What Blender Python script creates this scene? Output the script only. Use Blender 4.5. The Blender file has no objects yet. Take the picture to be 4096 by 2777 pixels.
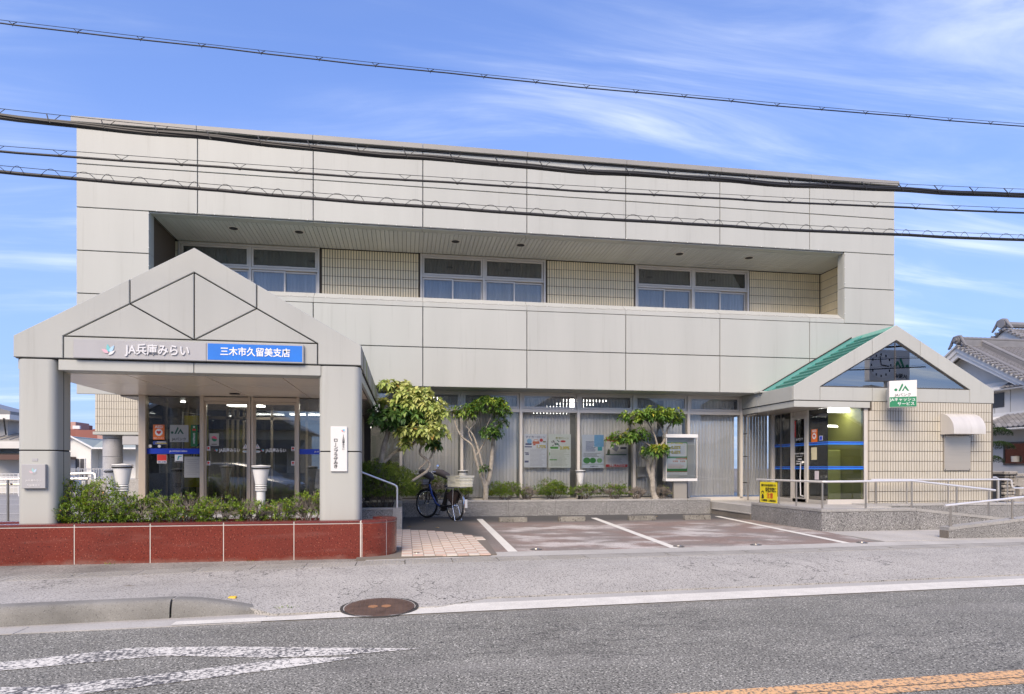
import bpy, bmesh, math, random
from mathutils import Vector, Matrix
R = math.radians
random.seed(7)
scene = bpy.context.scene
COL = scene.collection

# ------------------------------------------------------------------ camera
cam_d = bpy.data.cameras.new('camera')
cam = bpy.data.objects.new('camera', cam_d)
COL.objects.link(cam)
cam.location = (0, 0, 1.30)
cam.rotation_euler = (R(90), 0, R(-9.288))
cam_d.sensor_width = 36
cam_d.lens = 23.0
cam_d.shift_y = 0.1182
cam_d.clip_start = 0.05
cam_d.clip_end = 3000
scene.camera = cam

# ------------------------------------------------------------------ sky
SUN_AZ, SUN_EL = 205.0, 41.0          # compass bearing with +Y north, elevation
world = bpy.data.worlds.new('World')
scene.world = world
world.use_nodes = True
wn = world.node_tree
wn.nodes.clear()
def wnode(t, **k):
    n = wn.nodes.new(t)
    for a, b in k.items(): setattr(n, a, b)
    return n
sky = wnode('ShaderNodeTexSky', sky_type='NISHITA', sun_disc=False)
sky.sun_elevation = R(SUN_EL)
sky.sun_rotation = R(SUN_AZ)
sky.altitude = 0
sky.air_density = 1.0
sky.dust_density = 0.2
sky.ozone_density = 3.0
bg = wnode('ShaderNodeBackground'); bg.inputs[1].default_value = 0.066
wo = wnode('ShaderNodeOutputWorld')
tc = wnode('ShaderNodeTexCoord')
sep = wnode('ShaderNodeSeparateXYZ')
wn.links.new(tc.outputs['Generated'], sep.inputs[0])
def wmath(op, a, b=None, clamp=False):
    n = wnode('ShaderNodeMath', operation=op, use_clamp=clamp)
    for i, x in enumerate((a, b)):
        if x is None: continue
        if isinstance(x, (int, float)): n.inputs[i].default_value = x
        else: wn.links.new(x, n.inputs[i])
    return n.outputs[0]
# high thin cirrus drawn on a flat layer above the place
zz = wmath('MAXIMUM', wmath('ADD', sep.outputs[2], 0.12), 0.05)
comb = wnode('ShaderNodeCombineXYZ')
wn.links.new(wmath('DIVIDE', sep.outputs[0], zz), comb.inputs[0])
wn.links.new(wmath('DIVIDE', sep.outputs[1], zz), comb.inputs[1])
def wnoise(rot, sc, scale, detail, dist, rough=0.6):
    m = wnode('ShaderNodeMapping')
    m.inputs['Rotation'].default_value = (0, 0, R(rot))
    m.inputs['Scale'].default_value = sc
    wn.links.new(comb.outputs[0], m.inputs[0])
    n = wnode('ShaderNodeTexNoise')
    n.inputs['Scale'].default_value = scale
    n.inputs['Detail'].default_value = detail
    n.inputs['Roughness'].default_value = rough
    n.inputs['Distortion'].default_value = dist
    wn.links.new(m.outputs[0], n.inputs['Vector'])
    return n.outputs[0]
def wramp(x, a, b):
    n = wnode('ShaderNodeMapRange', interpolation_type='SMOOTHSTEP')
    n.inputs[1].default_value = a; n.inputs[2].default_value = b
    wn.links.new(x, n.inputs[0])
    return n.outputs[0]
wisps = wramp(wnoise(38, (0.55, 2.6, 1), 1.5, 9, 0.9), 0.40, 0.76)
veil = wramp(wnoise(20, (0.6, 1.0, 1), 0.55, 5, 0.4), 0.38, 0.66)
cl = wmath('MULTIPLY', wmath('ADD', wmath('MULTIPLY', wisps, veil), wmath('MULTIPLY', veil, 0.08)), 0.78, True)
mixc = wnode('ShaderNodeMix', data_type='RGBA')
wn.links.new(cl, mixc.inputs[0])
# a little richer blue than the raw model, as the clear air of the place shows
grade = wnode('ShaderNodeMix', data_type='RGBA', blend_type='MULTIPLY')
grade.inputs[0].default_value = 1.0
grade.inputs[7].default_value = (0.84, 1.04, 1.62, 1)
wn.links.new(sky.outputs[0], grade.inputs[6])
# pale blue haze towards the horizon, the same all the way round
hz = wmath('POWER', wmath('SUBTRACT', 1.0, wmath('MAXIMUM', sep.outputs[2], 0.0), True), 1.7)
hmix = wnode('ShaderNodeMix', data_type='RGBA')
wn.links.new(wmath('MULTIPLY', hz, 0.92), hmix.inputs[0])
wn.links.new(grade.outputs[2], hmix.inputs[6])
hmix.inputs[7].default_value = (2.35, 3.30, 5.35, 1)
wn.links.new(hmix.outputs[2], mixc.inputs[6])
mixc.inputs[7].default_value = (7.2, 7.6, 8.0, 1)
wn.links.new(mixc.outputs[2], bg.inputs[0])
wn.links.new(bg.outputs[0], wo.inputs[0])

# ------------------------------------------------------------------ sun (thin high cloud: wide soft disc)
sd = bpy.data.lights.new('sun', 'SUN')
sd.energy = 2.15
sd.angle = R(38)
sd.color = (1.0, 0.83, 0.62)
sun = bpy.data.objects.new('sun', sd)
COL.objects.link(sun)
az, el = R(SUN_AZ), R(SUN_EL)
to_sun = Vector((math.sin(az) * math.cos(el), math.cos(az) * math.cos(el), math.sin(el)))
sun.rotation_euler = to_sun.to_track_quat('Z', 'Y').to_euler()

# ------------------------------------------------------------------ picture
scene.view_settings.view_transform = 'Standard'
scene.view_settings.look = 'None'
scene.view_settings.exposure = 1.40
scene.view_settings.gamma = 1.0
scene.view_settings.use_curve_mapping = False
scene.render.engine = 'CYCLES'
scene.cycles.max_bounces = 8
scene.cycles.transparent_max_bounces = 16
scene.cycles.glossy_bounces = 4
scene.cycles.caustics_reflective = False
scene.cycles.caustics_refractive = False
scene.cycles.use_denoising = True

# ================================================================== helpers
class MB:
    """collects polygons; build() links them as one mesh object"""
    def __init__(s): s.v = []; s.f = []; s.m = []; s.cur = 0
    def add(s, vs, fs):
        o = len(s.v); s.v += [tuple(x) for x in vs]
        for f in fs: s.f.append([i + o for i in f]); s.m.append(s.cur)
        return s
    def box(s, x0, x1, y0, y1, z0, z1):
        return s.add([(x0,y0,z0),(x1,y0,z0),(x1,y1,z0),(x0,y1,z0),(x0,y0,z1),(x1,y0,z1),(x1,y1,z1),(x0,y1,z1)],
              [(0,3,2,1),(4,5,6,7),(0,1,5,4),(1,2,6,5),(2,3,7,6),(3,0,4,7)])
    def cbox(s, x0, x1, y0, y1, z0, z1, c=0.006):
        """box with all twelve edges chamfered"""
        v = []
        for ax in range(3):
            pass
        P = lambda a, b, d: (a, b, d)
        X = (x0, x1); Y = (y0, y1); Z = (z0, z1); ci = (c, -c)
        idx = {}
        for i in range(2):
            for j in range(2):
                for k in range(2):
                    idx[i,j,k,0] = len(v); v.append((X[i], Y[j]+ci[j], Z[k]+ci[k]))
                    idx[i,j,k,1] = len(v); v.append((X[i]+ci[i], Y[j], Z[k]+ci[k]))
                    idx[i,j,k,2] = len(v); v.append((X[i]+ci[i], Y[j]+ci[j], Z[k]))
        f = []
        g = lambda i,j,k,a: idx[i,j,k,a]
        for i in range(2): f.append([g(i,0,0,0),g(i,1,0,0),g(i,1,1,0),g(i,0,1,0)][::(1 if i else -1)])
        for j in range(2): f.append([g(0,j,0,1),g(1,j,0,1),g(1,j,1,1),g(0,j,1,1)][::(-1 if j else 1)])
        for k in range(2): f.append([g(0,0,k,2),g(1,0,k,2),g(1,1,k,2),g(0,1,k,2)][::(1 if k else -1)])
        for j in range(2):
            for k in range(2): f.append([g(0,j,k,1),g(1,j,k,1),g(1,j,k,2),g(0,j,k,2)])
        for i in range(2):
            for k in range(2): f.append([g(i,0,k,0),g(i,1,k,0),g(i,1,k,2),g(i,0,k,2)])
        for i in range(2):
            for j in range(2): f.append([g(i,j,0,0),g(i,j,1,0),g(i,j,1,1),g(i,j,0,1)])
        for i in range(2):
            for j in range(2):
                for k in range(2): f.append([g(i,j,k,0),g(i,j,k,1),g(i,j,k,2)])
        return s.add(v, f)
    def prism(s, pts, axis, a, b, c=0.0):
        """polygon pts in the two other axes, extruded along axis from a to b; c chamfers the a side"""
        n = len(pts)
        def put(p, h):
            return (p[0], h, p[1]) if axis == 'y' else ((h, p[0], p[1]) if axis == 'x' else (p[0], p[1], h))
        if c:
            cx = sum(p[0] for p in pts)/n; cy = sum(p[1] for p in pts)/n
            area = sum(pts[i][0]*pts[(i+1)%n][1]-pts[(i+1)%n][0]*pts[i][1] for i in range(n))
            sg = 1 if area > 0 else -1
            ins = []
            for i in range(n):
                p0, p1, p2 = Vector(pts[i-1]), Vector(pts[i]), Vector(pts[(i+1)%n])
                e1 = (p1-p0).normalized(); e2 = (p2-p1).normalized()
                n1 = Vector((-e1.y, e1.x))*sg; n2 = Vector((-e2.y, e2.x))*sg
                m = (n1+n2); d = m.length_squared
                m = m*(2/d) if d > 1e-6 else n1
                if m.length > 3: m = m.normalized()*3
                ins.append(tuple(p1 + m*c))
            dirn = 1 if b > a else -1
            rings = [[put(p, a) for p in ins], [put(p, a+dirn*c) for p in pts], [put(p, b) for p in pts]]
        else:
            rings = [[put(p, a) for p in pts], [put(p, b) for p in pts]]
        v = [x for r in rings for x in r]; f = [tuple(range(n)), tuple(range(len(v)-1, len(v)-n-1, -1))]
        for r in range(len(rings)-1):
            for i in range(n):
                j = (i+1) % n
                f.append((r*n+i, (r+1)*n+i, (r+1)*n+j, r*n+j))
        return s.add(v, f)
    def tube(s, pts, r, n=8, cap=True):
        """round tube along pts; r a number or one per point"""
        P = [Vector(p) for p in pts]; k = len(P)
        rr = [r]*k if isinstance(r, (int, float)) else r
        up = None; vs = []
        for i in range(k):
            t = (P[min(i+1,k-1)]-P[max(i-1,0)]).normalized()
            if up is None:
                up = Vector((0,0,1)) if abs(t.z) < 0.9 else Vector((1,0,0))
            a = (up - t*up.dot(t)).normalized(); b = t.cross(a); up = a
            for j in range(n):
                q = 2*math.pi*j/n
                vs.append(P[i]+(a*math.cos(q)+b*math.sin(q))*rr[i])
        fs = [(i*n+j, i*n+(j+1)%n, (i+1)*n+(j+1)%n, (i+1)*n+j) for i in range(k-1) for j in range(n)]
        if cap: fs += [tuple(range(n-1,-1,-1)), tuple(range((k-1)*n, k*n))]
        return s.add(vs, fs)
    def lathe(s, prof, c, n=20, ax='z'):
        """profile (radius, height) spun round c"""
        vs = []; k = len(prof)
        for r, h in prof:
            for j in range(n):
                q = 2*math.pi*j/n; a, b = r*math.cos(q), r*math.sin(q)
                vs.append((c[0]+a, c[1]+b, c[2]+h) if ax == 'z' else ((c[0]+a, c[1]+h, c[2]+b) if ax == 'y' else (c[0]+h, c[1]+a, c[2]+b)))
        fs = [(i*n+j, i*n+(j+1)%n, (i+1)*n+(j+1)%n, (i+1)*n+j) for i in range(k-1) for j in range(n)]
        fs += [tuple(range(n-1,-1,-1)), tuple(range((k-1)*n, k*n))]
        return s.add(vs, fs)
    def quad(s, a, b, c, d): return s.add([a,b,c,d], [(0,1,2,3)])
    def mesh(s, name, mats, smooth=False):
        me = bpy.data.meshes.new(name); me.from_pydata(s.v, [], s.f)
        for m in (mats if isinstance(mats, (list, tuple)) else [mats]): me.materials.append(m)
        if any(s.m): me.polygons.foreach_set('material_index', s.m)
        bm = bmesh.new(); bm.from_mesh(me); bmesh.ops.recalc_face_normals(bm, faces=bm.faces); bm.to_mesh(me); bm.free()
        if smooth:
            me.polygons.foreach_set('use_smooth', [True]*len(me.polygons))
            try: me.set_sharp_from_angle(angle=R(38))
            except Exception: pass
        me.update(); return me
    def build(s, name, mats, parent=None, smooth=False, **k):
        return link(name, s.mesh(name, mats, smooth), parent, **k)

def link(name, data, parent=None, loc=None, **k):
    """world-space mesh under parent: roots sit at their base, parts undo the offset"""
    o = bpy.data.objects.new(name, data); COL.objects.link(o)
    l = Vector(loc or (0,0,0))
    if parent is not None:
        o.parent = parent
        if parent.parent is None: l = l - parent.location
        elif parent.get('_loc') is not None: l = l - Vector(parent['_loc'])
    o.location = l
    for a, b in k.items(): o[a] = b
    return o
def thing(name, label, cat, loc, group=None):
    o = bpy.data.objects.new(name, None); COL.objects.link(o); o.location = loc
    o.empty_display_size = 0.2
    o['label'] = label; o['category'] = cat
    if group: o['group'] = group
    return o
def tag(o, label, cat, group=None):
    o['label'] = label; o['category'] = cat
    if group: o['group'] = group
    return o
def struct(o): o['kind'] = 'structure'; return o
def group_empty(name, parent):
    o = bpy.data.objects.new(name, None); COL.objects.link(o); o.parent = parent
    o.location = -parent.location
    return o
def copies(root, loc, label=None):
    """a copy of a thing, its parts and sub-parts, moved to loc"""
    def cp(o, par):
        c = o.copy(); COL.objects.link(c); c.parent = par
        for ch in o.children: cp(ch, c)
        return c
    r = cp(root, None); r.location = loc
    if label: r['label'] = label
    return r

# ------------------------------------------------------------------ lettering
def text_mesh(body, size, extrude=0.0, bold=0.0, align='CENTER', spacing=1.0, line=1.0):
    c = bpy.data.curves.new('t', 'FONT'); c.body = body; c.size = size; c.extrude = extrude; c.offset = bold
    c.align_x = align; c.align_y = 'CENTER'; c.space_character = spacing; c.space_line = line; c.resolution_u = 3
    o = bpy.data.objects.new('t', c); COL.objects.link(o)
    dg = bpy.context.evaluated_depsgraph_get(); dg.update()
    me = bpy.data.meshes.new_from_object(o.evaluated_get(dg))
    bpy.data.objects.remove(o); bpy.data.curves.remove(c)
    return me
def text(name, body, size, pos, mat, parent=None, face='-y', extrude=0.0015, bold=0.0, width=None, align='CENTER', spacing=1.0, line=1.0, sx=1.0):
    """lettering that stands on a face looking towards -y, -x or up"""
    me = text_mesh(body, size, extrude, bold, align, spacing, line)
    xs = [v.co.x for v in me.vertices] or [0]
    if width: sx = width/max(1e-6, max(xs)-min(xs))
    rot = {'-y': Matrix.Rotation(R(90),4,'X'), '-x': Matrix.Rotation(R(-90),4,'Z') @ Matrix.Rotation(R(90),4,'X'), 'up': Matrix.Identity(4), '+y': Matrix.Rotation(R(180),4,'Z') @ Matrix.Rotation(R(90),4,'X')}[face]
    me.transform(Matrix.Translation(pos) @ rot @ Matrix.Diagonal((sx,1,1,1)))
    me.materials.clear(); me.materials.append(mat)
    return link(name, me, parent)

# ================================================================== materials
MATS = {}
def mat(name, col, rough=0.6, metal=0.0, spec=0.5, var=0.0, vscale=3.0, stretch=(1,1,1), bump=0.0, bscale=60.0, fine=0.0, fscale=120.0, obj=0.0, coat=0.0, trans=0.0):
    """Principled with world-space mottling (var), fine grain (fine), relief (bump), per-piece shift (obj)"""
    m = bpy.data.materials.new(name); m.use_nodes = True
    nt = m.node_tree; b = nt.nodes['Principled BSDF']; L = nt.links
    b.inputs['Roughness'].default_value = rough
    b.inputs['Metallic'].default_value = metal
    b.inputs['Specular IOR Level'].default_value = spec
    if coat: b.inputs['Coat Weight'].default_value = coat
    src = None
    base = nt.nodes.new('ShaderNodeRGB'); base.outputs[0].default_value = (*col, 1); src = base.outputs[0]
    geo = nt.nodes.new('ShaderNodeNewGeometry')
    mp = nt.nodes.new('ShaderNodeMapping'); mp.inputs['Scale'].default_value = stretch
    L.new(geo.outputs['Position'], mp.inputs[0])
    def noise(scale, detail, vec):
        n = nt.nodes.new('ShaderNodeTexNoise'); n.inputs['Scale'].default_value = scale; n.inputs['Detail'].default_value = detail
        L.new(vec, n.inputs['Vector']); return n.outputs[0]
    def shade(src, fac, amt):
        mr = nt.nodes.new('ShaderNodeMapRange'); mr.inputs[1].default_value = 0.25; mr.inputs[2].default_value = 0.75
        mr.inputs[3].default_value = 1-amt; mr.inputs[4].default_value = 1+amt
        L.new(fac, mr.inputs[0])
        h = nt.nodes.new('ShaderNodeVectorMath'); h.operation = 'SCALE'
        L.new(src, h.inputs[0]); L.new(mr.outputs[0], h.inputs['Scale']); return h.outputs[0]
    if var: src = shade(src, noise(vscale, 4, mp.outputs[0]), var)
    if fine: src = shade(src, noise(fscale, 2, geo.outputs['Position']), fine)
    if obj:
        oi = nt.nodes.new('ShaderNodeObjectInfo'); src = shade(src, oi.outputs['Random'], obj)
    L.new(src, b.inputs['Base Color'])
    if bump:
        bp = nt.nodes.new('ShaderNodeBump'); bp.inputs['Strength'].default_value = bump; bp.inputs['Distance'].default_value = 0.01
        L.new(noise(bscale, 3, geo.outputs['Position']), bp.inputs['Height']); L.new(bp.outputs[0], b.inputs['Normal'])
    MATS[name] = m
    return m
def nodes(m): return m.node_tree, m.node_tree.nodes['Principled BSDF'], m.node_tree.links
def ramp2(nt, fac, a, b):
    n = nt.nodes.new('ShaderNodeMapRange'); n.interpolation_type = 'SMOOTHSTEP'
    n.inputs[1].default_value = a; n.inputs[2].default_value = b; nt.links.new(fac, n.inputs[0]); return n.outputs[0]
def pos_noise(nt, scale, detail=3, stretch=(1,1,1), kind='noise', rough=0.5, off=(0,0,0)):
    g = nt.nodes.new('ShaderNodeNewGeometry'); mp = nt.nodes.new('ShaderNodeMapping'); mp.inputs['Scale'].default_value = stretch; mp.inputs['Location'].default_value = off
    nt.links.new(g.outputs['Position'], mp.inputs[0])
    if kind == 'noise':
        n = nt.nodes.new('ShaderNodeTexNoise'); n.inputs['Detail'].default_value = detail; n.inputs['Roughness'].default_value = rough
    else:
        n = nt.nodes.new('ShaderNodeTexVoronoi'); n.feature = kind
    n.inputs['Scale'].default_value = scale
    nt.links.new(mp.outputs[0], n.inputs['Vector'])
    return n.outputs[0]
def mixcol(nt, fac, a, b):
    n = nt.nodes.new('ShaderNodeMix'); n.data_type = 'RGBA'
    if isinstance(fac, float): n.inputs[0].default_value = fac
    else: nt.links.new(fac, n.inputs[0])
    for i, c in ((6, a), (7, b)):
        if isinstance(c, tuple): n.inputs[i].default_value = (*c, 1)
        else: nt.links.new(c, n.inputs[i])
    return n.outputs[2]
def speckled(name, base, dark, light, scale, rough=0.55, bump=0.15, blotch=0.12, spec=0.4, dk=(0.60,0.66), lt=(0.62,0.70)):
    """crushed-stone look: dark and light grains over a mottled base"""
    m = mat(name, base, rough, spec=spec); nt, b, L = nodes(m)
    c = mixcol(nt, ramp2(nt, pos_noise(nt, scale, 2), *dk), base, dark)
    c = mixcol(nt, ramp2(nt, pos_noise(nt, scale*1.3, 2, off=(7.3,2.1,4.4)), *lt), c, light)
    h = nt.nodes.new('ShaderNodeVectorMath'); h.operation = 'SCALE'
    mr = nt.nodes.new('ShaderNodeMapRange'); mr.inputs[1].default_value = 0.3; mr.inputs[2].default_value = 0.7
    mr.inputs[3].default_value = 1-blotch; mr.inputs[4].default_value = 1+blotch
    L.new(pos_noise(nt, 1.3, 5, rough=0.6), mr.inputs[0]); L.new(c, h.inputs[0]); L.new(mr.outputs[0], h.inputs['Scale'])
    L.new(h.outputs[0], b.inputs['Base Color'])
    if bump:
        bp = nt.nodes.new('ShaderNodeBump'); bp.inputs['Strength'].default_value = bump; bp.inputs['Distance'].default_value = 0.004
        L.new(pos_noise(nt, scale*0.8, 2), bp.inputs['Height']); L.new(bp.outputs[0], b.inputs['Normal'])
    return m

panel_m = mat('coated_panel', (0.402,0.410,0.384), 0.42, spec=0.35, var=0.05, vscale=1.1, stretch=(1.6,1,0.22), obj=0.018)
cap_m = mat('parapet_metal', (0.27,0.26,0.24), 0.45, var=0.06, vscale=2, obj=0.02)
nt, b, L = nodes(panel_m)
src = b.inputs['Base Color'].links[0].from_socket
stk = ramp2(nt, pos_noise(nt, 5.0, 5, (2.2,1,0.10), rough=0.65), 0.54, 0.74)
k_ = nt.nodes.new('ShaderNodeMath'); k_.operation = 'MULTIPLY'; k_.inputs[1].default_value = 0.16; L.new(stk, k_.inputs[0])
L.new(mixcol(nt, k_.outputs[0], src, (0.17,0.16,0.135)), b.inputs['Base Color'])
dark_m = mat('dark_backing', (0.02,0.02,0.02), 0.9)
joint_m = mat('sealant', (0.03,0.028,0.026), 0.8)
body_m = mat('render_body', (0.62,0.60,0.56), 0.8, var=0.05)
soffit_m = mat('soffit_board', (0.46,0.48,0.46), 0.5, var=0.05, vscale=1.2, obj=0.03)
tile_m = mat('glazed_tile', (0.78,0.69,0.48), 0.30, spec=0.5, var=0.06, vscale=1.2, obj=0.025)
tile_w = mat('glazed_tile_pale', (0.49,0.458,0.385), 0.32, spec=0.5, var=0.04, vscale=2.0, obj=0.02)
grout_m = mat('grout', (0.085,0.07,0.054), 0.9)
alu_m = mat('aluminium', (0.60,0.565,0.51), 0.38, metal=0.2, var=0.05, vscale=2.5)
alu_b = mat('bronze_aluminium', (0.56,0.465,0.36), 0.33, metal=0.35, var=0.06, vscale=3, stretch=(1,1,0.3))
white_m = mat('white_enamel', (0.66,0.66,0.65), 0.35, var=0.02)
blind_m = mat('blind_fabric', (0.80,0.79,0.77), 0.8, obj=0.05)
blind_l = mat('blind_light', (0.64,0.64,0.63), 0.8, obj=0.08)
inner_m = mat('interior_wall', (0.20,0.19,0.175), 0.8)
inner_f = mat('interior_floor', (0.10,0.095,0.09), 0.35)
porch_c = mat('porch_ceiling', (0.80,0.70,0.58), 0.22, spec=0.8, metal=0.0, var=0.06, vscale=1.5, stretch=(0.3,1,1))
steel_m = mat('stainless', (0.80,0.78,0.75), 0.30, metal=0.5, var=0.05, vscale=4)
steel_p = mat('stainless_post', (0.50,0.46,0.40), 0.30, metal=0.9, var=0.05, vscale=4)
black_m = mat('black_rubber', (0.015,0.015,0.016), 0.5)
conc_m = speckled('concrete', (0.36,0.345,0.32), (0.22,0.21,0.20), (0.46,0.45,0.42), 55, 0.85, 0.25)
asph_m = speckled('asphalt', (0.205,0.203,0.180), (0.046,0.046,0.041), (0.58,0.57,0.51), 62, 0.85, 0.5, 0.16, dk=(0.50,0.60), lt=(0.60,0.67))
walk_m = speckled('pavement_asphalt', (0.370,0.358,0.330), (0.12,0.117,0.110), (0.58,0.565,0.53), 60, 0.85, 0.45, 0.12, dk=(0.54,0.64), lt=(0.60,0.68))
gran_m = speckled('grey_granite', (0.225,0.221,0.213), (0.085,0.083,0.082), (0.44,0.435,0.42), 48, 0.5, 0.0, 0.14, dk=(0.54,0.60), lt=(0.58,0.65))
gran_c = speckled('granite_coping', (0.335,0.327,0.31), (0.20,0.195,0.19), (0.52,0.50,0.47), 42, 0.5, 0.0, 0.16)
gran_r = speckled('red_granite', (0.150,0.026,0.016), (0.065,0.015,0.011), (0.28,0.085,0.052), 48, 0.24, 0.0, 0.16, spec=0.5)
gran_rc = speckled('red_granite_coping', (0.145,0.034,0.030), (0.07,0.02,0.02), (0.26,0.10,0.085), 48, 0.22, 0.0, 0.14, spec=0.5)
mortar_m = mat('white_mortar', (0.55,0.52,0.48), 0.9, var=0.12, vscale=12)
kerb_m = speckled('kerb_concrete', (0.20,0.197,0.182), (0.135,0.132,0.122), (0.27,0.265,0.25), 90, 0.9, 0.4, 0.34)
soil_m = mat('soil', (0.045,0.032,0.022), 0.95, var=0.3, vscale=12, bump=0.6, bscale=40)
bark_m = mat('pale_bark', (0.33,0.30,0.255), 0.9, var=0.40, vscale=16, bump=0.9, bscale=35)
twig_m = mat('grey_twig', (0.20,0.175,0.15), 0.9, var=0.2, vscale=20)
text_b = mat('black_print', (0.012,0.012,0.013), 0.5)
text_w = mat('white_print', (0.78,0.78,0.78), 0.4)
text_g = mat('green_print', (0.015,0.19,0.085), 0.4)
text_r = mat('red_print', (0.55,0.03,0.02), 0.45)
text_y = mat('yellow_print', (0.72,0.60,0.04), 0.45)
text_n = mat('navy_print', (0.03,0.06,0.22), 0.5)
paper_m = mat('paper', (0.84,0.84,0.83), 0.6)
blue_m = mat('blue_sign', (0.012,0.165,0.62), 0.35, var=0.07, vscale=5)
band_m = mat('blue_film', (0.012,0.05,0.52), 0.3)
band_l = mat('light_blue_film', (0.02,0.20,0.75), 0.3)
orange_m = mat('orange_sticker', (0.72,0.16,0.02), 0.4)
yel_m = mat('yellow_cloth', (0.80,0.66,0.02), 0.55)
teal_m = mat('teal_print', (0.06,0.42,0.48), 0.45)
sky_p = mat('sky_print', (0.22,0.50,0.78), 0.45)
pink_m = mat('pink_print', (0.66,0.10,0.20), 0.45)
sign_s = mat('silver_board', (0.36,0.36,0.37), 0.5, metal=0.0, var=0.06, vscale=3, stretch=(1,1,0.4))
roof_g = mat('green_roof', (0.028,0.165,0.135), 0.42, var=0.06, vscale=2, obj=0.05)
wire_m = mat('cable_sheath', (0.012,0.012,0.013), 0.55)
wire_b = mat('messenger_wire', (0.02,0.019,0.018), 0.55)
def emis(name, col, st):
    m = bpy.data.materials.new(name); m.use_nodes = True; b = m.node_tree.nodes['Principled BSDF']
    b.inputs['Base Color'].default_value = (0.8,0.8,0.8,1); b.inputs['Emission Color'].default_value = (*col,1); b.inputs['Emission Strength'].default_value = st
    return m
lamp_on = emis('lit_tube', (1,0.97,0.9), 7.0)
def glass(name, tint, ior=1.9, extra=0.03, rough=0.0, refl=(0.92,0.94,0.95)):
    m = bpy.data.materials.new(name); m.use_nodes = True; nt = m.node_tree; nt.nodes.clear()
    o = nt.nodes.new('ShaderNodeOutputMaterial'); t = nt.nodes.new('ShaderNodeBsdfTransparent'); t.inputs[0].default_value = (*tint,1)
    g = nt.nodes.new('ShaderNodeBsdfGlossy'); g.inputs['Roughness'].default_value = rough; g.inputs['Color'].default_value = (*refl,1)
    fr = nt.nodes.new('ShaderNodeFresnel'); fr.inputs[0].default_value = ior
    ad = nt.nodes.new('ShaderNodeMath'); ad.operation = 'ADD'; ad.use_clamp = True; ad.inputs[1].default_value = extra
    nt.links.new(fr.outputs[0], ad.inputs[0])
    mx = nt.nodes.new('ShaderNodeMixShader'); nt.links.new(ad.outputs[0], mx.inputs[0]); nt.links.new(t.outputs[0], mx.inputs[1]); nt.links.new(g.outputs[0], mx.inputs[2])
    nt.links.new(mx.outputs[0], o.inputs[0]); return m
glass_m = glass('window_glass', (0.95,0.955,0.95), 1.48, 0.01)
glass_d = glass('tinted_glass', (0.74,0.75,0.74), 1.9, 0.03)
glass_a = glass('clear_acrylic', (0.90,0.92,0.92), 1.5, 0.0)
frost_m = glass('mirror_film_glass', (0.88,0.89,0.89), 1.65, 0.02, 0.02, (0.85,0.80,0.74))
# ================================================================== ground, road, pavement, parking lot
def edge(x): return 5.84 + 0.055*x                 # kerb-side edge of the carriageway
DL = [(-60,-1.4),(-14,6.0),(-6,7.40),(-4.207,7.666),(-2.968,7.868),(-1.795,8.074),(-0.364,8.219),(1.206,8.334),(4.696,8.43),(6.907,8.57),(9.368,8.66),(14,8.85),(60,10.9)]
def lerp_pts(P, x):
    for (a,ya),(b,yb) in zip(P, P[1:]):
        if x <= b: return ya+(yb-ya)*(x-a)/(b-a)
    return P[-1][1]
def dl(x): return lerp_pts(DL, x)                   # street side of the drain covers
def zf(x):                                          # pavement level at the kerb
    return 0.15 if x < -2.0 else (0.012 if x > -1.15 else 0.15-0.138*(x+2.0)/0.85)
def zb(x): return 0.10
g = MB().quad((-900,-900,-0.05),(900,-900,-0.05),(900,1500,-0.05),(-900,1500,-0.05)).build('ground', mat('far_ground', (0.19,0.18,0.165), 0.95, var=0.2, vscale=0.3)); struct(g)

m = asph_m; nt, b, L = nodes(m)
# long thin cracks along the carriageway
src = b.inputs['Base Color'].links[0].from_socket
ck = pos_noise(nt, 1.0, 6, (0.55,1.6,1), rough=0.65, off=(3,1.7,0))
d = nt.nodes.new('ShaderNodeMath'); d.operation = 'SUBTRACT'; d.inputs[1].default_value = 0.5; L.new(ck, d.inputs[0])
a_ = nt.nodes.new('ShaderNodeMath'); a_.operation = 'ABSOLUTE'; L.new(d.outputs[0], a_.inputs[0])
crk = ramp2(nt, a_.outputs[0], 0.0060, 0.0)
msk = nt.nodes.new('ShaderNodeMath'); msk.operation = 'MULTIPLY'; L.new(crk, msk.inputs[0]); L.new(ramp2(nt, pos_noise(nt, 0.35, 2, off=(9,4,0)), 0.44, 0.56), msk.inputs[1])
c0 = mixcol(nt, msk.outputs[0], src, (0.03,0.03,0.03))
# wheel tracks worn smoother and paler, darker oil line between them, an old patch
lane = pos_noise(nt, 0.9, 3, (0.10,1.15,1), off=(0,0.35,0))
tr_ = ramp2(nt, lane, 0.52, 0.66); k1 = nt.nodes.new('ShaderNodeMath'); k1.operation='MULTIPLY'; k1.inputs[1].default_value=0.22; L.new(tr_, k1.inputs[0])
c0 = mixcol(nt, k1.outputs[0], c0, (0.33,0.32,0.295))
oil = ramp2(nt, pos_noise(nt, 1.7, 4, (0.5,1.2,1), off=(4,2,0)), 0.60, 0.74); k2 = nt.nodes.new('ShaderNodeMath'); k2.operation='MULTIPLY'; k2.inputs[1].default_value=0.40; L.new(oil, k2.inputs[0])
L.new(mixcol(nt, k2.outputs[0], c0, (0.10,0.098,0.09)), b.inputs['Base Color'])
r = MB()
xs = [-80,-40,-20,-12,-8,-6,-4,-2,0,2,4,6,8,12,20,40,80]
for a, c in zip(xs, xs[1:]):
    r.quad((a,1.0+0.055*a,0),(c,1.0+0.055*c,0),(c,edge(c),0),(a,edge(a),0))
road = struct(r.build('road', asph_m))

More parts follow.
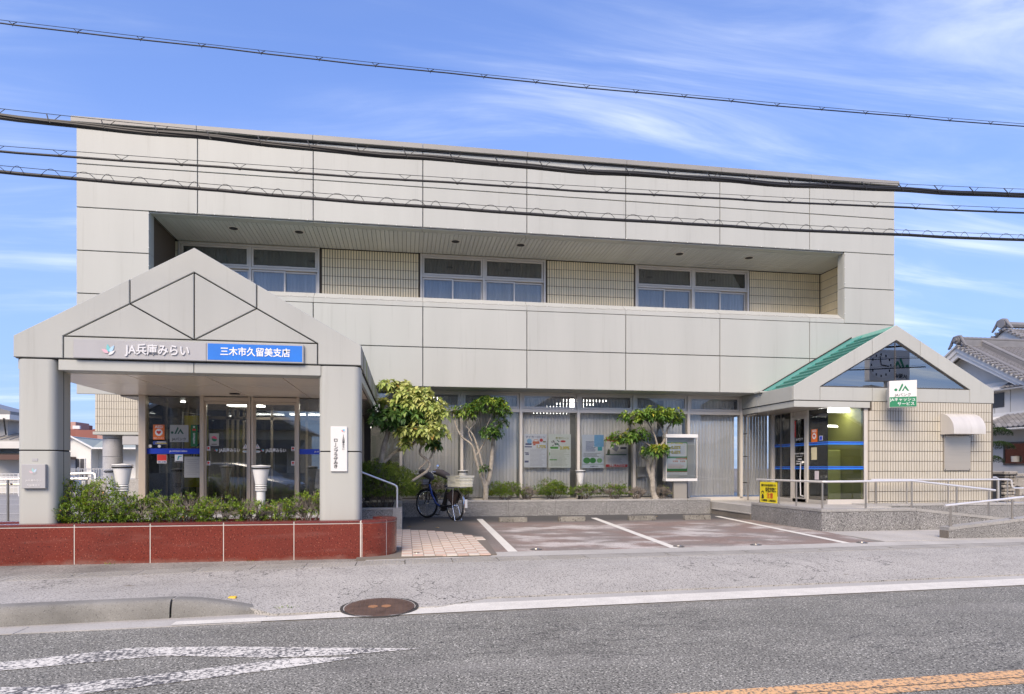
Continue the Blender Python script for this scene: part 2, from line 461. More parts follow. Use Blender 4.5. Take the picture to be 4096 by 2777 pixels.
# concrete gutter, then the strip of lighter concrete beside the driveway
worn = mat('worn_white_paint', (0.62,0.61,0.585), 0.75); nt, b, L = nodes(worn)
w = pos_noise(nt, 34, 4, rough=0.7)
w2 = pos_noise(nt, 2.2, 4)
ad = nt.nodes.new('ShaderNodeMath'); ad.operation='MULTIPLY_ADD'; ad.inputs[1].default_value=0.35; L.new(w2, ad.inputs[0]); L.new(w, ad.inputs[2])
g_ = nt.nodes.new('ShaderNodeNewGeometry'); nz = nt.nodes.new('ShaderNodeTexNoise'); nz.inputs['Scale'].default_value = 3.0; L.new(g_.outputs['Position'], nz.inputs['Vector'])
vm = nt.nodes.new('ShaderNodeVectorMath'); vm.operation = 'MULTIPLY_ADD'; vm.inputs[1].default_value = (0.5,0.5,0); L.new(nz.outputs['Color'], vm.inputs[0]); L.new(g_.outputs['Position'], vm.inputs[2])
vn = nt.nodes.new('ShaderNodeTexVoronoi'); vn.feature = 'DISTANCE_TO_EDGE'; vn.inputs['Scale'].default_value = 3.2; L.new(vm.outputs[0], vn.inputs['Vector'])
vor = vn.outputs['Distance']
cr = ramp2(nt, vor, 0.004, 0.013)
f1 = ramp2(nt, ad.outputs[0], 0.57, 0.74)
f2 = nt.nodes.new('ShaderNodeMath'); f2.operation='MULTIPLY'; L.new(f1, f2.inputs[0]); L.new(cr, f2.inputs[1])
mx = mixcol(nt, f2.outputs[0], (0.09,0.09,0.092), (0.66,0.645,0.59))
L.new(mx, b.inputs['Base Color'])
line_m = mat('line_paint', (0.66,0.645,0.59), 0.7, var=0.06, vscale=6, fine=0.10, fscale=90)
orange_l = mat('orange_line_paint', (0.62,0.30,0.10), 0.75); nt, b, L = nodes(orange_l)
L.new(mixcol(nt, ramp2(nt, pos_noise(nt, 40, 4, rough=0.7), 0.40, 0.52), (0.12,0.11,0.10), (0.68,0.41,0.20)), b.inputs['Base Color'])
gut_m = speckled('gutter_concrete', (0.40,0.39,0.365), (0.30,0.29,0.27), (0.47,0.46,0.44), 60, 0.85, 0.2, 0.14)
gs = struct(MB().build('gutter_strip', gut_m))
bpy.data.objects.remove(gs)
gutter = MB()
for a, c in zip(xs, xs[1:]): gutter.quad((a,edge(a)-0.002,0.001),(c,edge(c)-0.002,0.001),(c,edge(c)+0.66,0.001),(a,edge(a)+0.66,0.001))
gutter = struct(gutter.build('gutter', conc_m))
x = -14.0
while x < 20:                                       # gutter blocks with open joints
    ln = 1.83
    def P(xx, o): return (xx, edge(xx)+o)
    wd = 0.225 if x+ln < 0.4 else 0.19
    o0 = 0.0 if x+ln < 0.4 else 0.36
    a, c = x+0.004, x+ln-0.004
    bl = MB().prism([P(a,o0), P(c,o0), P(c,o0+wd), P(a,o0+wd)], 'z', 0.006, -0.015)
    bl.build('gutter_block', gut_m, gutter)
    x += ln
pl = MB(); xx = -0.95
for a, c in zip([-0.95,0,2,4,6,8,12,20,40], [0,2,4,6,8,12,20,40,60]):
    pl.quad((a,edge(a)+0.003,0.010),(c,edge(c)+0.003,0.010),(c,edge(c)+0.352,0.010),(a,edge(a)+(0.352 if a > -0.9 else 0.16),0.010))
for a, c in [(-1.9,-0.95)]:
    pl.quad((a,edge(a)+0.02,0.010),(c,edge(c)+0.003,0.010),(c,edge(c)+0.16,0.010),(a,edge(a)+0.15,0.010))
pl.build('white_edge_line', mat('edge_line_paint', (0.60,0.585,0.53), 0.75, var=0.10, vscale=5, fine=0.16, fscale=70), road)

# diamond marking and the orange centre lines
def strip(name, pts_a, pts_b, m_, z=0.004):
    s = MB()
    for (p,q),(p2,q2) in zip(zip(pts_a,pts_b), zip(pts_a[1:],pts_b[1:])):
        s.quad((p[0],p[1],z),(p2[0],p2[1],z),(q2[0],q2[1],z),(q[0],q[1],z))
    return s.build(name, m_, road)
strip('diamond_marking', [(0.10,4.745),(-0.45,4.86),(-1.326,5.035),(-1.95,5.10),(-2.65,4.86),(-3.4,4.55)],
      [(0.08,4.735),(-0.45,4.665),(-0.92,4.68),(-1.65,4.85),(-2.55,4.66),(-3.3,4.36)], worn)
strip('diamond_marking', [(-0.30,4.600),(-0.79,4.645),(-1.50,4.43),(-2.10,4.285),(-2.7,4.33),(-3.3,4.42)],
      [(-0.33,4.575),(-0.80,4.41),(-1.508,4.19),(-2.10,4.04),(-2.8,4.10),(-3.4,4.20)], worn)
for o0, o1 in ((3.395,3.518),(3.295,3.383)):
    s = MB()
    for a, c in zip(xs, xs[1:]): s.quad((a,o0+0.0267*a,0.004),(c,o0+0.0267*c,0.004),(c,o1+0.0267*c,0.004),(a,o1+0.0267*a,0.004))
    s.build('orange_centre_line', orange_l, road)

# pavement
nt, b, L = nodes(walk_m)
src = b.inputs['Base Color'].links[0].from_socket
ck = pos_noise(nt, 0.8, 6, (1.2,0.7,1), rough=0.6, off=(1.3,7.1,0))
d = nt.nodes.new('ShaderNodeMath'); d.operation = 'SUBTRACT'; d.inputs[1].default_value = 0.5; L.new(ck, d.inputs[0])
a_ = nt.nodes.new('ShaderNodeMath'); a_.operation = 'ABSOLUTE'; L.new(d.outputs[0], a_.inputs[0])
crk = ramp2(nt, a_.outputs[0], 0.0050, 0.0)
msk = nt.nodes.new('ShaderNodeMath'); msk.operation = 'MULTIPLY'; L.new(crk, msk.inputs[0]); L.new(ramp2(nt, pos_noise(nt, 0.4, 2, off=(2,8,0)), 0.47, 0.56), msk.inputs[1])
c2 = mixcol(nt, msk.outputs[0], src, (0.06,0.058,0.055))
st = ramp2(nt, pos_noise(nt, 3.5, 3, (1,1.6,1), off=(5,5,0)), 0.70, 0.80)
L.new(mixcol(nt, st, c2, (0.12,0.09,0.06)), b.inputs['Base Color'])
def front(x): return edge(x) + (0.40 if x < -1.15 else (0.553 if x > 0.3 else 0.24))
wk = MB(); gx = [-40,-20,-12,-8,-6,-5,-4,-3.2,-2.6,-2.0,-1.8,-1.6,-1.4,-1.15,-0.8,-0.3,0.3,0.8,1.5,2.5,3.5,5,6.5,8,10,14,20,40]
rows = 6; vs = []; fs = []
for i, x in enumerate(gx):
    y0, y1 = front(x), dl(x)
    vs.append((x, y0+0.004, -0.04))
    for j in range(rows+1):
        t = j/rows; y = y0+(y1-y0)*t
        tt = min(1.0, t*1.6)
        vs.append((x, y, zf(x)+(zb(x)-zf(x))*tt + 0.006))
n = rows+2
for i in range(len(gx)-1):
    for j in range(rows+1): fs.append((i*n+j, (i+1)*n+j, (i+1)*n+j+1, i*n+j+1))
struct(wk.add(vs, fs).build('pavement', walk_m))

# kerb stones, the last one ramping down to the driveway
def ky(x): return 6.225 + 0.085*x
kerb = MB()
for a, c in [(-16,-2.0)]:
    kerb.prism([(a,ky(a)+0.03),(c,ky(c)+0.03),(c,ky(c)+0.13),(a,ky(a)+0.13)], 'z', -0.04, 0.08)
kerb = struct(kerb.build('kerb', dark_m))
def kerb_stone(a, c, h0, h1):
    prof = lambda h: [(0.0,-0.04),(0.012,h*0.55),(0.028,h-0.022),(0.05,h-0.004),(0.075,h),(0.185,h),(0.185,-0.04)]
    k = MB(); n_ = 8 if h1 < h0 else 2
    rings = []
    for i in range(n_+1):
        t = i/n_; x = a+(c-a)*t
        s_ = 0.0 if h1 == h0 else (t**1.6)
        h = h0+(h1-h0)*s_
        rings.append([(x, ky(x)+q*(1 if h1==h0 else 1-0.25*t), z if z < 0 else max(z,-0.03)) for q, z in prof(h)])
    p = len(rings[0]); v = [q for r_ in rings for q in r_]; f = [tuple(range(p)), tuple(range(len(v)-1,len(v)-p-1,-1))]
    for i in range(n_):
        for j in range(p): f.append((i*p+j,(i+1)*p+j,(i+1)*p+(j+1)%p,i*p+(j+1)%p))
    k.add(v, f).build('kerb_stone', kerb_m, kerb, smooth=True)
for a, c in [(-9.2,-7.4),(-7.39,-5.6),(-5.59,-3.8),(-3.79,-2.012)]: kerb_stone(a, c, 0.158, 0.158)
kerb_stone(-1.995, -1.16, 0.155, 0.004)

# manhole cover set into the gutter line
mc = thing('manhole_cover', 'round rusty iron manhole cover at the edge of the road', 'manhole cover', (-0.23,6.14,0.0))
rust = mat('rusty_iron', (0.13,0.085,0.065), 0.65, metal=0.4, var=0.25, vscale=9)
MB().lathe([(0.0,0.0),(0.355,0.0),(0.355,0.022),(0.33,0.024),(0.325,0.016),(0.0,0.016)], (-0.23,6.14,0.003), 40).build('frame_ring', mat('iron_ring', (0.07,0.066,0.06), 0.6, metal=0.5), mc)
MB().lathe([(0.0,0.0),(0.318,0.0),(0.318,0.021),(0.312,0.024),(0.0,0.024)], (-0.23,6.14,0.003), 40).build('lid', rust, mc)
st = MB()
for i in range(-7,8):
    for j in range(-7,8):
        x, y = i*0.04, j*0.04
        if x*x+y*y < 0.083: st.box(-0.23+x-0.014,-0.23+x+0.014,6.14+y-0.012,6.14+y+0.012,0.0265,0.0292)
st.build('stud_pattern', rust, mc, kind='stuff')
for dx in (-0.05, 0.05):
    MB().lathe([(0,0),(0.045,0),(0.045,0.012),(0,0.012)], (-0.23+dx*1.2,6.14,0.0185), 14).build('lid_badge', mat('worn_badge', (0.30,0.15,0.07), 0.7), mc)

mc.rotation_euler = (0.052, 0, 0)                  # lies with the fall of the pavement edge
# drain covers along the back of the pavement
drain = MB()
gx2 = [-14,-10,-6,-4.2,-3,-1.8,-0.4,1.2,3,4.7,6.9,9.4,14]
for a, c in zip(gx2, gx2[1:]): drain.quad((a,dl(a)-0.01,0.06),(c,dl(c)-0.01,0.06),(c,dl(c)+0.42,0.06),(a,dl(a)+0.42,0.06))
drain = struct(drain.build('drainage_channel', dark_m))
cov_m = speckled('drain_cover_concrete', (0.30,0.29,0.265), (0.20,0.19,0.175), (0.38,0.37,0.345), 60, 0.85, 0.3, 0.16)
x = -9.6; i = 0
while x < 13:
    a, c = x+0.005, x+0.6-0.005
    s0 = (dl(c)-dl(a))/(c-a)
    cv = MB(); w_ = 0.36
    notch = 0.05 if i % 2 else 0.0
    pts = [(a,dl(a)),(c,dl(c)),(c,dl(c)+w_*0.38),(c-notch,dl(c)+w_*0.42),(c-notch,dl(c)+w_*0.58),(c,dl(c)+w_*0.62),(c,dl(c)+w_),(a,dl(a)+w_)]
    cv.prism(pts, 'z', 0.110, 0.065)
    o = cv.build('drain_cover', cov_m, drain)
    if x < 2.0:
        st = MB()
        for p in range(13):
            for q in range(5):
                xx = a+0.05+p*0.04; yy = dl(xx)+0.06+q*0.058
                if xx < c-0.06: st.box(xx,xx+0.020,yy,yy+0.028,0.109,0.1135)
        if st.v: st.build('stud_pattern', cov_m, o, kind='stuff')
    x += 0.6; i += 1
# rough concrete strip between the covers and the walls
apr = MB()
for a, c in zip(gx2, gx2[1:]):
    if a >= -0.5: continue
    apr.quad((a,dl(a)+0.36,0.100),(c,dl(c)+0.36,0.100),(c,8.95,0.125),(a,8.95,0.125))
struct(apr.build('gravel_strip', speckled('gravel_strip', (0.22,0.21,0.19), (0.09,0.085,0.08), (0.44,0.43,0.40), 38, 0.95, 0.8, 0.35)))

# ---- parking lot: stained reddish asphalt, dark at the back
lot_m = mat('stained_lot', (0.14,0.11,0.10), 0.8); nt, b, L = nodes(lot_m)
geo = nt.nodes.new('ShaderNodeNewGeometry'); sp = nt.nodes.new('ShaderNodeSeparateXYZ'); L.new(geo.outputs['Position'], sp.inputs[0])
c = mixcol(nt, ramp2(nt, pos_noise(nt, 1.1, 4, (1,1.3,1)), 0.35, 0.65), (0.212,0.185,0.168), (0.230,0.168,0.143))
wear = ramp2(nt, pos_noise(nt, 1.15, 6, (0.8,1.25,1), rough=0.62, off=(2.2,0.4,0)), 0.46, 0.66)
def band(lo, hi, ax):
    n_ = ramp2(nt, sp.outputs[ax], lo, hi); return n_
wm = nt.nodes.new('ShaderNodeMath'); wm.operation='MULTIPLY'; L.new(wear, wm.inputs[0]); L.new(band(13.9,12.6,1), wm.inputs[1])
wm2 = nt.nodes.new('ShaderNodeMath'); wm2.operation='MULTIPLY'; L.new(wm.outputs[0], wm2.inputs[0]); L.new(band(1.2,2.0,0), wm2.inputs[1])
wm3 = nt.nodes.new('ShaderNodeMath'); wm3.operation='MULTIPLY'; L.new(wm2.outputs[0], wm3.inputs[0]); wm3.inputs[1].default_value = 0.85
c = mixcol(nt, wm3.outputs[0], c, (0.55,0.52,0.49))
tar = nt.nodes.new('ShaderNodeMath'); tar.operation='MAXIMUM'; L.new(band(13.2,14.3,1), tar.inputs[0])
t2 = nt.nodes.new('ShaderNodeMath'); t2.operation='MULTIPLY'; L.new(band(1.6,1.1,0), t2.inputs[0]); L.new(band(9.6,11.2,1), t2.inputs[1]); L.new(t2.outputs[0], tar.inputs[1])
c = mixcol(nt, tar.outputs[0], c, (0.068,0.066,0.064))
c = mixcol(nt, ramp2(nt, pos_noise(nt, 70, 2), 0.58, 0.70), c, (0.07,0.065,0.06))
L.new(c, b.inputs['Base Color'])
bp = nt.nodes.new('ShaderNodeBump'); bp.inputs['Strength'].default_value = 0.4; bp.inputs['Distance'].default_value = 0.004
L.new(pos_noise(nt, 60, 2), bp.inputs['Height']); L.new(bp.outputs[0], b.inputs['Normal'])
def lz(y): return 0.118 + (y-9.0)*0.005
lot = MB()
lx = [-0.6,1.2,3,4.7,6.2,7.42]
for a, c_ in zip(lx, lx[1:]):
    lot.quad((a,dl(a)+0.68,lz(9)),(c_,dl(c_)+0.68,lz(9)),(c_,15.6,lz(15.6)),(a,15.6,lz(15.6)))
lot.add([(7.42,dl(7.42)+0.68,lz(9)),(7.66,11.06,lz(11)),(7.66,15.6,lz(15.6)),(7.42,15.6,lz(15.6))],[(0,1,2,3)])
lot = struct(lot.build('parking_lot', lot_m))
# pale concrete band between the covers and the lot
pb = MB()
gx3 = [-0.5,1.2,3,4.7,6.9,9.4,14]
for a, c_ in zip(gx3, gx3[1:]):
    pb.quad((a,dl(a)+0.36,0.112),(c_,dl(c_)+0.36,0.112),(c_,dl(c_)+0.74,0.124),(a,dl(a)+0.74,0.124))
struct(pb.build('concrete_apron', gut_m))
def lot_line(p0, p1, w):
    s = MB(); h = w/2
    s.quad((p0[0]-h,p0[1],lz(p0[1])+0.004),(p1[0]-h,p1[1],lz(p1[1])+0.004),(p1[0]+h,p1[1],lz(p1[1])+0.004),(p0[0]+h,p0[1],lz(p0[1])+0.004))
    s.build('parking_line', line_m, lot)
lot_line((1.66,14.70),(1.50,9.10), 0.135)
lot_line((4.30,14.62),(3.93,9.15), 0.135)
lot_line((7.35,14.62),(6.85,9.28), 0.135)
for i, (u, lab) in enumerate([(1.87,'iron drain cap by the end of the first parking line'),(4.05,'iron drain cap by the second parking line'),(5.3,'iron drain cap in the middle of the right parking bay'),(7.1,'iron drain cap by the end of the long right parking line'),(0.16,'iron drain cap in the pink and cream pavers')]):
    y = 9.28 if u > 1 else 9.0; zc_ = lz(y)+ (0.002 if u > 1 else 0.010)
    t = thing('drain_cap', lab, 'drain cap', (u,y,zc_), 'small round drain caps along the lot')
    MB().lathe([(0,0),(0.085,0),(0.085,0.006),(0.07,0.012),(0,0.012)], (u,y,zc_), 20).build('rim', mat('cap_iron%d' % i, (0.16,0.15,0.14), 0.5, metal=0.5), t)
    MB().lathe([(0,0),(0.045,0),(0.04,0.008),(0,0.008)], (u,y,zc_+0.012), 16).build('lid', steel_p, t)

# wheel stops
stop_m = speckled('old_concrete_block', (0.20,0.19,0.165), (0.05,0.047,0.042), (0.36,0.35,0.32), 30, 0.95, 0.6, 0.35)
for (x0, x1), lab in zip([(1.99,2.59),(3.29,3.88),(4.88,5.50),(6.18,6.79)],
        ['mossy concrete wheel stop nearest the bicycle','mossy concrete wheel stop right of the one nearest the bicycle','mossy concrete wheel stop left of the one nearest the steps','mossy concrete wheel stop nearest the steps']):
    y = 13.88; z = lz(y)
    w = MB().prism([(y-0.075,z-0.01),(y-0.06,z+0.10),(y+0.06,z+0.10),(y+0.075,z-0.01)], 'x', x0, x1, 0.012)
    tag(w.build('wheel_stop', stop_m), lab, 'wheel stop', 'concrete wheel stops at the back of the bays')

# pink and cream pavers beside the red planter
pav_base = MB().prism([(-0.62,8.62),(1.23,8.80),(1.32,10.93),(0.98,11.75),(0.70,12.12),(0.30,12.42),(-0.06,12.64),(-0.62,12.64)], 'z', lz(12)-0.03, lz(12)+0.004)
paving = struct(pav_base.build('paving', mat('paver_joint', (0.16,0.14,0.12), 0.95)))
pv = [mat('paver_cream', (0.56,0.51,0.44), 0.8, fine=0.06, obj=0.05), mat('paver_pink', (0.50,0.37,0.30), 0.8, fine=0.06, obj=0.06)]
pm = [MB().cbox(-0.0715,0.0715,-0.0715,0.0715,-0.02,0.0,0.004).mesh('paver', m_) for m_ in pv]
bound = lambda x, y: y < lerp_pts([(-1,12.62),(0.0,12.60),(0.30,12.38),(0.70,12.06),(1.0,11.65),(1.31,10.9)], x) and x < 1.30-0.03*(10.9-y)*(y<10.9)
for i in range(13):
    for j in range(26):
        x = -0.57+i*0.149; y = 8.80+j*0.149
        if x*0.1+8.66 > y: continue
        if x < -0.12 and y < 9.75: continue
        if not bound(x+0.07, y+0.05): continue
        link('paver', pm[(i+j) % 2], paving, (x, y, lz(12)+0.012))

# light slabs leading to the ramp
rp = struct(MB().prism([(7.35,9.22),(8.95,9.30),(14,9.75),(14,11.06),(7.60,11.06)], 'z', 0.06, 0.118).build('ramp_paving', mat('slab_joint', (0.20,0.19,0.17), 0.95)))
slab_m = speckled('ramp_slab', (0.42,0.405,0.375), (0.30,0.29,0.27), (0.50,0.49,0.46), 50, 0.8, 0.1, 0.10)
for i in range(9):
    for j in range(3):
        x0 = 7.62+i*0.6; y0 = 9.42+j*0.55
        x1 = min(x0+0.592, 13.9); z0 = 0.120
        MB().cbox(x0,x1,y0,min(y0+0.542,11.0),z0-0.03,z0+0.006,0.003).build('slab', slab_m, rp)
# ================================================================== the bank building
bank = thing('bank_building', 'long two-storey pale panelled building with a recessed upper balcony', 'building', (2.9,15.5,0.1))
CX_ = [-7.03,-4.558,-2.072,0.414,2.90,5.386,7.873,10.36,12.835]
G = 0.009
YF = 15.50
def fpanel(x0, x1, z0, z1, y=YF, th=0.045):
    MB().prism([(x0+G,z0+G),(x1-G,z0+G),(x1-G,z1-G),(x0+G,z1-G)], 'y', y, y+th, 0.006).build('facade_panel', panel_m, bank)
for a, c in zip(CX_, CX_[1:]):
    fpanel(a, c, 7.895, 8.735); fpanel(a, c, 6.955, 7.895)
    fpanel(a, c, 4.14, 5.09); fpanel(a, c, 3.21 if a > -7 else 2.90, 4.14)
    MB().cbox(a+0.003 if a > -7 else -7.10, c-0.003 if c < 12.8 else 12.905, YF-0.085, YF+0.5, 8.765, 8.885, 0.006).build('parapet_cap', cap_m, bank)
for x0, x1 in ((-7.03,-5.555),(11.35,12.835)):
    for z0, z1 in ((6.02,6.955),(5.09,6.02)): fpanel(x0, x1, z0, z1)
SX = [-5.555,-4.558,-2.072,0.414,2.90,5.386,7.873,10.36,11.35]
for a, c in zip(SX, SX[1:]):                          # sill strips with the slope behind them
    s = MB().prism([(YF,5.096),(YF,5.185),(15.765,5.372),(15.80,5.372),(15.80,5.096)], 'x', a+0.004, c-0.004)
    s.build('balcony_sill', panel_m, bank)
for x0, x1 in ((-5.60,-5.555),(11.35,11.395)):        # side returns of the opening
    for z0, z1 in ((6.02,6.945),(5.19,6.02)):
        MB().box(x0, x1, YF+0.05, 15.765, z0+0.005, z1-0.005).build('opening_return', panel_m, bank)
for a, c in zip(SX, SX[1:]):
    MB().box(a+0.004, c-0.004, YF+0.047, 15.765, 6.933, 6.953).build('opening_head', panel_m, bank)
# dark backing behind the joints and the solid body
bk = MB()
bk.box(-7.02,12.825,YF+0.047,YF+0.10,7.0,8.76); bk.box(-7.02,12.825,YF+0.047,YF+0.10,3.24,5.09)
bk.box(-7.02,-5.61,YF+0.047,YF+0.10,5.09,7.0); bk.box(11.40,12.825,YF+0.047,YF+0.10,5.09,7.0); bk.box(-7.02,-4.56,YF+0.047,YF+0.10,2.93,3.24)
bk.box(-7.0,12.8,YF-0.03,YF+0.10,8.735,8.77)
bk.build('joint_backing', joint_m, bank)
bd = MB()
bd.box(-6.98,12.79,15.60,17.36,6.975,8.80); bd.box(-6.98,12.79,17.45,28,3.3,8.80)
bd.box(-6.98,12.79,15.82,17.45,3.3,5.02); bd.box(-6.98,12.79,15.60,15.82,3.26,5.09)
bd.box(-6.98,-5.62,15.60,17.45,5.02,6.975); bd.box(11.96,12.79,15.60,17.45,5.02,6.975)
bd.build('wall_body', body_m, bank)
# soffit of the balcony: narrow boards running front to back
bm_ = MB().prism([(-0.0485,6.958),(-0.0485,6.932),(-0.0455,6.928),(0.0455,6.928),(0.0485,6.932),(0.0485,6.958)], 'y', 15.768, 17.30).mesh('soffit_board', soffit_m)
so = MB().box(-5.6,11.93,15.766,17.36,6.960,6.974).build('soffit', dark_m, bank)
x = -5.50
while x < 11.9:
    link('soffit_board', bm_, so, (x,0,0)); x += 0.1035
for i, (x, y) in enumerate([(-3.97,16.2),(-2.49,16.2),(1.237,16.25),(2.878,16.25),(7.112,16.25),(9.08,16.25)]):
    o = MB().lathe([(0.10,-0.006),(0.125,-0.006),(0.128,0.0),(0.10,0.0)], (x,y,6.926), 24).build('downlight', alu_m, bank)
    MB().lathe([(0.0,-0.003),(0.1,-0.003),(0.1,0.0),(0.0,0.0)], (x,y,6.9195), 20).build('lens', black_m, o)
# ground floor soffit
gs_ = MB().box(-7.0,9.8,15.56,16.36,3.245,3.26).build('ground_soffit', dark_m, bank)
bm2 = MB()
x = -6.9
while x < 9.75:
    bm2.prism([(x,3.245),(x,3.216),(x+0.1,3.216),(x+0.1,3.245)], 'y', 15.56, 16.34, 0.0); x += 0.1035
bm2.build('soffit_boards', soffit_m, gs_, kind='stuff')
# white net hooks and net cord round the balcony opening
hk = MB(); x = -5.4
while x < 11.3:
    hk.lathe([(0,-0.008),(0.012,-0.008),(0.012,0.008),(0,0.008)], (x,YF-0.006,6.965), 8); hk.lathe([(0,-0.008),(0.012,-0.008),(0.012,0.008),(0,0.008)], (x,15.52,5.225), 8); x += 0.40
for z in (5.35,5.75,6.15,6.55,6.9):
    for xx in (-5.565,11.36): hk.lathe([(0,-0.008),(0.012,-0.008),(0.012,0.008),(0,0.008)], (xx,YF-0.006,z), 8)
hk.build('net_hooks', white_m, bank, kind='stuff')
cord = MB(); x = -5.4; pts = []; pts2 = []
while x < 11.3:
    for t in range(4):
        pts.append((x+t*0.1, 15.515, 5.228-0.018*math.sin(math.pi*t/4))); pts2.append((x+t*0.1, YF-0.008, 6.963-0.012*math.sin(math.pi*t/4)))
    x += 0.40
cord.tube(pts, 0.005, 4); cord.tube(pts2, 0.004, 4)
cord.build('net_cord', mat('net_cord', (0.35,0.34,0.32), 0.8), bank)

# ---- tiled back wall of the balcony
YB = 17.30
WIN = [(-5.52,-2.157),(0.395,3.74),(6.275,9.645)]
wall = MB()
for a_, c_ in ((-5.62,-5.52),(-2.157,0.395),(3.74,6.275),(9.645,11.95)): wall.box(a_,c_,YB+0.012,YB+0.14,5.02,6.96)
wall.box(-5.62,11.95,YB+0.012,YB+0.14,6.90,6.96)
wall.box(11.915,11.96,15.77,YB+0.02,5.02,6.96); wall.box(-5.64,-5.61,15.77,YB+0.02,5.02,6.96)
wall = wall.build('tiled_wall', grout_m, bank)
PU, PV = 0.0662, 0.2290
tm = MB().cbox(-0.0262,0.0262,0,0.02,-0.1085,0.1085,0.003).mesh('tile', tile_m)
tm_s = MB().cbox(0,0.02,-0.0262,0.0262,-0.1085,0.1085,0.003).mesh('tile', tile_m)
cnt = 0; rest = MB()
zr = [6.93-0.145-PV*k for k in range(7)]
zr = [6.795-PV*k+0.0 for k in range(7)]
nx = int((11.90+5.58)/PU)
cand = []
for i in range(nx):
    x = -5.575+i*PU
    inw = any(a-0.03 < x < c+0.03 for a, c in WIN)
    for k, z in enumerate(zr):
        if inw: continue
        cand.append((x, z))
vis = [p for p in cand if p[0] > -2.2 and p[1] > 5.45]
step = len(vis)/300.0
chosen = set(int(q*step) for q in range(300))
for q, p in enumerate(vis):
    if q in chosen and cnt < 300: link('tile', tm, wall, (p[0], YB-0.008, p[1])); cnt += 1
    else: rest.cbox(p[0]-0.0262,p[0]+0.0262,YB-0.008,YB+0.012,p[1]-0.1085,p[1]+0.1085,0.003)
for p in cand:
    if p not in vis: rest.box(p[0]-0.0262,p[0]+0.0262,YB-0.008,YB+0.012,p[1]-0.1085,p[1]+0.1085)
for a, c in WIN:                                      # cut row over the windows
    x = a
    while x < c: rest.box(x,x+0.0545,YB-0.008,YB+0.012,6.90,6.957); x += PU
y = 15.80
while y < YB-0.03:                                    # side wall of the recess
    for z in zr: rest.box(11.905,11.925,y,y+0.0545,z-0.1085,z+0.1085)
    y += PU
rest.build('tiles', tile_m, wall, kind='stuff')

# ---- balcony windows
def sash(par, name, x0, x1, y, z0, z1, w=0.045, d=0.05, gm=glass_m, fm=alu_m):
    f = MB().box(x0,x1,y,y+d,z1-w,z1).box(x0,x1,y,y+d,z0,z0+w).box(x0,x0+w,y,y+d,z0+w,z1-w).box(x1-w,x1,y,y+d,z0+w,z1-w).build(name, fm, par)
    MB().box(x0+w*0.8,x1-w*0.8,y+d*0.45,y+d*0.55,z0+w*0.8,z1-w*0.8).build('pane', gm, f)
    return f
for q, (a, c) in enumerate(WIN):
    w = MB().box(a,c,YB-0.05,YB+0.10,6.855,6.90).box(a,a+0.05,YB-0.05,YB+0.10,5.02,6.855).box(c-0.05,c,YB-0.05,YB+0.10,5.02,6.855).box(a+0.05,c-0.05,YB-0.03,YB+0.10,6.30,6.35)
    mid = (a+c)/2; w.box(mid-0.03,mid+0.03,YB-0.035,YB+0.10,5.02,6.855)
    w = w.build('window', alu_m, bank)
    for x0, x1 in ((a+0.06,mid-0.035),(mid+0.035,c-0.06)):
        sash(w, 'sash', x0, x1, YB-0.02, 6.36, 6.85, 0.045, 0.05, glass_d)
        xm = (x0+x1)/2
        sash(w, 'sash', x0, xm+0.02, YB+0.0, 5.04, 6.29, 0.04, 0.04, frost_m)
        sash(w, 'sash', xm-0.02, x1, YB+0.045, 5.04, 6.29, 0.04, 0.04, frost_m)
    bl = MB().box(a+0.02,c-0.02,YB+0.105,YB+0.13,6.84,6.90).build('vertical_blind', alu_m, bank)
    x = a+0.09
    bmesh_ = MB().prism([(-0.042,0.0),(0.0,0.012),(0.042,0.0),(0.0,0.016)], 'z', 5.05, 6.85).mesh('blind_slat', blind_l)
    while x < c-0.05:
        o = link('blind_slat', bmesh_, bl, (x, YB+0.108, 0)); o.rotation_euler = (0,0,0)
        x += 0.088
    # the body behind is opened up by a dark room box
bd2 = bank.children

# ---- ground-floor shop front
YW = 16.30
front_ = MB().box(-1.05,9.85,YW-0.01,YW+0.10,3.185,3.245).box(-0.1,9.85,YW-0.005,YW+0.12,0.44,0.535).build('shop_front', alu_m, bank)
def zt(i): return 0
MX = [-0.10+1.495*i for i in range(7)]
for x in MX + [9.78]:
    MB().box(x-0.034,x+0.034,YW-0.05,YW+0.12,0.535,3.185).build('mullion', alu_m, front_)
pairs = list(zip(MX, MX[1:])) + [(8.87,9.78)]
for i, (a, c) in enumerate(pairs):
    MB().box(a+0.034,c-0.034,YW-0.03,YW+0.10,2.715,2.80).build('transom', alu_m, front_)
    sash(front_, 'fanlight', a+0.04, c-0.04, YW-0.015, 2.805, 3.18, 0.055, 0.05, glass_m)
    MB().box(a+0.034,c-0.034,YW+0.02,YW+0.03,0.535,2.715).build('window_pane', glass_m, front_)
    bl = MB().box(a+0.03,c-0.03,YW+0.20,YW+0.24,3.10,3.16).build('vertical_blind', alu_m, bank)
    sl = MB().prism([(-0.041,0.0),(0.0,0.010),(0.041,0.0),(0.0,0.014)], 'z', 0.56, 3.10).mesh('blind_slat', blind_m)
    x = a+0.075
    while x < c-0.03:
        if i == 2 and abs(x-(c-0.08)) < 0.05 or i == 4 and c-0.75 < x < c-0.62: x += 0.087; continue
        link('blind_slat', sl, bl, (x, YW+0.22, 0)); x += 0.087
# open pane beside the porch: lit office seen through it
MB().box(-1.04,-0.98,YW-0.05,YW+0.12,0.5,3.185).build('mullion', alu_b, front_)
MB().box(-0.98,-0.83,YW-0.02,YW+0.10,0.5,3.185).build('side_panel', mat('dark_bronze', (0.06,0.052,0.044), 0.4, metal=0.5), front_)
MB().box(-0.83,-0.134,YW+0.02,YW+0.03,0.535,3.185).build('window_pane', glass_d, front_)
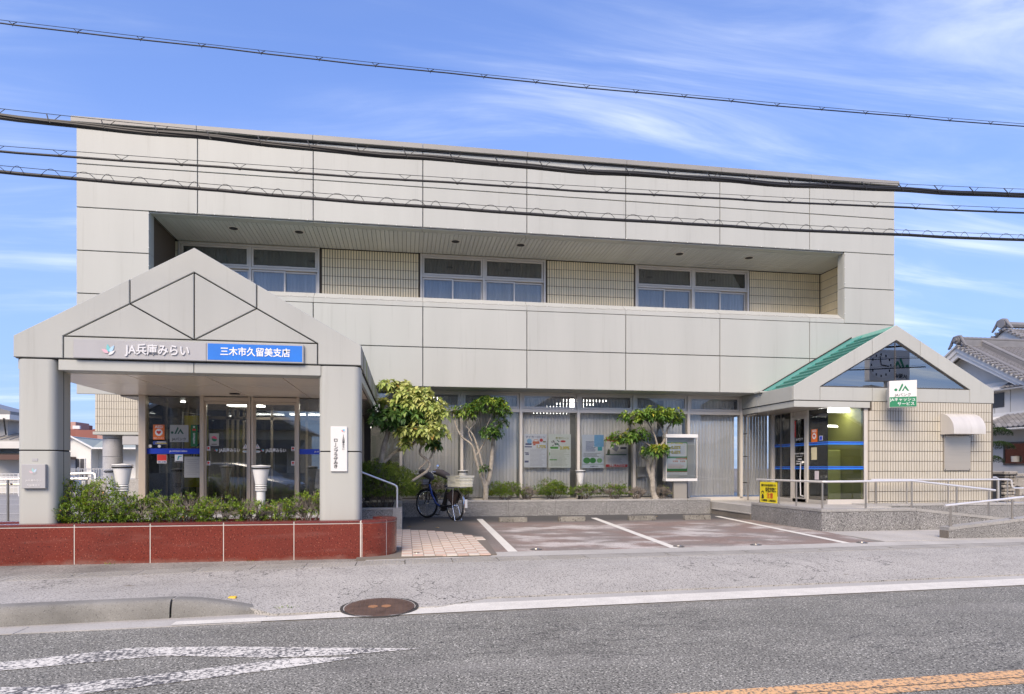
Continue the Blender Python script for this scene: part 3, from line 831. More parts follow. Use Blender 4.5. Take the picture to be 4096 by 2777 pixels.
# office interior
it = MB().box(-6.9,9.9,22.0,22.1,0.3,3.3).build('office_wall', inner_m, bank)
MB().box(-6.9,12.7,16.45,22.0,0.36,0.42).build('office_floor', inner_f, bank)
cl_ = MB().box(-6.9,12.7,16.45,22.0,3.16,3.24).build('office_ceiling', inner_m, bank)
for k, y in enumerate((17.2,18.2,19.2,20.2,21.2)):
    for x in (-1.6,0.4,4.8): MB().box(x-0.60,x+0.60,y-0.05,y+0.05,3.10,3.15).build('ceiling_light', lamp_on, bank)
MB().cbox(-1.6,0.6,18.4,19.0,0.42,1.15).build('counter', mat('counter', (0.16,0.14,0.12), 0.5), bank)
MB().cbox(-0.75,-0.40,18.0,18.1,1.15,1.55).build('monitor', black_m, bank)

# ---- left wing far back: tiled wall on a slab, round granite column
wing = thing('side_entrance_wing', 'low tiled side wing on a round granite column, seen through the porch', 'building', (-9.0,21.6,0.2))
wy = 21.6
ww = MB().box(-9.27,-6.0,wy+0.015,wy+3,2.40,4.6).build('tiled_wall', grout_m, wing)
tl = MB()
x = -9.265
while x < -7.4:
    for k in range(7):
        z = 2.415+k*0.229; tl.box(x,x+0.0545,wy,wy+0.015,z,z+0.2205)
    x += PU
tl.build('tiles', tile_w, ww, kind='stuff')
MB().cbox(-9.31,-6.0,wy-0.06,wy+3,2.31,2.40,0.008).build('slab_edge', panel_m, wing)
col_m = speckled('column_granite', (0.36,0.36,0.37), (0.22,0.22,0.23), (0.48,0.48,0.48), 45, 0.5, 0.0, 0.08)
for z0, z1 in ((0.96,1.10),(1.11,1.64),(1.65,2.20),(2.21,2.31)):
    MB().lathe([(0,0),(0.27,0),(0.275,0.005),(0.275,z1-z0-0.006),(0.27,z1-z0),(0,z1-z0)], (-8.93,wy+0.4,z0), 32).build('column', col_m, wing, smooth=True)
MB().cbox(-9.35,-6.0,wy-0.3,wy+1.2,0.10,0.96,0.01).build('plinth', gran_c, wing)
MB().box(-8.05,-6.6,wy+0.9,wy+0.95,0.96,2.31).build('door_glass', glass_d, wing)
MB().box(-8.45,-8.20,wy+0.85,wy+0.95,0.96,2.31).box(-8.12,-8.05,wy+0.85,wy+0.95,0.96,2.31).build('door_frame', alu_m, wing)
sb = MB().cbox(-8.42,-6.6,wy-0.22,wy-0.10,2.00,2.26,0.01).build('sign_board', sign_s, wing)
text('sign_letters', 'JA兵', 0.17, (-7.62,wy-0.225,2.12), sign_s, sb, extrude=0.01, bold=0.004)
logo_spot = (-8.0,wy-0.225,2.12)
# ================================================================== entrance porch
porch = thing('entrance_porch', 'gabled pale panel porch on two rounded pillars over the glass entrance', 'porch', (-2.67,8.95,0.5))
PY = 8.95; XC = -2.672; g_ = 0.010
def ppoly(name, pts, y=PY, th=0.05, m=panel_m):
    # shrink towards the middle of each edge so joints stay open
    return MB().prism(pts, 'y', y, y+th, 0.007).build(name, m, porch)
def mir(pts): return [(2*XC-x, z) for x, z in pts]
def ins(pts, d=0.007):
    n = len(pts); area = sum(pts[i][0]*pts[(i+1)%n][1]-pts[(i+1)%n][0]*pts[i][1] for i in range(n)); sg = 1 if area > 0 else -1
    out = []
    for i in range(n):
        p0, p1, p2 = Vector(pts[i-1]), Vector(pts[i]), Vector(pts[(i+1)%n])
        e1 = (p1-p0).normalized(); e2 = (p2-p1).normalized()
        n1 = Vector((-e1.y,e1.x))*sg; n2 = Vector((-e2.y,e2.x))*sg; m_ = n1+n2
        m_ = m_*(2/max(m_.length_squared,0.25)); out.append(tuple(p1+m_*d))
    return out
rakeL = [(-4.773,2.665),(-4.204,2.665),(-4.204,2.945),(-3.437,3.378),(-3.437,3.701),(-4.773,2.940)]
peak = [(-3.437,3.378),(XC,3.811),(-1.907,3.378),(-1.907,3.701),(XC,4.138),(-3.437,3.701)]
tri1 = [(-4.204,2.945),(XC,2.945),(-3.437,3.378)]
tri2 = [(-3.437,3.378),(XC,2.945),(XC,3.811)]
sgn = [(-4.204,2.665),(-1.140,2.665),(-1.140,2.945),(-4.204,2.945)]
for p in (rakeL, mir(rakeL), peak, tri1, mir(tri1), tri2, mir(tri2), sgn): ppoly('gable_panel', ins(p))
MB().prism([(-4.765,2.67),(-0.58,2.67),(-0.58,2.93),(XC,4.125),(-4.765,2.93)], 'y', PY+0.045, PY+0.16).build('gable_backing', joint_m, porch)
MB().box(-4.72,-0.62,PY+0.03,PY+0.5,2.655,2.668).build('shadow_gap', joint_m, porch)
# lower beam: pieces with a joint over the middle
for x0, x1 in ((-4.266,-2.684),(-2.676,-1.10)):
    MB().cbox(x0,x1,PY+0.012,PY+0.30,2.522,2.655,0.005).build('beam_panel', panel_m, porch)
# side fascias and lower side beams
for sx, x0, x1 in ((-1,-4.773,-4.72),(1,-0.632,-0.577)):
    for y0, y1 in ((PY+0.06,11.1),(11.11,13.3),(13.31,15.46)):
        MB().cbox(x0,x1,y0,y1,2.665,2.94,0.004).build('side_fascia', panel_m, porch)
        MB().cbox(x0+0.03 if sx<0 else x0-0.02,x1+0.05 if sx<0 else x1-0.03,y0,y1,2.53,2.655,0.004).build('side_beam', panel_m, porch)
    MB().box(x0+0.02,x1-0.01,PY+0.1,15.46,2.652,2.667).build('shadow_gap', joint_m, porch)
# stains running down the right fascia
stain = mat('algae_stained_panel', (0.40,0.385,0.33), 0.6); nt, b, L = nodes(stain)
s1 = ramp2(nt, pos_noise(nt, 3.0, 5, (1,2.2,0.25), rough=0.65), 0.42, 0.60)
s2 = ramp2(nt, pos_noise(nt, 2.0, 4, (1,1.6,0.2), off=(3,0,0)), 0.52, 0.66)
c = mixcol(nt, s1, (0.46,0.44,0.385), (0.10,0.09,0.06)); c = mixcol(nt, s2, c, (0.26,0.29,0.08)); L.new(c, b.inputs['Base Color'])
for o in porch.children:
    if o.name.startswith('side_fascia'): o.data.materials[0] = stain
# roof behind the gable
rf = MB().prism([(-4.74,2.88),(-0.61,2.88),(XC,4.05)], 'y', PY+0.17, 15.5).build('roof', roof_g, porch)
# ceiling
for a, c in zip([-4.70,-3.603,-2.625,-1.635,-0.66], [-3.603,-2.625,-1.635,-0.66]):
    for y0, y1 in ((PY+0.30,10.27),(10.27,11.86)):
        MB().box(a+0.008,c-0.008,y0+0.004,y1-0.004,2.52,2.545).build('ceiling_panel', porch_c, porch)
MB().box(-4.70,-0.65,11.86,16.2,2.50,2.54).build('lobby_ceiling', mat('lobby_ceiling', (0.17,0.15,0.13), 0.25, spec=0.6), porch)
MB().box(-4.70,-0.65,PY+0.2,16.2,2.552,2.60).build('ceiling_void', dark_m, porch)
# pillars with rounded corners
def rrect(x0, x1, y0, y1, r, n=6):
    P = []
    for cx, cy, a0 in ((x1-r,y1-r,0),(x0+r,y1-r,90),(x0+r,y0+r,180),(x1-r,y0+r,270)):
        for i in range(n+1):
            a = R(a0+90*i/n); P.append((cx+r*math.cos(a), cy+r*math.sin(a)))
    return P
for x0, x1 in ((-4.735,-4.300),(-1.125,-0.590)):
    for z0, z1 in ((0.40,1.511),(1.529,2.652)):
        MB().prism(rrect(x0,x1,PY,PY+0.46,0.09,8), 'z', z1, z0, 0.005).build('pillar', panel_m, porch, smooth=True)
    MB().prism(rrect(x0+0.012,x1-0.012,PY+0.012,PY+0.448,0.08,8), 'z', 1.50, 1.54).build('pillar_joint', joint_m, porch)
MB().box(-4.310,-4.2985,9.160,9.172,0.6,2.6).build('pillar_seam', joint_m, porch)

# ---- glazed entrance
GY = 11.80; ZF = 0.56
posts = [(-4.381,-4.272),(-3.422,-3.358),(-2.648,-2.609),(-2.597,-2.558),(-1.857,-1.811),(-1.06,-1.0)]
ent = MB().box(-4.38,-1.0,GY-0.03,GY+0.10,0.50,0.575).build('entrance_glazing', alu_b, porch)
for a, c in posts: MB().cbox(a,c,GY-0.05,GY+0.09,0.575,2.52,0.004).build('post', alu_b, ent)
MB().box(-4.272,-3.422,GY+0.03,GY+0.042,0.575,2.50).build('pane', glass_d, ent)
MB().box(-1.811,-1.06,GY+0.03,GY+0.042,0.575,2.50).build('pane', glass_d, ent)
MB().box(-3.358,-2.648,GY-0.04,GY+0.08,2.435,2.505).build('header', alu_b, ent)
MB().box(-2.558,-1.857,GY-0.04,GY+0.08,2.435,2.505).build('header', alu_b, ent)
for a, c in ((-3.358,-2.648),(-2.558,-1.857)):
    d_ = MB().box(a,a+0.03,GY-0.01,GY+0.05,0.58,2.432).box(c-0.03,c,GY-0.01,GY+0.05,0.58,2.432).box(a+0.03,c-0.03,GY-0.01,GY+0.05,2.39,2.432).box(a+0.03,c-0.03,GY-0.01,GY+0.05,0.58,0.66).build('door', alu_b, porch)
    MB().box(a+0.03,c-0.03,GY+0.015,GY+0.025,0.66,2.39).build('pane', glass_d, d_)
# side glazing and the inner screen of the lobby
ls = MB().box(-4.40,-4.33,GY+0.1,15.4,0.50,0.575)
for y in (12.9,14.1,15.3): ls.box(-4.40,-4.33,y,y+0.06,0.575,2.50)
ls = ls.build('side_screen', alu_b, porch)
MB().box(-4.37,-4.36,GY+0.1,15.3,0.575,2.50).build('pane', glass_d, ls)
rs = MB().box(-1.02,-0.96,GY+0.1,16.2,0.50,0.575)
for y in (13.0,14.3,15.6): rs.box(-1.02,-0.96,y,y+0.06,0.575,2.50)
rs = rs.build('side_screen', alu_b, porch)
MB().box(-1.0,-0.99,GY+0.1,16.2,0.575,2.50).build('pane', glass_d, rs)
sc = MB()
for x in (-4.2,-3.62,-3.52,-3.42,-3.30,-2.75,-2.05,-1.5): sc.box(x,x+0.045,14.2,14.26,0.5,2.50)
sc.box(-4.33,-1.0,14.2,14.26,2.30,2.36)
sc.build('inner_screen', alu_b, porch)
MB().box(-4.33,-1.02,14.22,14.23,0.5,2.5).build('inner_pane', glass_d, porch)
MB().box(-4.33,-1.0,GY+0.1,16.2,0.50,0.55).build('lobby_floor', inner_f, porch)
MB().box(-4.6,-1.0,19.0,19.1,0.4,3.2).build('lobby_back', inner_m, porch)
for x, y in ((-3.0,13.2),(-1.3,13.2),(-2.2,15.2)):
    MB().box(x-0.32,x+0.32,y-0.13,y+0.13,2.485,2.499).build('ceiling_light', lamp_on, porch)
MB().lathe([(0,0),(0.035,0),(0.045,-0.012),(0,-0.02)], (-3.95,12.6,2.50), 14).build('downlight', lamp_on, porch)
MB().lathe([(0,0),(0.075,0),(0.085,-0.012),(0,-0.02)], (-2.75,11.3,2.52), 18).build('door_sensor', black_m, porch)
# porch floor and step
fl = speckled('porch_granite', (0.60,0.58,0.54), (0.45,0.43,0.40), (0.68,0.66,0.62), 45, 0.55, 0.0, 0.08)
MB().cbox(-4.6,-0.95,10.2,GY-0.02,0.10,0.50,0.01).build('floor', fl, porch)
MB().cbox(-4.6,-0.95,11.3,GY-0.025,0.495,0.555,0.006).build('door_step', fl, porch)

# ================================================================== red granite planter in front
nt, b, L = nodes(gran_r)
src = b.inputs['Base Color'].links[0].from_socket
gz_ = nt.nodes.new('ShaderNodeNewGeometry'); sz_ = nt.nodes.new('ShaderNodeSeparateXYZ'); L.new(gz_.outputs['Position'], sz_.inputs[0])
sp1 = nt.nodes.new('ShaderNodeMath'); sp1.operation='MULTIPLY_ADD'; sp1.inputs[1].default_value = 0.16; L.new(pos_noise(nt, 5, 5, (1,1,2)), sp1.inputs[0]); L.new(sz_.outputs[2], sp1.inputs[2])
dus = ramp2(nt, sp1.outputs[0], 0.26, 0.17); kd = nt.nodes.new('ShaderNodeMath'); kd.operation='MULTIPLY'; kd.inputs[1].default_value=0.40; L.new(dus, kd.inputs[0])
c1_ = mixcol(nt, kd.outputs[0], src, (0.30,0.22,0.18))
hz1 = ramp2(nt, pos_noise(nt, 2.2, 4, (0.5,1,3), off=(2,0,1)), 0.55, 0.75); kh = nt.nodes.new('ShaderNodeMath'); kh.operation='MULTIPLY'; kh.inputs[1].default_value=0.16; L.new(hz1, kh.inputs[0])
L.new(mixcol(nt, kh.outputs[0], c1_, (0.36,0.22,0.18)), b.inputs['Base Color'])
plant = thing('red_planter', 'long polished red granite planter wall with white joints in front of the porch', 'planter', (-3.0,8.75,0.1))
PJ = [-6.57,-5.71,-4.85,-3.99,-3.128,-2.266,-1.41]
cor = MB().box(-6.6,-0.55,8.7555,8.93,0.05,0.606)
cor = cor.build('mortar_core', mortar_m, plant)
for a, c in list(zip(PJ, PJ[1:])) + [(-1.41,-0.575)]:
    MB().prism([(a+0.005,0.10),(c-0.005,0.10),(c-0.005,0.572),(a+0.005,0.572)], 'y', 8.752, 8.775, 0.002).build('granite_slab', gran_r, plant)
    MB().cbox(a+0.007,c-0.007,8.748,8.935,0.584,0.614,0.003).build('coping_stone', gran_rc, plant)
# rounded right end
def arc(cx, cy, r, a0, a1, n=10): return [(cx+r*math.cos(R(a0+(a1-a0)*i/n)), cy+r*math.sin(R(a0+(a1-a0)*i/n))) for i in range(n+1)]
ax_, ay_, ar = -0.57, 9.21, 0.455
def ring_block(a0, a1, r0, r1, z0, z1): return MB().prism(arc(ax_,ay_,r1,a0,a1)+arc(ax_,ay_,r0,a1,a0), 'z', z1, z0, 0.002)
ring_block(-89,65,ar-0.15,ar-0.004,0.05,0.606).build('mortar_core', mortar_m, plant)
for a0, a1 in ((-89,-45),(-43.2,0),(1.8,64)):
    ring_block(a0,a1,ar-0.02,ar+0.0,0.10,0.574).build('granite_slab', gran_r, plant, smooth=True)
    ring_block(a0,a1,ar-0.18,ar+0.004,0.582,0.614).build('coping_stone', gran_rc, plant)
MB().prism([(-6.6,8.93),(-0.57,8.93)]+arc(ax_,ay_,ar-0.16,-85,65)+[(-0.40,9.6),(-6.6,9.6)], 'z', 0.1, 0.50).build('soil', soil_m, plant)
MB().cbox(-6.6,-1.12,9.62,9.78,0.1,0.585,0.004).build('back_wall', gran_rc, plant)
MB().cbox(-6.6,-0.95,9.78,10.2,0.1,0.50,0.004).build('floor_edge', fl, plant)

# ================================================================== signs on the porch
def petal(cx, cz, ang, ln, wd, y, n=10):
    a = Vector((math.cos(R(ang)), math.sin(R(ang)))); b = Vector((-a.y, a.x)); P = []
    for i in range(n+1):
        t = i/n; P.append(Vector((cx,cz)) + a*ln*t + b*wd*math.sin(math.pi*t**0.85))
    for i in range(n-1,0,-1):
        t = i/n; P.append(Vector((cx,cz)) + a*ln*t - b*wd*math.sin(math.pi*t**0.85))
    return [tuple(p) for p in P]
def flower(par, cx, y, cz, s, th=0.006, pale=False):
    ms = ([teal_m, sky_p, pink_m, white_m] if s < 0.08 else [mat('soft_teal',(0.16,0.46,0.48),0.5), mat('soft_sky',(0.38,0.56,0.72),0.5), mat('soft_pink',(0.62,0.38,0.45),0.5), white_m]) if not pale else [mat('pale_teal',(0.30,0.50,0.50),0.5), mat('pale_sky',(0.45,0.55,0.66),0.5), mat('pale_pink',(0.56,0.42,0.46),0.5), sign_s]
    for (ang, ln, wd), m_, k in zip(((100,1.0,0.20),(58,0.98,0.19),(150,0.95,0.20),(35,0.95,0.16)), ms, range(4)):
        ox, oz = ((0,0.0),(0.08*s,0.0),(-0.02*s,-0.12*s),(-0.05*s,-0.35*s))[k]
        MB().prism(petal(cx+ox,cz-0.25*s+oz,ang,ln*s*0.95,wd*s,y), 'y', y-th*(1+0.25*k), y).build('petal', m_, par)
nb_s = thing('name_board', 'silver name board with flower emblem and raised letters on the gable', 'sign', (-3.3,8.93,2.66))
MB().cbox(-4.07,-2.515,8.905,8.945,2.672,2.905,0.004).build('board', sign_s, nb_s)
silv = mat('raised_silver', (0.62,0.62,0.63), 0.4, metal=0.1)
text('letters', 'JA兵庫みらい', 0.145, (-3.085,8.90,2.785), silv, nb_s, extrude=0.010, bold=0.0030, width=0.76)
flower(nb_s, -3.66, 8.904, 2.78, 0.105)
bs = thing('branch_sign', 'blue branch sign board with white letters on the gable', 'sign', (-1.9,8.93,2.66))
MB().cbox(-2.512,-1.312,8.905,8.945,2.672,2.915,0.004).build('frame', sign_s, bs)
MB().box(-2.495,-1.330,8.902,8.906,2.690,2.898).build('face', blue_m, bs)
text('letters', '三木市久留美支店', 0.118, (-1.912,8.90,2.793), text_w, bs, extrude=0.003, bold=0.0022, width=0.86)
vs_ = thing('vertical_sign', 'tall narrow white sign with vertical black lettering on the right pillar', 'sign', (-0.864,8.94,1.25))
MB().cbox(-0.972,-0.756,8.925,8.948,1.253,1.850,0.006).build('board', white_m, vs_)
text('letters', '\n'.join('ロ|ンプラザみき'), 0.054, (-0.905,8.923,1.492), text_b, vs_, bold=0.0010, line=0.92, width=0.056)
text('small_letters', '\n'.join('JA兵庫みらい'), 0.033, (-0.806,8.923,1.640), text_b, vs_, line=0.92, width=0.032, bold=0.0003)
flower(vs_, -0.806, 8.924, 1.797, 0.035, 0.002)
pq = thing('wall_plaque', 'square faded metal plaque with pale flower emblem on the left pillar', 'plaque', (-4.515,8.94,1.05))
MB().cbox(-4.648,-4.382,8.90,8.955,1.049,1.346,0.004).build('plate', sign_s, pq)
flower(pq, -4.515, 8.899, 1.26, 0.062, 0.001, True)
text('letters', 'JA兵庫みらい', 0.030, (-4.515,8.899,1.145), mat('faded_silver',(0.60,0.59,0.585),0.4), pq, bold=0.0006)
text('letters', '久留美支店', 0.030, (-4.515,8.899,1.085), MATS['faded_silver'], pq, bold=0.0006)
MB().cbox(-4.555,-4.49,8.946,8.952,1.385,1.42,0.002).build('sticker', sign_s, pq)

# ---- stickers and papers on the entrance glass
def sheet(name, x0, x1, z0, z1, y, m, lab, cat, group='stickers and notices on the entrance glass'):
    t = thing(name, lab, cat, ((x0+x1)/2,y,z0), group)
    MB().box(x0,x1,y-0.003,y,z0,z1).build('sheet', m, t)
    return t
def disc(par, name, x, y, z, r, m, n=20, h=0.001): MB().lathe([(0,-h),(r,-h),(r,0),(0,0)], (x,y,z), n, 'y').build(name, m, par)
def bars(par, name, rects, y, m):
    for x0, x1, z0, z1 in rects: MB().box(x0,x1,y-0.001,y,z0,z1).build(name, m, par)
def aed(x0, x1, z0, z1, y, lab, face='-y'):
    t = sheet('defibrillator_sticker', x0, x1, z0, z1, y, orange_m, lab, 'sticker')
    w = x1-x0; cx = (x0+x1)/2; h = z1-z0
    text('letters', 'AED', w*0.36, (cx,y-0.004,z1-h*0.15), text_w, t, bold=0.001)
    disc(t, 'badge', cx, y-0.003, z0+h*0.48, w*0.33, text_w)
    hp = [(cx+w*0.013*16*math.sin(R(a))**3, z0+h*0.49+w*0.013*(13*math.cos(R(a))-5*math.cos(R(2*a))-2*math.cos(R(3*a))-math.cos(R(4*a)))) for a in range(0,360,18)]
    MB().prism(hp, 'y', y-0.0055, y-0.0042).build('heart', text_r, t)
    text('caption', '設置しています', w*0.13, (cx,y-0.004,z0+h*0.10), text_w, t)
YG = GY-0.002
aed(-4.179,-3.999,1.779,2.029,GY+0.028,'orange defibrillator sticker on the left entrance glass')
GYs = GY+0.028
def ja_mark(par, cx, cz, s, y, m, ym=0.001):
    MB().prism([(cx-0.34*s,cz-0.33*s),(cx-0.14*s,cz-0.33*s),(cx+0.20*s,cz+0.40*s),(cx+0.06*s,cz+0.62*s)], 'y', y-ym, y).build('mark', m, par)
    MB().prism([(cx+0.02*s,cz-0.33*s),(cx+0.20*s,cz-0.33*s),(cx+0.36*s,cz+0.02*s),(cx+0.62*s,cz-0.33*s),(cx+0.82*s,cz-0.33*s),(cx+0.40*s,cz+0.36*s)], 'y', y-ym, y).build('mark', m, par)
    disc(par, 'mark', cx-0.60*s, y, cz-0.16*s, 0.17*s, m, 20, ym)
jb = sheet('bank_logo_sticker', -3.916,-3.621,1.740,2.028,GYs, mat('frosted_film',(0.34,0.35,0.34),0.6), 'grey square sticker with dark green logo on the left entrance glass', 'sticker')
ja_mark(jb, -3.80, 1.92, 0.13, GYs-0.0035, mat('dark_green_print',(0.01,0.07,0.045),0.5)); text('letters','JAバンク',0.058,(-3.768,GYs-0.004,1.785), text_b, jb, bold=0.0008)
gp = sheet('green_safety_sticker', -3.585,-3.478,1.668,2.027,GYs, mat('green_sheet',(0.01,0.13,0.035),0.5), 'narrow dark green safety sticker with white characters on the left entrance glass', 'sticker')
text('letters','\n'.join('安全運転宣言'),0.040,(-3.532,GYs-0.004,1.80), text_w, gp, line=0.75); text('star','★',0.05,(-3.532,GYs-0.004,1.995), text_w, gp); bars(gp,'stamp',[(-3.56,-3.505,1.935,1.965)],GYs-0.003,text_r)
bd_ = sheet('blue_film_band', -4.272,-3.422,1.540,1.630,GYs, band_m, 'wide blue film band across the left entrance glass', 'film band')
text('letters','JA HYOGO MIRAI',0.036,(-3.78,GYs-0.004,1.584), text_w, bd_, bold=0.001)
bd2_ = sheet('blue_film_band', -1.811,-1.06,1.540,1.630,GYs, band_m, 'short blue film band on the glass beside the right pillar', 'film band')
text('letters','JA HYOGO MIRAI',0.036,(-1.42,GYs-0.004,1.584), text_w, bd2_, bold=0.001)
sc_ = sheet('security_sticker', -4.116,-3.967,1.380,1.527,GYs, text_w, 'red and white security sticker below the blue band', 'sticker')
bars(sc_,'red_field',[(-4.114,-3.969,1.425,1.525)],GYs-0.003,mat('bright_red',(0.66,0.035,0.02),0.45)); text('letters','SECOM',0.040,(-4.041,GYs-0.004,1.402), text_n, sc_, bold=0.001)
ph = sheet('emergency_sticker', -3.838,-3.708,1.401,1.528,GYs, text_w, 'small white emergency-call sticker with teal handset below the blue band', 'sticker')
MB().prism([(-3.80,1.435),(-3.783,1.435),(-3.765,1.488),(-3.730,1.490),(-3.726,1.505),(-3.785,1.506)],'y',GYs-0.0045,GYs-0.003).build('handset', teal_m, ph); bars(ph,'caption',[(-3.83,-3.715,1.404,1.420)],GYs-0.003,text_b)
pp = sheet('notice_sheet', -3.688,-3.434,1.139,1.494,GYs, mat('grey_paper',(0.36,0.36,0.345),0.7), 'grey printed notice sheet low on the left entrance glass', 'notice')
bars(pp,'print_line',[(-3.66+0.02*(i%3),-3.46-0.03*(i%2),1.44-0.035*i,1.443-0.035*i) for i in range(8)],GYs-0.003,text_b)
bf = sheet('blue_plate_sticker', -4.179,-3.967,1.695,1.749,GYs, mat('royal_blue',(0.02,0.05,0.28),0.5), 'small blue sticker with yellow characters under the defibrillator sticker', 'sticker')
text('letters','三木防犯協会員',0.026,(-4.055,GYs-0.004,1.714), text_y, bf, bold=0.0006)
bars(bf,'white_line',[(-4.12,-3.975,1.733,1.743)],GYs-0.003,text_w)
sw = thing('intercom_button','white round intercom button on the left entrance glass','button',(-4.06,GYs,1.65),'stickers and notices on the entrance glass'); disc(sw,'dome',-4.08,GYs,1.668,0.024,text_w,18,0.008); disc(sw,'square_dome',-4.225,GYs,1.668,0.028,text_w,8,0.008)
fk = sheet('bank_swirl_sticker', -3.282,-3.130,1.679,1.890,GY+0.012, mat('pale_film',(0.40,0.40,0.38),0.6), 'pale sticker with red and green swirl on the left sliding door', 'sticker')
MB().prism(arc(-3.206,1.80,0.045,-20,170),'y',GY+0.007,GY+0.009).build('red_swirl', pink_m, fk); MB().prism(arc(-3.200,1.795,0.042,160,350),'y',GY+0.0065,GY+0.0085).build('green_swirl', text_g, fk); bars(fk,'caption',[(-3.25,-3.16,1.70,1.712)],GY+0.009,text_b)
for k, (cx, lab) in enumerate(((-2.985,'left'),(-2.23,'right'))):
    t = thing('door_lettering', 'white lettering with small flower emblem across the %s sliding door' % lab, 'lettering', (cx,GY+0.012,1.58), 'stickers and notices on the entrance glass')
    text('letters','JA兵庫みらい',0.075,(cx+0.03,GY+0.012,1.600), text_w, t, bold=0.0016, width=0.34); flower(t, cx-0.19, GY+0.012, 1.605, 0.04, 0.001)
    sx = -2.70 if k == 0 else -2.505
    t = thing('caution_sticker', 'white triangular caution sticker on the %s sliding door' % lab, 'sticker', (sx,GY+0.012,1.63), 'stickers and notices on the entrance glass')
    MB().prism([(sx-0.045,1.635),(sx+0.045,1.635),(sx,1.715)],'y',GY+0.009,GY+0.012).build('triangle', text_w, t); bars(t,'mark',[(sx-0.005,sx+0.005,1.660,1.693)],GY+0.009,text_n); bars(t,'dot',[(sx-0.005,sx+0.005,1.646,1.655),(sx-0.025,sx-0.017,1.65,1.658),(sx+0.017,sx+0.025,1.65,1.658)],GY+0.009,text_r)
    t = thing('arrow_sticker', 'white arrow sticker under the caution triangle on the %s sliding door' % lab, 'sticker', (sx,GY+0.012,1.56), 'stickers and notices on the entrance glass')
    sg = -1 if k == 0 else 1
    MB().prism([(sx-sg*0.05,1.565),(sx+sg*0.03,1.565),(sx+sg*0.055,1.583),(sx+sg*0.03,1.601),(sx-sg*0.05,1.601)],'y',GY+0.009,GY+0.012).build('arrow', text_w, t); bars(t,'print_line',[(sx-0.03,sx+0.02,1.580,1.586)],GY+0.009,teal_m)
    for z, hl in ((1.595,'upper'),(1.345,'lower')):
        x0 = -3.325 if k == 0 else -1.945
        t = sheet('no_smoking_sticker', x0,x0+0.055,z,z+0.075,GY+0.012, text_w, '%s small no-entry sticker at the outer edge of the %s sliding door' % (hl, lab), 'sticker')
        MB().lathe([(0.014,-0.001),(0.020,-0.001),(0.020,0),(0.014,0)], (x0+0.0275,GY+0.009,z+0.045), 18, 'y').build('ring', text_r, t); bars(t,'caption',[(x0+0.008,x0+0.047,z+0.008,z+0.016)],GY+0.009,text_b)
# yellow banner in the lobby, green one beside the right pillar
for (x, y, m_, lab, tx) in ((-4.02,12.9,yel_m,'yellow vertical banner on a pole inside the lobby','ロ|ン相談'),(-1.28,12.7,mat('green_cloth',(0.05,0.22,0.10),0.6),'green and yellow vertical banner on a pole beside the right pillar','')):
    t = thing('banner_flag', lab, 'banner', (x,y,0.55), 'banners inside the lobby')
    MB().tube([(x-0.03,y,0.55),(x-0.03,y,2.34)], 0.011, 8).tube([(x-0.03,y,2.33),(x+0.45,y,2.27)], 0.008, 8).build('pole', alu_m, t)
    f = MB(); n_ = 8
    for i in range(n_):
        xa, xb = x+0.42*i/n_, x+0.42*(i+1)/n_
        f.quad((xa,y+0.02*math.sin(i*1.3),0.95),(xb,y+0.02*math.sin((i+1)*1.3),0.95),(xb,y+0.02*math.sin((i+1)*1.3),2.27),(xa,y+0.02*math.sin(i*1.3),2.27))
    f.build('cloth', m_, t)
    MB().lathe([(0,0),(0.17,0),(0.17,0.05),(0.02,0.09),(0,0.09)], (x-0.03,y,0.55), 16).build('base', black_m, t)
    if tx: text('letters','\n'.join(tx),0.20,(x+0.20,y-0.03,1.72), text_b, t, line=0.75, bold=0.003)
# ================================================================== cash corner annex on the right
anx = thing('cash_corner_annex', 'small gabled annex with tiled front, glass door and green roof', 'building', (11.5,13.9,0.1))
AY = 13.886; AC = 11.545
def apoly(name, pts, m=panel_m, y=AY, th=0.05): return MB().prism(ins(pts,0.005), 'y', y, y+th, 0.006).build(name, m, anx)
def amir(pts): return [(2*AC-x, z) for x, z in pts]
arake = [(8.87,2.875),(9.549,2.875),(9.549,3.20),(10.905,3.976),(10.905,4.350),(8.87,3.209)]
apeak = [(10.905,3.976),(AC,4.342),(2*AC-10.905,3.976),(2*AC-10.905,4.350),(AC,4.708),(10.905,4.350)]
for p in (arake, amir(arake), apeak): apoly('gable_panel', p)
for a, c in ((9.549,10.905),(10.905,13.541)): apoly('gable_panel', [(a,2.875),(c,2.875),(c,3.20),(a,3.20)])
# glass triangle with a frame and a centre bar
tri = [(9.60,3.215),(13.49,3.215),(AC,4.325)]
MB().prism(tri,'y',AY+0.055,AY+0.063).build('gable_glass', glass('gable_mirror_glass',(0.80,0.84,0.86),2.3,0.24,0.0,(0.85,0.84,0.82)), anx)
fr = MB()
for p, q in zip(tri, tri[1:]+tri[:1]): fr.tube([(p[0],AY+0.05,p[1]),(q[0],AY+0.05,q[1])], 0.014, 6)
fr.box(AC-0.008,AC+0.008,AY+0.045,AY+0.055,3.215,4.32)
fr.build('gable_frame', mat('dark_frame',(0.10,0.09,0.08),0.5,metal=0.3), anx)
MB().prism([(9.3,3.05),(13.8,3.05),(AC,4.3)],'y',AY+0.14,AY+0.18).build('added_glass_backing', mat('glass_backing_grey',(0.50,0.53,0.54),0.8), anx)  # pale sheet added just behind the glass to catch sun and lighten it
MB().box(8.9,14.19,AY+0.046,AY+0.10,2.88,3.19).build('joint_backing', joint_m, anx)
MB().prism([(8.90,3.19),(9.52,3.19),(AC,4.36),(2*AC-9.52,3.19),(2*AC-8.90,3.19),(AC,4.68)],'y',AY+0.046,AY+0.10).build('joint_backing', joint_m, anx)
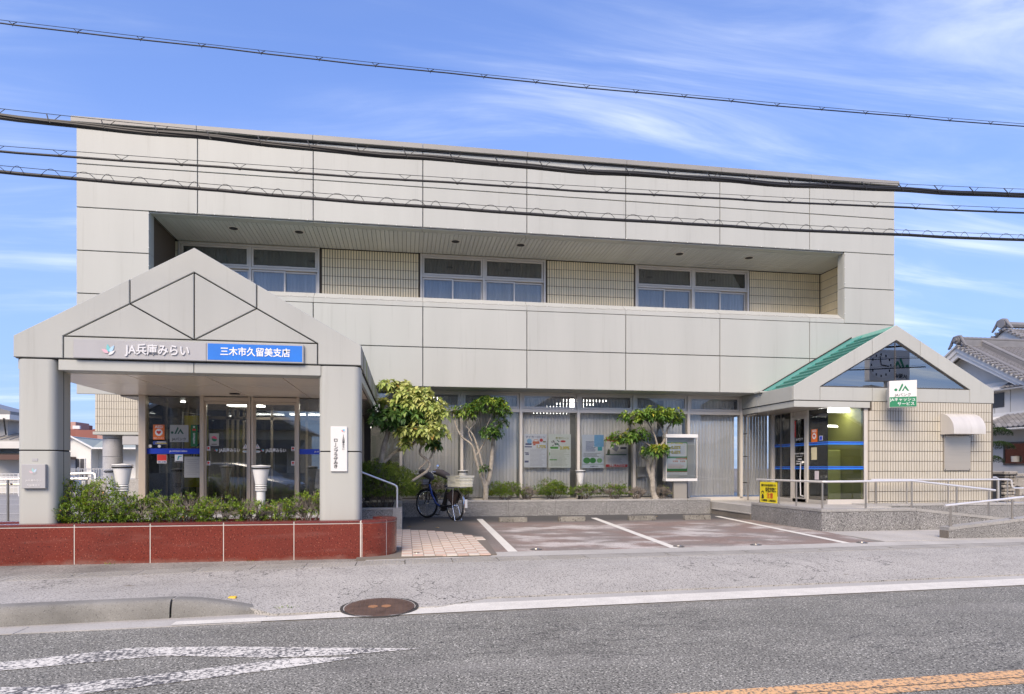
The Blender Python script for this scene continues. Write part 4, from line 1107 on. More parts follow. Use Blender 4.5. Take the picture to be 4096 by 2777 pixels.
# side fascia along the left edge, lower beam, soffit
for y0, y1 in ((AY+0.055,15.42),(15.43,16.24)):
    MB().cbox(8.87,8.92,y0,y1,2.875,3.205,0.004).build('side_fascia', panel_m, anx)
    MB().cbox(8.895,8.95,y0,y1,2.72,2.862,0.004).build('side_beam', panel_m, anx)
MB().box(8.89,8.93,AY+0.06,16.24,2.860,2.877).build('shadow_gap', joint_m, anx)
MB().cbox(8.895,10.85,AY+0.010,AY+0.065,2.72,2.862,0.004).build('beam_panel', panel_m, anx)
MB().box(8.90,10.84,AY+0.03,AY+0.06,2.858,2.878).build('shadow_gap', joint_m, anx)
MB().box(8.94,10.84,AY+0.065,16.2,2.722,2.745).build('soffit', mat('annex_soffit',(0.36,0.33,0.29),0.3,spec=0.5), anx)
# roof: horizontal courses on the left slope, a plain sheet on the right, ridge and valley flashing
sl_ = 0.561
def roofz(x): return 3.145+sl_*(x-8.87)
MB().prism([(8.87,3.10),(AC,roofz(AC)-0.04),(2*AC-8.87,3.10)],'y',AY+0.10,15.5).build('roof_deck', roof_g, anx)
nC = 12
for k in range(nC):
    x0 = 8.89+(AC-8.95)*k/nC; x1 = 8.89+(AC-8.95)*(k+1)/nC+0.012
    MB().prism([(x0,roofz(x0)-0.012),(x0,roofz(x0)+0.050),(x1,roofz(x1)+0.004),(x1,roofz(x1)-0.012)],'y',AY+0.10,15.02).build('roof_course', roof_g, anx)
MB().prism([(AC-0.10,roofz(AC-0.10)),(AC,roofz(AC)+0.06),(AC+0.10,roofz(AC-0.10))],'y',AY+0.09,15.30).build('ridge_cap', mat('ridge_green',(0.15,0.36,0.30),0.45), anx)
MB().prism([(9.0,roofz(9.0)-0.01),(9.0,roofz(9.0)+0.03),(AC,roofz(AC)+0.045),(AC,roofz(AC)-0.01)],'y',15.02,15.492).build('valley_flashing', mat('flashing_green',(0.055,0.27,0.24),0.40,var=0.08,vscale=2), anx)
MB().prism([(8.98,roofz(8.98)+0.03),(8.98,roofz(8.98)+0.055),(AC,roofz(AC)+0.085),(AC,roofz(AC)+0.05)],'y',15.47,15.496).build('flashing_seal', joint_m, anx)
MB().prism([(AC,roofz(AC)+0.0),(AC,roofz(AC)+0.02),(2*AC-8.87,3.165),(2*AC-8.87,3.145)],'y',AY+0.10,15.5).build('roof_slope', roof_g, anx)
MB().box(8.80,9.55,15.20,15.50,3.20,3.235).build('flashing_tray', panel_m, anx)

# ---- tiled front wall with rounded left corner
tw = MB().box(10.86,14.20,AY+0.018,AY+0.2,0.40,2.872).box(14.0,14.20,AY+0.2,17.5,0.40,2.872).box(10.84,10.90,AY+0.06,AY+0.2,0.40,2.72).build('tiled_wall', grout_m, anx)
QU, QV = 0.0708, 0.2395
tq = MB().cbox(-0.0275,0.0275,0,0.02,-0.1135,0.1135,0.003).mesh('tile', tile_w)
rest = MB(); rows_ = [0.503+QV*(k+0.5) for k in range(-1,10)]
cells = []
for i in range(47):
    x = 10.885+0.0354+i*QU
    if x > 14.17: break
    for z in rows_:
        if z+0.1 > 2.872 or z < 0.38: continue
        inhood = 12.74 < x < 13.56 and 2.0 < z < 2.6 or 12.82 < x < 13.51 and 1.28 < z < 2.0
        if x < 10.97 and z+0.1 > 2.72: pass
        cells.append((x, z, inhood))
big = [c for c in cells if not c[2]]
stepq = len(big)/300.0; pick = set(int(q*stepq) for q in range(300))
for q, (x, z, h) in enumerate(big):
    if q in pick: link('tile', tq, tw, (x, AY-0.002, z))
    else: rest.cbox(x-0.0275,x+0.0275,AY-0.002,AY+0.018,z-0.1135,z+0.1135,0.003)
for x, z, h in cells:
    if h: rest.box(x-0.0275,x+0.0275,AY-0.002,AY+0.018,z-0.1135,z+0.1135)
x = 10.921
while x < 14.17: rest.box(x-0.0275,x+0.0275,AY-0.002,AY+0.018,2.663,2.868); x += QU
for z in rows_:                                       # corner tiles
    if 0.38 < z and z+0.1 < 2.72: rest.prism([(10.845,AY+0.07),(10.848,AY+0.02),(10.862,AY+0.003),(10.882,AY-0.002),(10.882,AY+0.03),(10.87,AY+0.07)],'z',z-0.1135,z+0.1135)
rest.build('tiles', tile_w, tw, kind='stuff')

# ---- glass corner with the door on the left side
GX = 9.80
gz = MB().box(GX-0.02,10.84,AY+0.06,AY+0.12,0.43,0.56).box(GX-0.02,GX+0.05,AY+0.12,16.28,0.43,0.53)
gz.box(10.74,10.84,AY+0.07,AY+0.14,0.56,2.72)
gz = gz.build('corner_glazing', alu_m, anx)
MB().box(GX,10.74,AY+0.085,AY+0.095,0.56,2.72).build('pane', glass_m, gz)
for y in (16.24,15.40,14.75): MB().cbox(GX-0.03,GX+0.05,y-0.035,y+0.035,0.43,2.72,0.004).build('post', alu_m, gz)
MB().box(GX+0.005,GX+0.015,15.43,16.21,0.53,2.72).build('pane', glass_d, gz)
MB().box(GX+0.005,GX+0.015,AY+0.10,14.71,0.53,2.72).build('pane', glass_d, gz)
dr = MB().box(GX-0.02,GX+0.03,14.79,14.86,0.45,2.60).box(GX-0.02,GX+0.03,15.29,15.36,0.45,2.60).box(GX-0.02,GX+0.03,14.86,15.29,2.53,2.60).box(GX-0.02,GX+0.03,14.86,15.29,0.45,0.56).build('door', alu_m, anx)
MB().box(GX,GX+0.01,14.86,15.29,0.56,2.53).build('pane', glass_d, dr)
MB().tube([(GX-0.02,14.86,1.45),(GX-0.07,14.87,1.44),(GX-0.07,14.93,1.44),(GX-0.07,14.95,1.10),(GX-0.07,14.93,0.62),(GX-0.02,14.88,0.60)], 0.014, 8).build('handle', steel_m, dr, smooth=True)
MB().box(GX,GX+0.04,14.78,15.37,2.605,2.72).build('door_header', alu_m, anx)
for (z0, z1) in ((1.855,1.925),(1.271,1.341)):        # pairs of blue bands on glass
    for k, (p, q, m_) in enumerate(((0.0,0.42,band_l),(0.55,0.75,band_m),(0.82,1.0,band_l))):
        a, c = z0+(z1-z0)*p, z0+(z1-z0)*q
        MB().box(GX,10.735,AY+0.082,AY+0.085,a,c).build('blue_stripe', m_, gz)
        MB().box(GX+0.001,GX+0.004,AY+0.10,14.71,a,c).box(GX+0.001,GX+0.004,15.43,16.21,a,c).build('blue_stripe', m_, gz)
        MB().box(GX-0.003,GX-0.001,14.86,15.29,a,c).build('blue_stripe', m_, dr)
MB().box(10.70,10.86,AY+0.12,AY+1.8,0.43,2.72).build('inner_wall', mat('olive_panel',(0.24,0.25,0.06),0.6), anx)
MB().box(9.80,12.5,AY+2.0,AY+2.05,0.43,2.72).build('cash_machine_wall', inner_m, anx)
cm = MB().cbox(10.0,10.68,14.7,15.8,0.43,1.75,0.02).build('cash_machine', mat('machine_green',(0.26,0.29,0.08),0.5), anx)
MB().cbox(9.97,10.0,14.8,15.6,1.15,1.60,0.004).build('screen', black_m, cm)
MB().box(9.95,10.65,14.35,14.55,2.66,2.715).build('ceiling_light', lamp_on, anx)
MB().box(9.82,12.5,AY+0.12,16.2,0.40,0.44).build('floor', inner_f, anx)
# stickers on the side glass (face left)
def side_sheet(name, y0, y1, z0, z1, m, lab, cat='sticker'):
    t = thing(name, lab, cat, (GX,(y0+y1)/2,z0), 'stickers on the annex door glass'); MB().box(GX-0.004,GX-0.001,y0,y1,z0,z1).build('sheet', m, t); return t
t = side_sheet('defibrillator_sticker',14.36,14.60,1.93,2.24,orange_m,'orange defibrillator sticker on the annex side glass')
text('letters','AED',0.085,(GX-0.006,14.48,2.195),text_w,t,'-x',bold=0.001); MB().lathe([(0,-0.001),(0.075,-0.001),(0.075,0),(0,0)],(GX-0.004,14.48,2.075),20,'x').build('badge',text_w,t)
MB().prism([(14.48-0.045,2.09),(14.48,2.03),(14.48+0.045,2.09),(14.48+0.03,2.115),(14.48,2.10),(14.48-0.03,2.115)],'x',GX-0.0065,GX-0.0055).build('heart',text_r,t)
t = side_sheet('cream_notice',14.38,14.60,1.50,1.80,mat('cream_paper',(0.62,0.56,0.36),0.6),'cream paper notice on the annex side glass','notice')
for k in range(5): MB().box(GX-0.006,GX-0.004,14.57,14.585,1.52+0.03*k,1.535+0.03*k).build('print_line',text_b,t)
t = side_sheet('pink_notice',14.30,14.46,1.02,1.23,mat('pinkish_paper',(0.62,0.55,0.56),0.6),'small pale pink notice low on the annex side glass','notice')
t = side_sheet('red_strip',15.24,15.33,2.08,2.50,text_r,'narrow red hanging strip at the top of the annex door')
text('letters','\n'.join('キャッシュ'),0.05,(GX-0.006,15.285,2.30),text_w,t,'-x',line=0.8)
t = thing('door_lettering','white opening-hours lettering on the annex glass door','lettering',(GX,15.08,1.5),'stickers on the annex door glass')
for z, s_, tx in ((2.02,0.075,'JAバンク'),(1.66,0.040,'JA兵庫みらい 三木久留美支店'),(1.595,0.034,'キャッシュコーナー'),(1.52,0.036,'ご利用時間'),(1.465,0.040,'平  日/ 8:00~21:00'),(1.405,0.040,'土日祝/ 9:00~19:00')):
    text('letters',tx,s_,(GX-0.004,15.08,z),text_w,t,'-x',bold=0.0006)
t = side_sheet('wheelchair_sticker',14.16,14.28,1.96,2.07,text_w,'small white and blue wheelchair sticker on the annex side glass')
MB().box(GX-0.006,GX-0.004,14.17,14.27,1.97,2.06).build('blue_field',band_m,t)
for cx_ in (10.1,10.55): 
    pass
t = thing('glowing_lettering','small lit white lettering inside the annex front glass','lettering',(10.3,AY+0.6,2.33)); text('letters','お預け入れ お引き出し',0.06,(10.25,AY+0.75,2.33),lamp_on,t)

# ---- stainless box panel with rounded hood on the tiled wall
hd = thing('wall_hood', 'white rounded metal hood over a brushed steel panel on the tiled wall', 'hood', (13.35,AY,1.2))
prof = [(AY-0.004,2.107)]+[(AY-0.42+0.42*(1-math.cos(R(a))) if False else AY-0.004-0.46*math.sin(R(a)), 2.107+0.10+0.40*math.cos(R(a))) for a in range(0,91,10)]+[(AY-0.464,2.107)]
prof = [(AY-0.004,2.107),(AY-0.004,2.607)]+[(AY-0.004-0.40*math.sin(R(a)),2.187+0.42*math.cos(R(a))) for a in range(10,91,10)]+[(AY-0.404,2.107)]
hood_m = mat('hood_enamel',(0.60,0.575,0.53),0.35,metal=0.2,var=0.08,vscale=2.5,stretch=(3,1,0.4))
for x0, x1 in ((12.722,13.19),(13.193,13.585)): MB().prism(prof,'x',x0,x1).build('hood', hood_m, hd, smooth=True)
brush = mat('brushed_steel',(0.52,0.47,0.39),0.33,metal=0.55,var=0.05,vscale=3,stretch=(0.3,1,12))
MB().cbox(12.804,13.528,AY-0.035,AY-0.003,1.245,2.075,0.003).build('panel', brush, hd)
for x in (12.83,13.50):
    for z in (1.27,2.05): MB().lathe([(0,-0.003),(0.01,-0.003),(0.01,0),(0,0)],(x,AY-0.035,z),10,'y').build('screw', dark_m, hd)
# ---- projecting sign under the gable
ps = thing('projecting_sign', 'white and green projecting box sign hung on the annex gable', 'sign', (11.4,13.2,2.7))
MBp = MB()
def sp(a, s_): return (11.30+0.0*s_, a)
# thin box, its printed face turned a little towards the street corner
ang = R(-28); ca, sa = math.cos(ang), math.sin(ang)
def W(l, d, z): return (11.03+ca*l-sa*d, 13.50+sa*l+ca*d, z)
def pbox(name, l0, l1, d0, d1, z0, z1, m):
    v = [W(l,d,z) for z in (z0,z1) for l, d in ((l0,d0),(l1,d0),(l1,d1),(l0,d1))]
    return MB().add(v,[(0,3,2,1),(4,5,6,7),(0,1,5,4),(1,2,6,5),(2,3,7,6),(3,0,4,7)]).build(name, m, ps)
pbox('box',0,0.56,0,0.20,2.70,3.31,mat('sign_box_cream',(0.60,0.58,0.54),0.4))
pbox('white_face',0.008,0.552,-0.004,0,2.935,3.302,white_m)
pbox('green_face',0.008,0.552,-0.004,0,2.708,2.935,text_g)
def on_face(me):
    me.transform(Matrix.Translation(W(0.28,-0.006,0)) @ Matrix.Rotation(ang,4,'Z') @ Matrix.Translation((-0.28,0,0)))
for body, s_, l, z, m_, bo in (('JAバンク',0.085,0.28,2.975,text_b,0.0006),('JAキャッシュ',0.088,0.28,2.870,text_w,0.0006),('サービス',0.088,0.34,2.770,text_w,0.0006)):
    me = text_mesh(body,s_,0.001,bo); me.transform(Matrix.Translation((l,0,z)) @ Matrix.Rotation(R(90),4,'X')); on_face(me)
    me.materials.clear(); me.materials.append(m_); link('letters', me, ps)
lg = thing('tmp','x','y',(0,0,0)); ja_mark(lg, 0.25, 3.13, 0.19, 0.0, text_g)
for o in list(lg.children):
    me = o.data; on_face(me); o.parent = ps; o.location = -ps.location
bpy.data.objects.remove(lg)
MB().box(11.25,11.33,13.62,AY-0.002,2.90,3.16).build('bracket', panel_m, ps)

# ================================================================== granite terrace, steps and ramp
ter = thing('granite_terrace', 'grey granite terrace with steps and ramp wall below the annex door', 'terrace', (8.6,11.05,0.08))
TX, TY, ZT = 7.63, 11.05, 0.45
core = MB().box(TX+0.03,9.58,TY+0.03,16.28,0.05,ZT).box(9.58,10.6,12.9,AY+0.1,0.05,ZT)
core.build('floor', speckled('terrace_floor',(0.40,0.385,0.36),(0.28,0.27,0.25),(0.48,0.465,0.44),45,0.6,0.0,0.10), ter)
ys = [TY,11.65,12.30,12.92,13.56]
for a, c in zip(ys, ys[1:]):
    MB().prism([(a+(0 if a > TY else 0.03)+0.002,0.08),(c-0.002,0.08),(c-0.002,0.475),(a+(0 if a > TY else 0.03)+0.002,0.475)],'x',TX,TX+0.03,0.002).build('granite_slab', gran_m, ter)
    MB().cbox(TX-0.006,TX+0.20,a+0.0015-(0.006 if a == TY else 0),c-0.0015,0.482,0.535,0.004).build('coping_stone', gran_c, ter)
xs_ = [TX,8.63,9.61]
for a, c in zip(xs_, xs_[1:]):
    MB().prism([(a+0.0015,0.03),(c-0.0015,0.03),(c-0.0015,0.475),(a+0.0015,0.475)],'y',TY,TY+0.03,0.002).build('granite_slab', gran_m, ter)
    MB().cbox(a+(0.202 if a==TX else 0.0015),c-0.0015,TY-0.006,TY+0.20,0.482,0.535,0.004).build('coping_stone', gran_c, ter)
def rz(x): return 0.530-0.1062*(x-9.61)
for a, c in ((9.61,10.60),(10.60,11.60),(11.60,12.6)):
    MB().prism([(a+0.0015,0.03),(c-0.0015,0.03),(c-0.0015,rz(c)-0.055),(a+0.0015,rz(a)-0.055)],'y',TY,TY+0.03,0.002).build('granite_slab', gran_m, ter)
    MB().prism([(a+0.0015,rz(a)-0.048),(c-0.0015,rz(c)-0.048),(c-0.0015,rz(c)+0.004),(a+0.0015,rz(a)+0.004)],'y',TY-0.006,TY+0.19).build('coping_stone', gran_c, ter)
MB().prism([(9.58,0.05),(14.5,0.0),(14.5,0.06),(9.58,ZT)],'y',TY+0.03,13.45).build('ramp', MATS['terrace_floor'], ter)
MB().box(TX+0.02,9.60,TY+0.02,TY+0.06,0.03,0.48).box(TX+0.02,TX+0.06,TY+0.02,13.56,0.05,0.48).build('wall_core', mortar_m, ter)
# curb under the tiled wall
for a, c in ((10.35,10.95),(10.95,12.9),(12.9,14.1),(14.1,15.5)):
    MB().cbox(a+0.002,c-0.002,13.40,AY-0.004,0.425,0.472,0.004).build('coping_stone', gran_c, ter)
    MB().box(a+0.002,c-0.002,13.412,AY-0.01,0.02,0.42).build('granite_slab', gran_m, ter)
# two steps: pale treads over brownish risers
ris = speckled('riser_granite',(0.20,0.175,0.145),(0.11,0.10,0.09),(0.30,0.27,0.24),60,0.6,0,0.2)
MB().box(TX-0.005,8.6,13.58,15.46,0.10,0.262).build('riser', ris, ter)
MB().cbox(TX-0.025,8.6,13.572,15.468,0.262,0.294,0.006).build('tread', gran_c, ter)
MB().box(TX+0.315,8.58,13.58,15.46,0.294,0.420).build('riser', ris, ter)
MB().cbox(TX+0.295,8.6,13.572,15.468,0.420,0.453,0.006).build('tread', gran_c, ter)
# front ramp wall
rw = thing('ramp_wall', 'low sloping granite wall with a handrail at the right edge of the lot', 'wall', (9.0,9.6,0.08))
def rt(x): return 0.311+0.095*(x-8.943)
MB().prism([(8.945,0.05),(12.8,0.05),(12.8,rt(12.8)-0.05),(8.945,rt(8.945)-0.05)],'y',9.585,9.77).build('wall_core', mortar_m, rw)
for a, c in ((8.943,10.45),(10.45,11.9),(11.9,12.8)):
    MB().prism([(a+0.0015,0.05),(c-0.0015,0.05),(c-0.0015,rt(c)-0.055),(a+0.0015,rt(a)-0.055)],'y',9.581,9.60,0.002).build('granite_slab', gran_m, rw)
for a, c in ((8.943,9.30),(9.30,10.8),(10.8,12.8)):
    MB().prism([(a+0.001,rt(a)-0.05),(c-0.001,rt(c)-0.05),(c-0.001,rt(c)),(a+0.001,rt(a))],'y',9.575,9.785).build('coping_stone', gran_c, rw)
MB().box(8.937,8.945,9.59,9.77,0.05,rt(8.94)-0.055).build('end_slab', MATS['riser_granite'] if 'riser_granite' in MATS else gran_m, rw)
r_ = MB().tube([(8.955,9.68,0.665),(12.8,9.68,0.665+0.088*3.845)], 0.021, 10).build('rail', steel_m, rw, smooth=True)
for x in (9.07,10.27,11.5): 
    MB().tube([(x,9.68,rt(x)),(x,9.68,0.655+0.088*(x-8.955))],0.017,10).build('post', steel_p, rw, smooth=True); MB().lathe([(0,0),(0.045,0),(0.045,0.006),(0,0.006)],(x,9.68,rt(x)),14).build('base_plate', steel_p, rw)
# terrace handrails
hr = thing('terrace_handrail', 'stainless handrail along the terrace edge and down the ramp', 'handrail', (7.72,11.1,0.53))
MB().tube([(7.72,13.47,1.045),(7.72,11.22,1.043),(7.735,11.16,1.043),(7.79,11.14,1.043),(9.595,11.14,1.056),(11.43,11.14,0.862)],0.021,10).build('rail', steel_m, hr, smooth=True)
for x, y, z0, z1 in ((7.72,13.34,0.535,1.04),(7.72,12.61,0.535,1.04),(7.72,11.99,0.535,1.04),(7.74,11.19,0.535,1.035),(8.607,11.14,0.535,1.04),(9.584,11.14,0.535,1.045),(10.565,11.14,rz(10.565),0.945),(11.283,11.14,rz(11.283),0.87)):
    MB().tube([(x,y,z0),(x,y,z1)],0.017,10).build('post', steel_p, hr, smooth=True)
h2 = thing('wall_handrail', 'stainless handrail in front of the tiled annex wall', 'handrail', (12.5,13.6,0.47))
MB().tube([(10.62,13.58,1.03),(14.30,13.58,1.025),(14.38,13.58,1.0),(14.40,13.58,0.85),(14.45,13.58,0.815),(16.2,13.58,0.80)],0.021,10).build('rail', steel_m, h2, smooth=True)
for x in (10.75,11.55,12.65,14.0,14.27,15.3): MB().tube([(x,13.58,0.472),(x,13.58,1.02 if x < 14.4 else 0.80)],0.017,10).build('post', steel_p, h2, smooth=True)
MB().tube([(13.9,14.6,1.06),(15.0,14.6,1.06),(15.07,14.6,1.03),(15.08,14.6,0.5)],0.021,10).build('rail', steel_m, h2, smooth=True)
# yellow warning banner tied to the rail
yb = thing('warning_banner', 'yellow cloth warning banner tied to the terrace handrail', 'banner', (7.70,12.97,0.54))
MB().box(7.695,7.700,12.63,13.30,0.555,1.00).build('cloth', yel_m, yb)
for z, s_, tx, m_, yo in ((0.925,0.058,'電話でお金の話は詐欺です!!',text_b,0),(0.825,0.115,'特殊詐欺に',text_b,-0.10),(0.70,0.125,'注意',text_r,-0.06),(0.60,0.050,'三木警察署・三木防犯協会',text_b,0)):
    text('letters',tx,s_,(7.693,12.965+yo,z),m_,yb,'-x',bold=0.0015 if s_ > 0.1 else 0.0006, width=min(0.56,0.42 if s_>0.1 else 0.56) if tx!='注意' else None)
MB().prism([(13.24,0.64),(13.14,0.64),(13.155,0.72),(13.19,0.745),(13.225,0.72)],'x',7.692,7.6945).build('telephone', text_b, yb)
MB().prism([(y_,z_) for y_, z_ in arc(13.19,0.755,0.055,-10,190,10)]+[(13.19+0.035*math.cos(R(a)),0.755+0.03*math.sin(R(a))) for a in range(190,-11,-20)],'x',7.692,7.6945).build('telephone', text_b, yb)
for z in (0.57,1.0):
    for y in (12.62,13.31): MB().tube([(7.70,y,z),(7.70,y+(0.03 if y > 13 else -0.03),z+0.01)],0.006,6).build('tie', black_m, yb)
# rain pipe at the junction
pp_ = thing('rain_pipe','slim stainless rain pipe where shop front meets annex','pipe',(8.90,16.15,0.43))
MB().tube([(8.94,16.05,2.70),(8.94,16.05,0.45)],0.022,10).build('pipe', steel_p, pp_, smooth=True)
MB().tube([(8.94,16.05,2.66),(8.94,15.6,2.70)],0.022,10).build('outlet', steel_p, pp_, smooth=True)
for z in (0.9,1.6,2.2): MB().box(8.91,8.97,16.04,16.25,z,z+0.02).build('clip', dark_m, pp_)
# ================================================================== planting
leaf_col = {}
def leaf_mat(name, stops, rough=0.45, trans=0.25):
    """leaf colours picked per leaf from a stored tone value"""
    m = bpy.data.materials.new(name); m.use_nodes = True; nt = m.node_tree; b = nt.nodes['Principled BSDF']
    a = nt.nodes.new('ShaderNodeAttribute'); a.attribute_name = 'tone'
    r = nt.nodes.new('ShaderNodeValToRGB'); cr = r.color_ramp
    while len(cr.elements) < len(stops): cr.elements.new(0.5)
    for e, (p, c) in zip(cr.elements, stops): e.position = p; e.color = (*c, 1)
    nt.links.new(a.outputs['Fac'], r.inputs[0]); nt.links.new(r.outputs[0], b.inputs['Base Color'])
    b.inputs['Roughness'].default_value = rough; b.inputs['Specular IOR Level'].default_value = 0.4
    t = nt.nodes.new('ShaderNodeBsdfTranslucent'); nt.links.new(r.outputs[0], t.inputs[0])
    mx = nt.nodes.new('ShaderNodeMixShader'); mx.inputs[0].default_value = trans
    o = nt.nodes['Material Output']; nt.links.new(b.outputs[0], mx.inputs[1]); nt.links.new(t.outputs[0], mx.inputs[2]); nt.links.new(mx.outputs[0], o.inputs[0])
    return m
DENS = 2.6
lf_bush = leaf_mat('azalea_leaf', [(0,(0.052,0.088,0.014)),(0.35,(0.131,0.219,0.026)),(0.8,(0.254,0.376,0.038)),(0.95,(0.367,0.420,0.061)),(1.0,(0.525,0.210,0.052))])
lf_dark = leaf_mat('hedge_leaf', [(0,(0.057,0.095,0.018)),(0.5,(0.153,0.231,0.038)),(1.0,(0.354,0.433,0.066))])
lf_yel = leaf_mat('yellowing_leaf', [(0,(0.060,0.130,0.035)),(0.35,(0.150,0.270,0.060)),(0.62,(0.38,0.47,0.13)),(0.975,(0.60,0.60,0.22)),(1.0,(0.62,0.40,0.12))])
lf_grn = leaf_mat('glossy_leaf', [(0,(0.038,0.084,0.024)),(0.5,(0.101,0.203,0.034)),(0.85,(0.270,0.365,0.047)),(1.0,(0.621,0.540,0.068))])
def leaves(name, spots, m, parent, wide=0.42, fold=0.25, droop=0.0, **k):
    """spots: (position, outward direction, length, tone)"""
    v = []; f = []; tone = []
    for p, d, ln, tn in spots:
        d = Vector(d); d = d.normalized() if d.length > 1e-6 else Vector((0,0,1))
        s_ = d.cross(Vector((random.uniform(-.3,.3),random.uniform(-.3,.3),1)))
        if s_.length < 1e-3: s_ = Vector((1,0,0))
        s_.normalize(); u = s_.cross(d)
        b0 = Vector(p); w = ln*wide*0.5
        dd = Vector((0,0,-droop*ln))
        q = [b0, b0+d*ln*0.45+s_*w+u*w*fold+dd*0.3, b0+d*ln+dd, b0+d*ln*0.45-s_*w+u*w*fold+dd*0.3, b0+d*ln*0.5+dd*0.3-u*w*fold*0.4]
        o = len(v); v += [tuple(x) for x in q]; f += [(o,o+1,o+4),(o+1,o+2,o+4),(o+2,o+3,o+4),(o+3,o,o+4)]
        tone += [tn]*5
    me = bpy.data.meshes.new(name); me.from_pydata(v, [], f); me.materials.append(m)
    at = me.attributes.new('tone','FLOAT','POINT'); at.data.foreach_set('value', tone)
    me.polygons.foreach_set('use_smooth', [True]*len(f)); me.update()
    return link(name, me, parent, **k)
rv = lambda: Vector((random.gauss(0,1),random.gauss(0,1),random.gauss(0,1))).normalized()

def shrub(name, label, c, rx, ry, h, n, m=lf_bush, group=None, size=0.030, bare=0.0, lobes=None, stems=10, green=0.45, z_lo=0.25, tone_hi=0.95, rough=0.16):
    """twiggy bush: stems fan up from the base, leaf whorls sit on twig ends near a lumpy outline; bare>0 leaves grey twigs showing"""
    t = thing(name, label, 'shrub', c, group)
    x0, y0, z0 = c; tw = MB(); spots = []
    ph = [random.uniform(0,6.28) for _ in range(8)]
    def rad(a, e):
        return 1 + rough*math.sin(2*a+ph[0]) + rough*0.9*math.sin(3*a+ph[1]+2*e) + rough*0.7*math.sin(5*a+ph[2]+3*e) + rough*0.5*math.sin(7*e+ph[3])
    ends = []
    nb = stems*7
    for i in range(stems):
        a = random.uniform(0,6.28); r0 = random.uniform(0,0.35)
        b0 = Vector((x0+rx*r0*math.cos(a), y0+ry*r0*math.sin(a), z0))
        a2 = a+random.uniform(-.5,.5); r1 = random.uniform(0.25,0.65)
        b1 = Vector((x0+rx*r1*math.cos(a2), y0+ry*r1*math.sin(a2), z0+h*random.uniform(0.3,0.55)))
        mid = (b0+b1)/2+rv()*0.04
        tw.tube([b0,mid,b1],[0.012,0.009,0.006],5,False)
        for j in range(7):
            a3 = a2+random.uniform(-.9,.9); e = R(random.uniform(-5,90))
            q = rad(a3,e)*random.uniform(0.82,1.0)
            en = Vector((x0+rx*q*math.cos(a3)*math.cos(e), y0+ry*q*math.sin(a3)*math.cos(e), z0+h*(z_lo+(1-z_lo)*0.98*q*math.sin(e) if e > 0 else z_lo)))
            md = b1.lerp(en,0.5)+rv()*0.05*min(rx,h)
            tw.tube([b1,md,en],[0.006,0.004,0.002],4,False); ends.append(en)
            for _ in range(3):
                q2 = md.lerp(en,random.random())+rv()*0.10*min(rx,1.0)
                tw.tube([md.lerp(en,random.uniform(0,.5)),q2],[0.003,0.0015],3,False)
    k = max(1, int(n*DENS)//9)
    for i in range(k):
        a = random.uniform(0,6.28); e = math.asin(random.uniform(-0.25,1.0))
        depth = 1-abs(random.gauss(0,0.14)) if random.random() < 0.8 else random.uniform(0.45,0.9)
        q = rad(a,e)*depth
        ez = z_lo+(1-z_lo)*q*math.sin(e) if e > 0 else z_lo*(1+1.2*math.sin(e))
        p = Vector((x0+rx*q*math.cos(a)*math.cos(e), y0+ry*q*math.sin(a)*math.cos(e), z0+max(0.02,h*ez)))
        if bare and (math.sin(a*3+ph[4])+math.sin(e*5+ph[5]) < bare*2-1.0 or random.random() < bare*0.4): continue
        if lobes and not lobes(p): continue
        up = (p-Vector((x0,y0,z0+h*0.3))); up = up.normalized() if up.length > 0 else Vector((0,0,1))
        up = (up+Vector((0,0,0.5))).normalized()
        tn0 = min(1,max(0,random.gauss(green,0.16)+0.30*(depth-0.85)+ 0.12*math.sin(e)))  # random tone, darker deep inside and paler towards the top
        for _ in range(9):
            d = (up*0.55+rv()).normalized()
            spots.append((p+rv()*0.015, d, size*random.uniform(0.7,1.25), min(tone_hi,max(0,tn0+random.gauss(0,0.10))) if random.random() > 0.015 else 1.0))
    tw.build('twigs', twig_m, t, kind='stuff')
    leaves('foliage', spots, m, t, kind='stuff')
    return t
G1 = 'low azalea bushes in the red planter'
shrub('azalea_bush','largest dense azalea bush in front of the left pillar',(-4.08,9.27,0.49),0.52,0.30,0.62,6500,group=G1,stems=14,green=0.48,z_lo=0.30)
shrub('azalea_bush','azalea bush with gaps between the left pair of lamps and large bush',(-3.40,9.28,0.49),0.40,0.26,0.44,3200,group=G1,bare=0.25,z_lo=0.4)
shrub('azalea_bush','azalea bush with bare twigs right of the left pair of lamps',(-2.95,9.26,0.49),0.38,0.26,0.45,2600,group=G1,bare=0.45,stems=16,z_lo=0.42)
shrub('azalea_bush','low azalea bush in the middle of the red planter',(-2.48,9.27,0.49),0.40,0.26,0.40,3000,group=G1,bare=0.25,z_lo=0.35)
shrub('azalea_bush','small azalea bush left of the lamp by the doors',(-2.02,9.25,0.49),0.30,0.24,0.38,1700,group=G1,bare=0.45,stems=14,z_lo=0.45)
shrub('azalea_bush','azalea bush under the lamp in front of the sliding doors',(-1.68,9.30,0.49),0.28,0.25,0.36,1500,group=G1,bare=0.40,stems=12,z_lo=0.45)
shrub('azalea_bush','straggly azalea bush against the right pillar',(-1.28,9.24,0.49),0.28,0.22,0.46,1900,group=G1,bare=0.40,stems=16,z_lo=0.55,lobes=lambda p: p.x < -1.02)
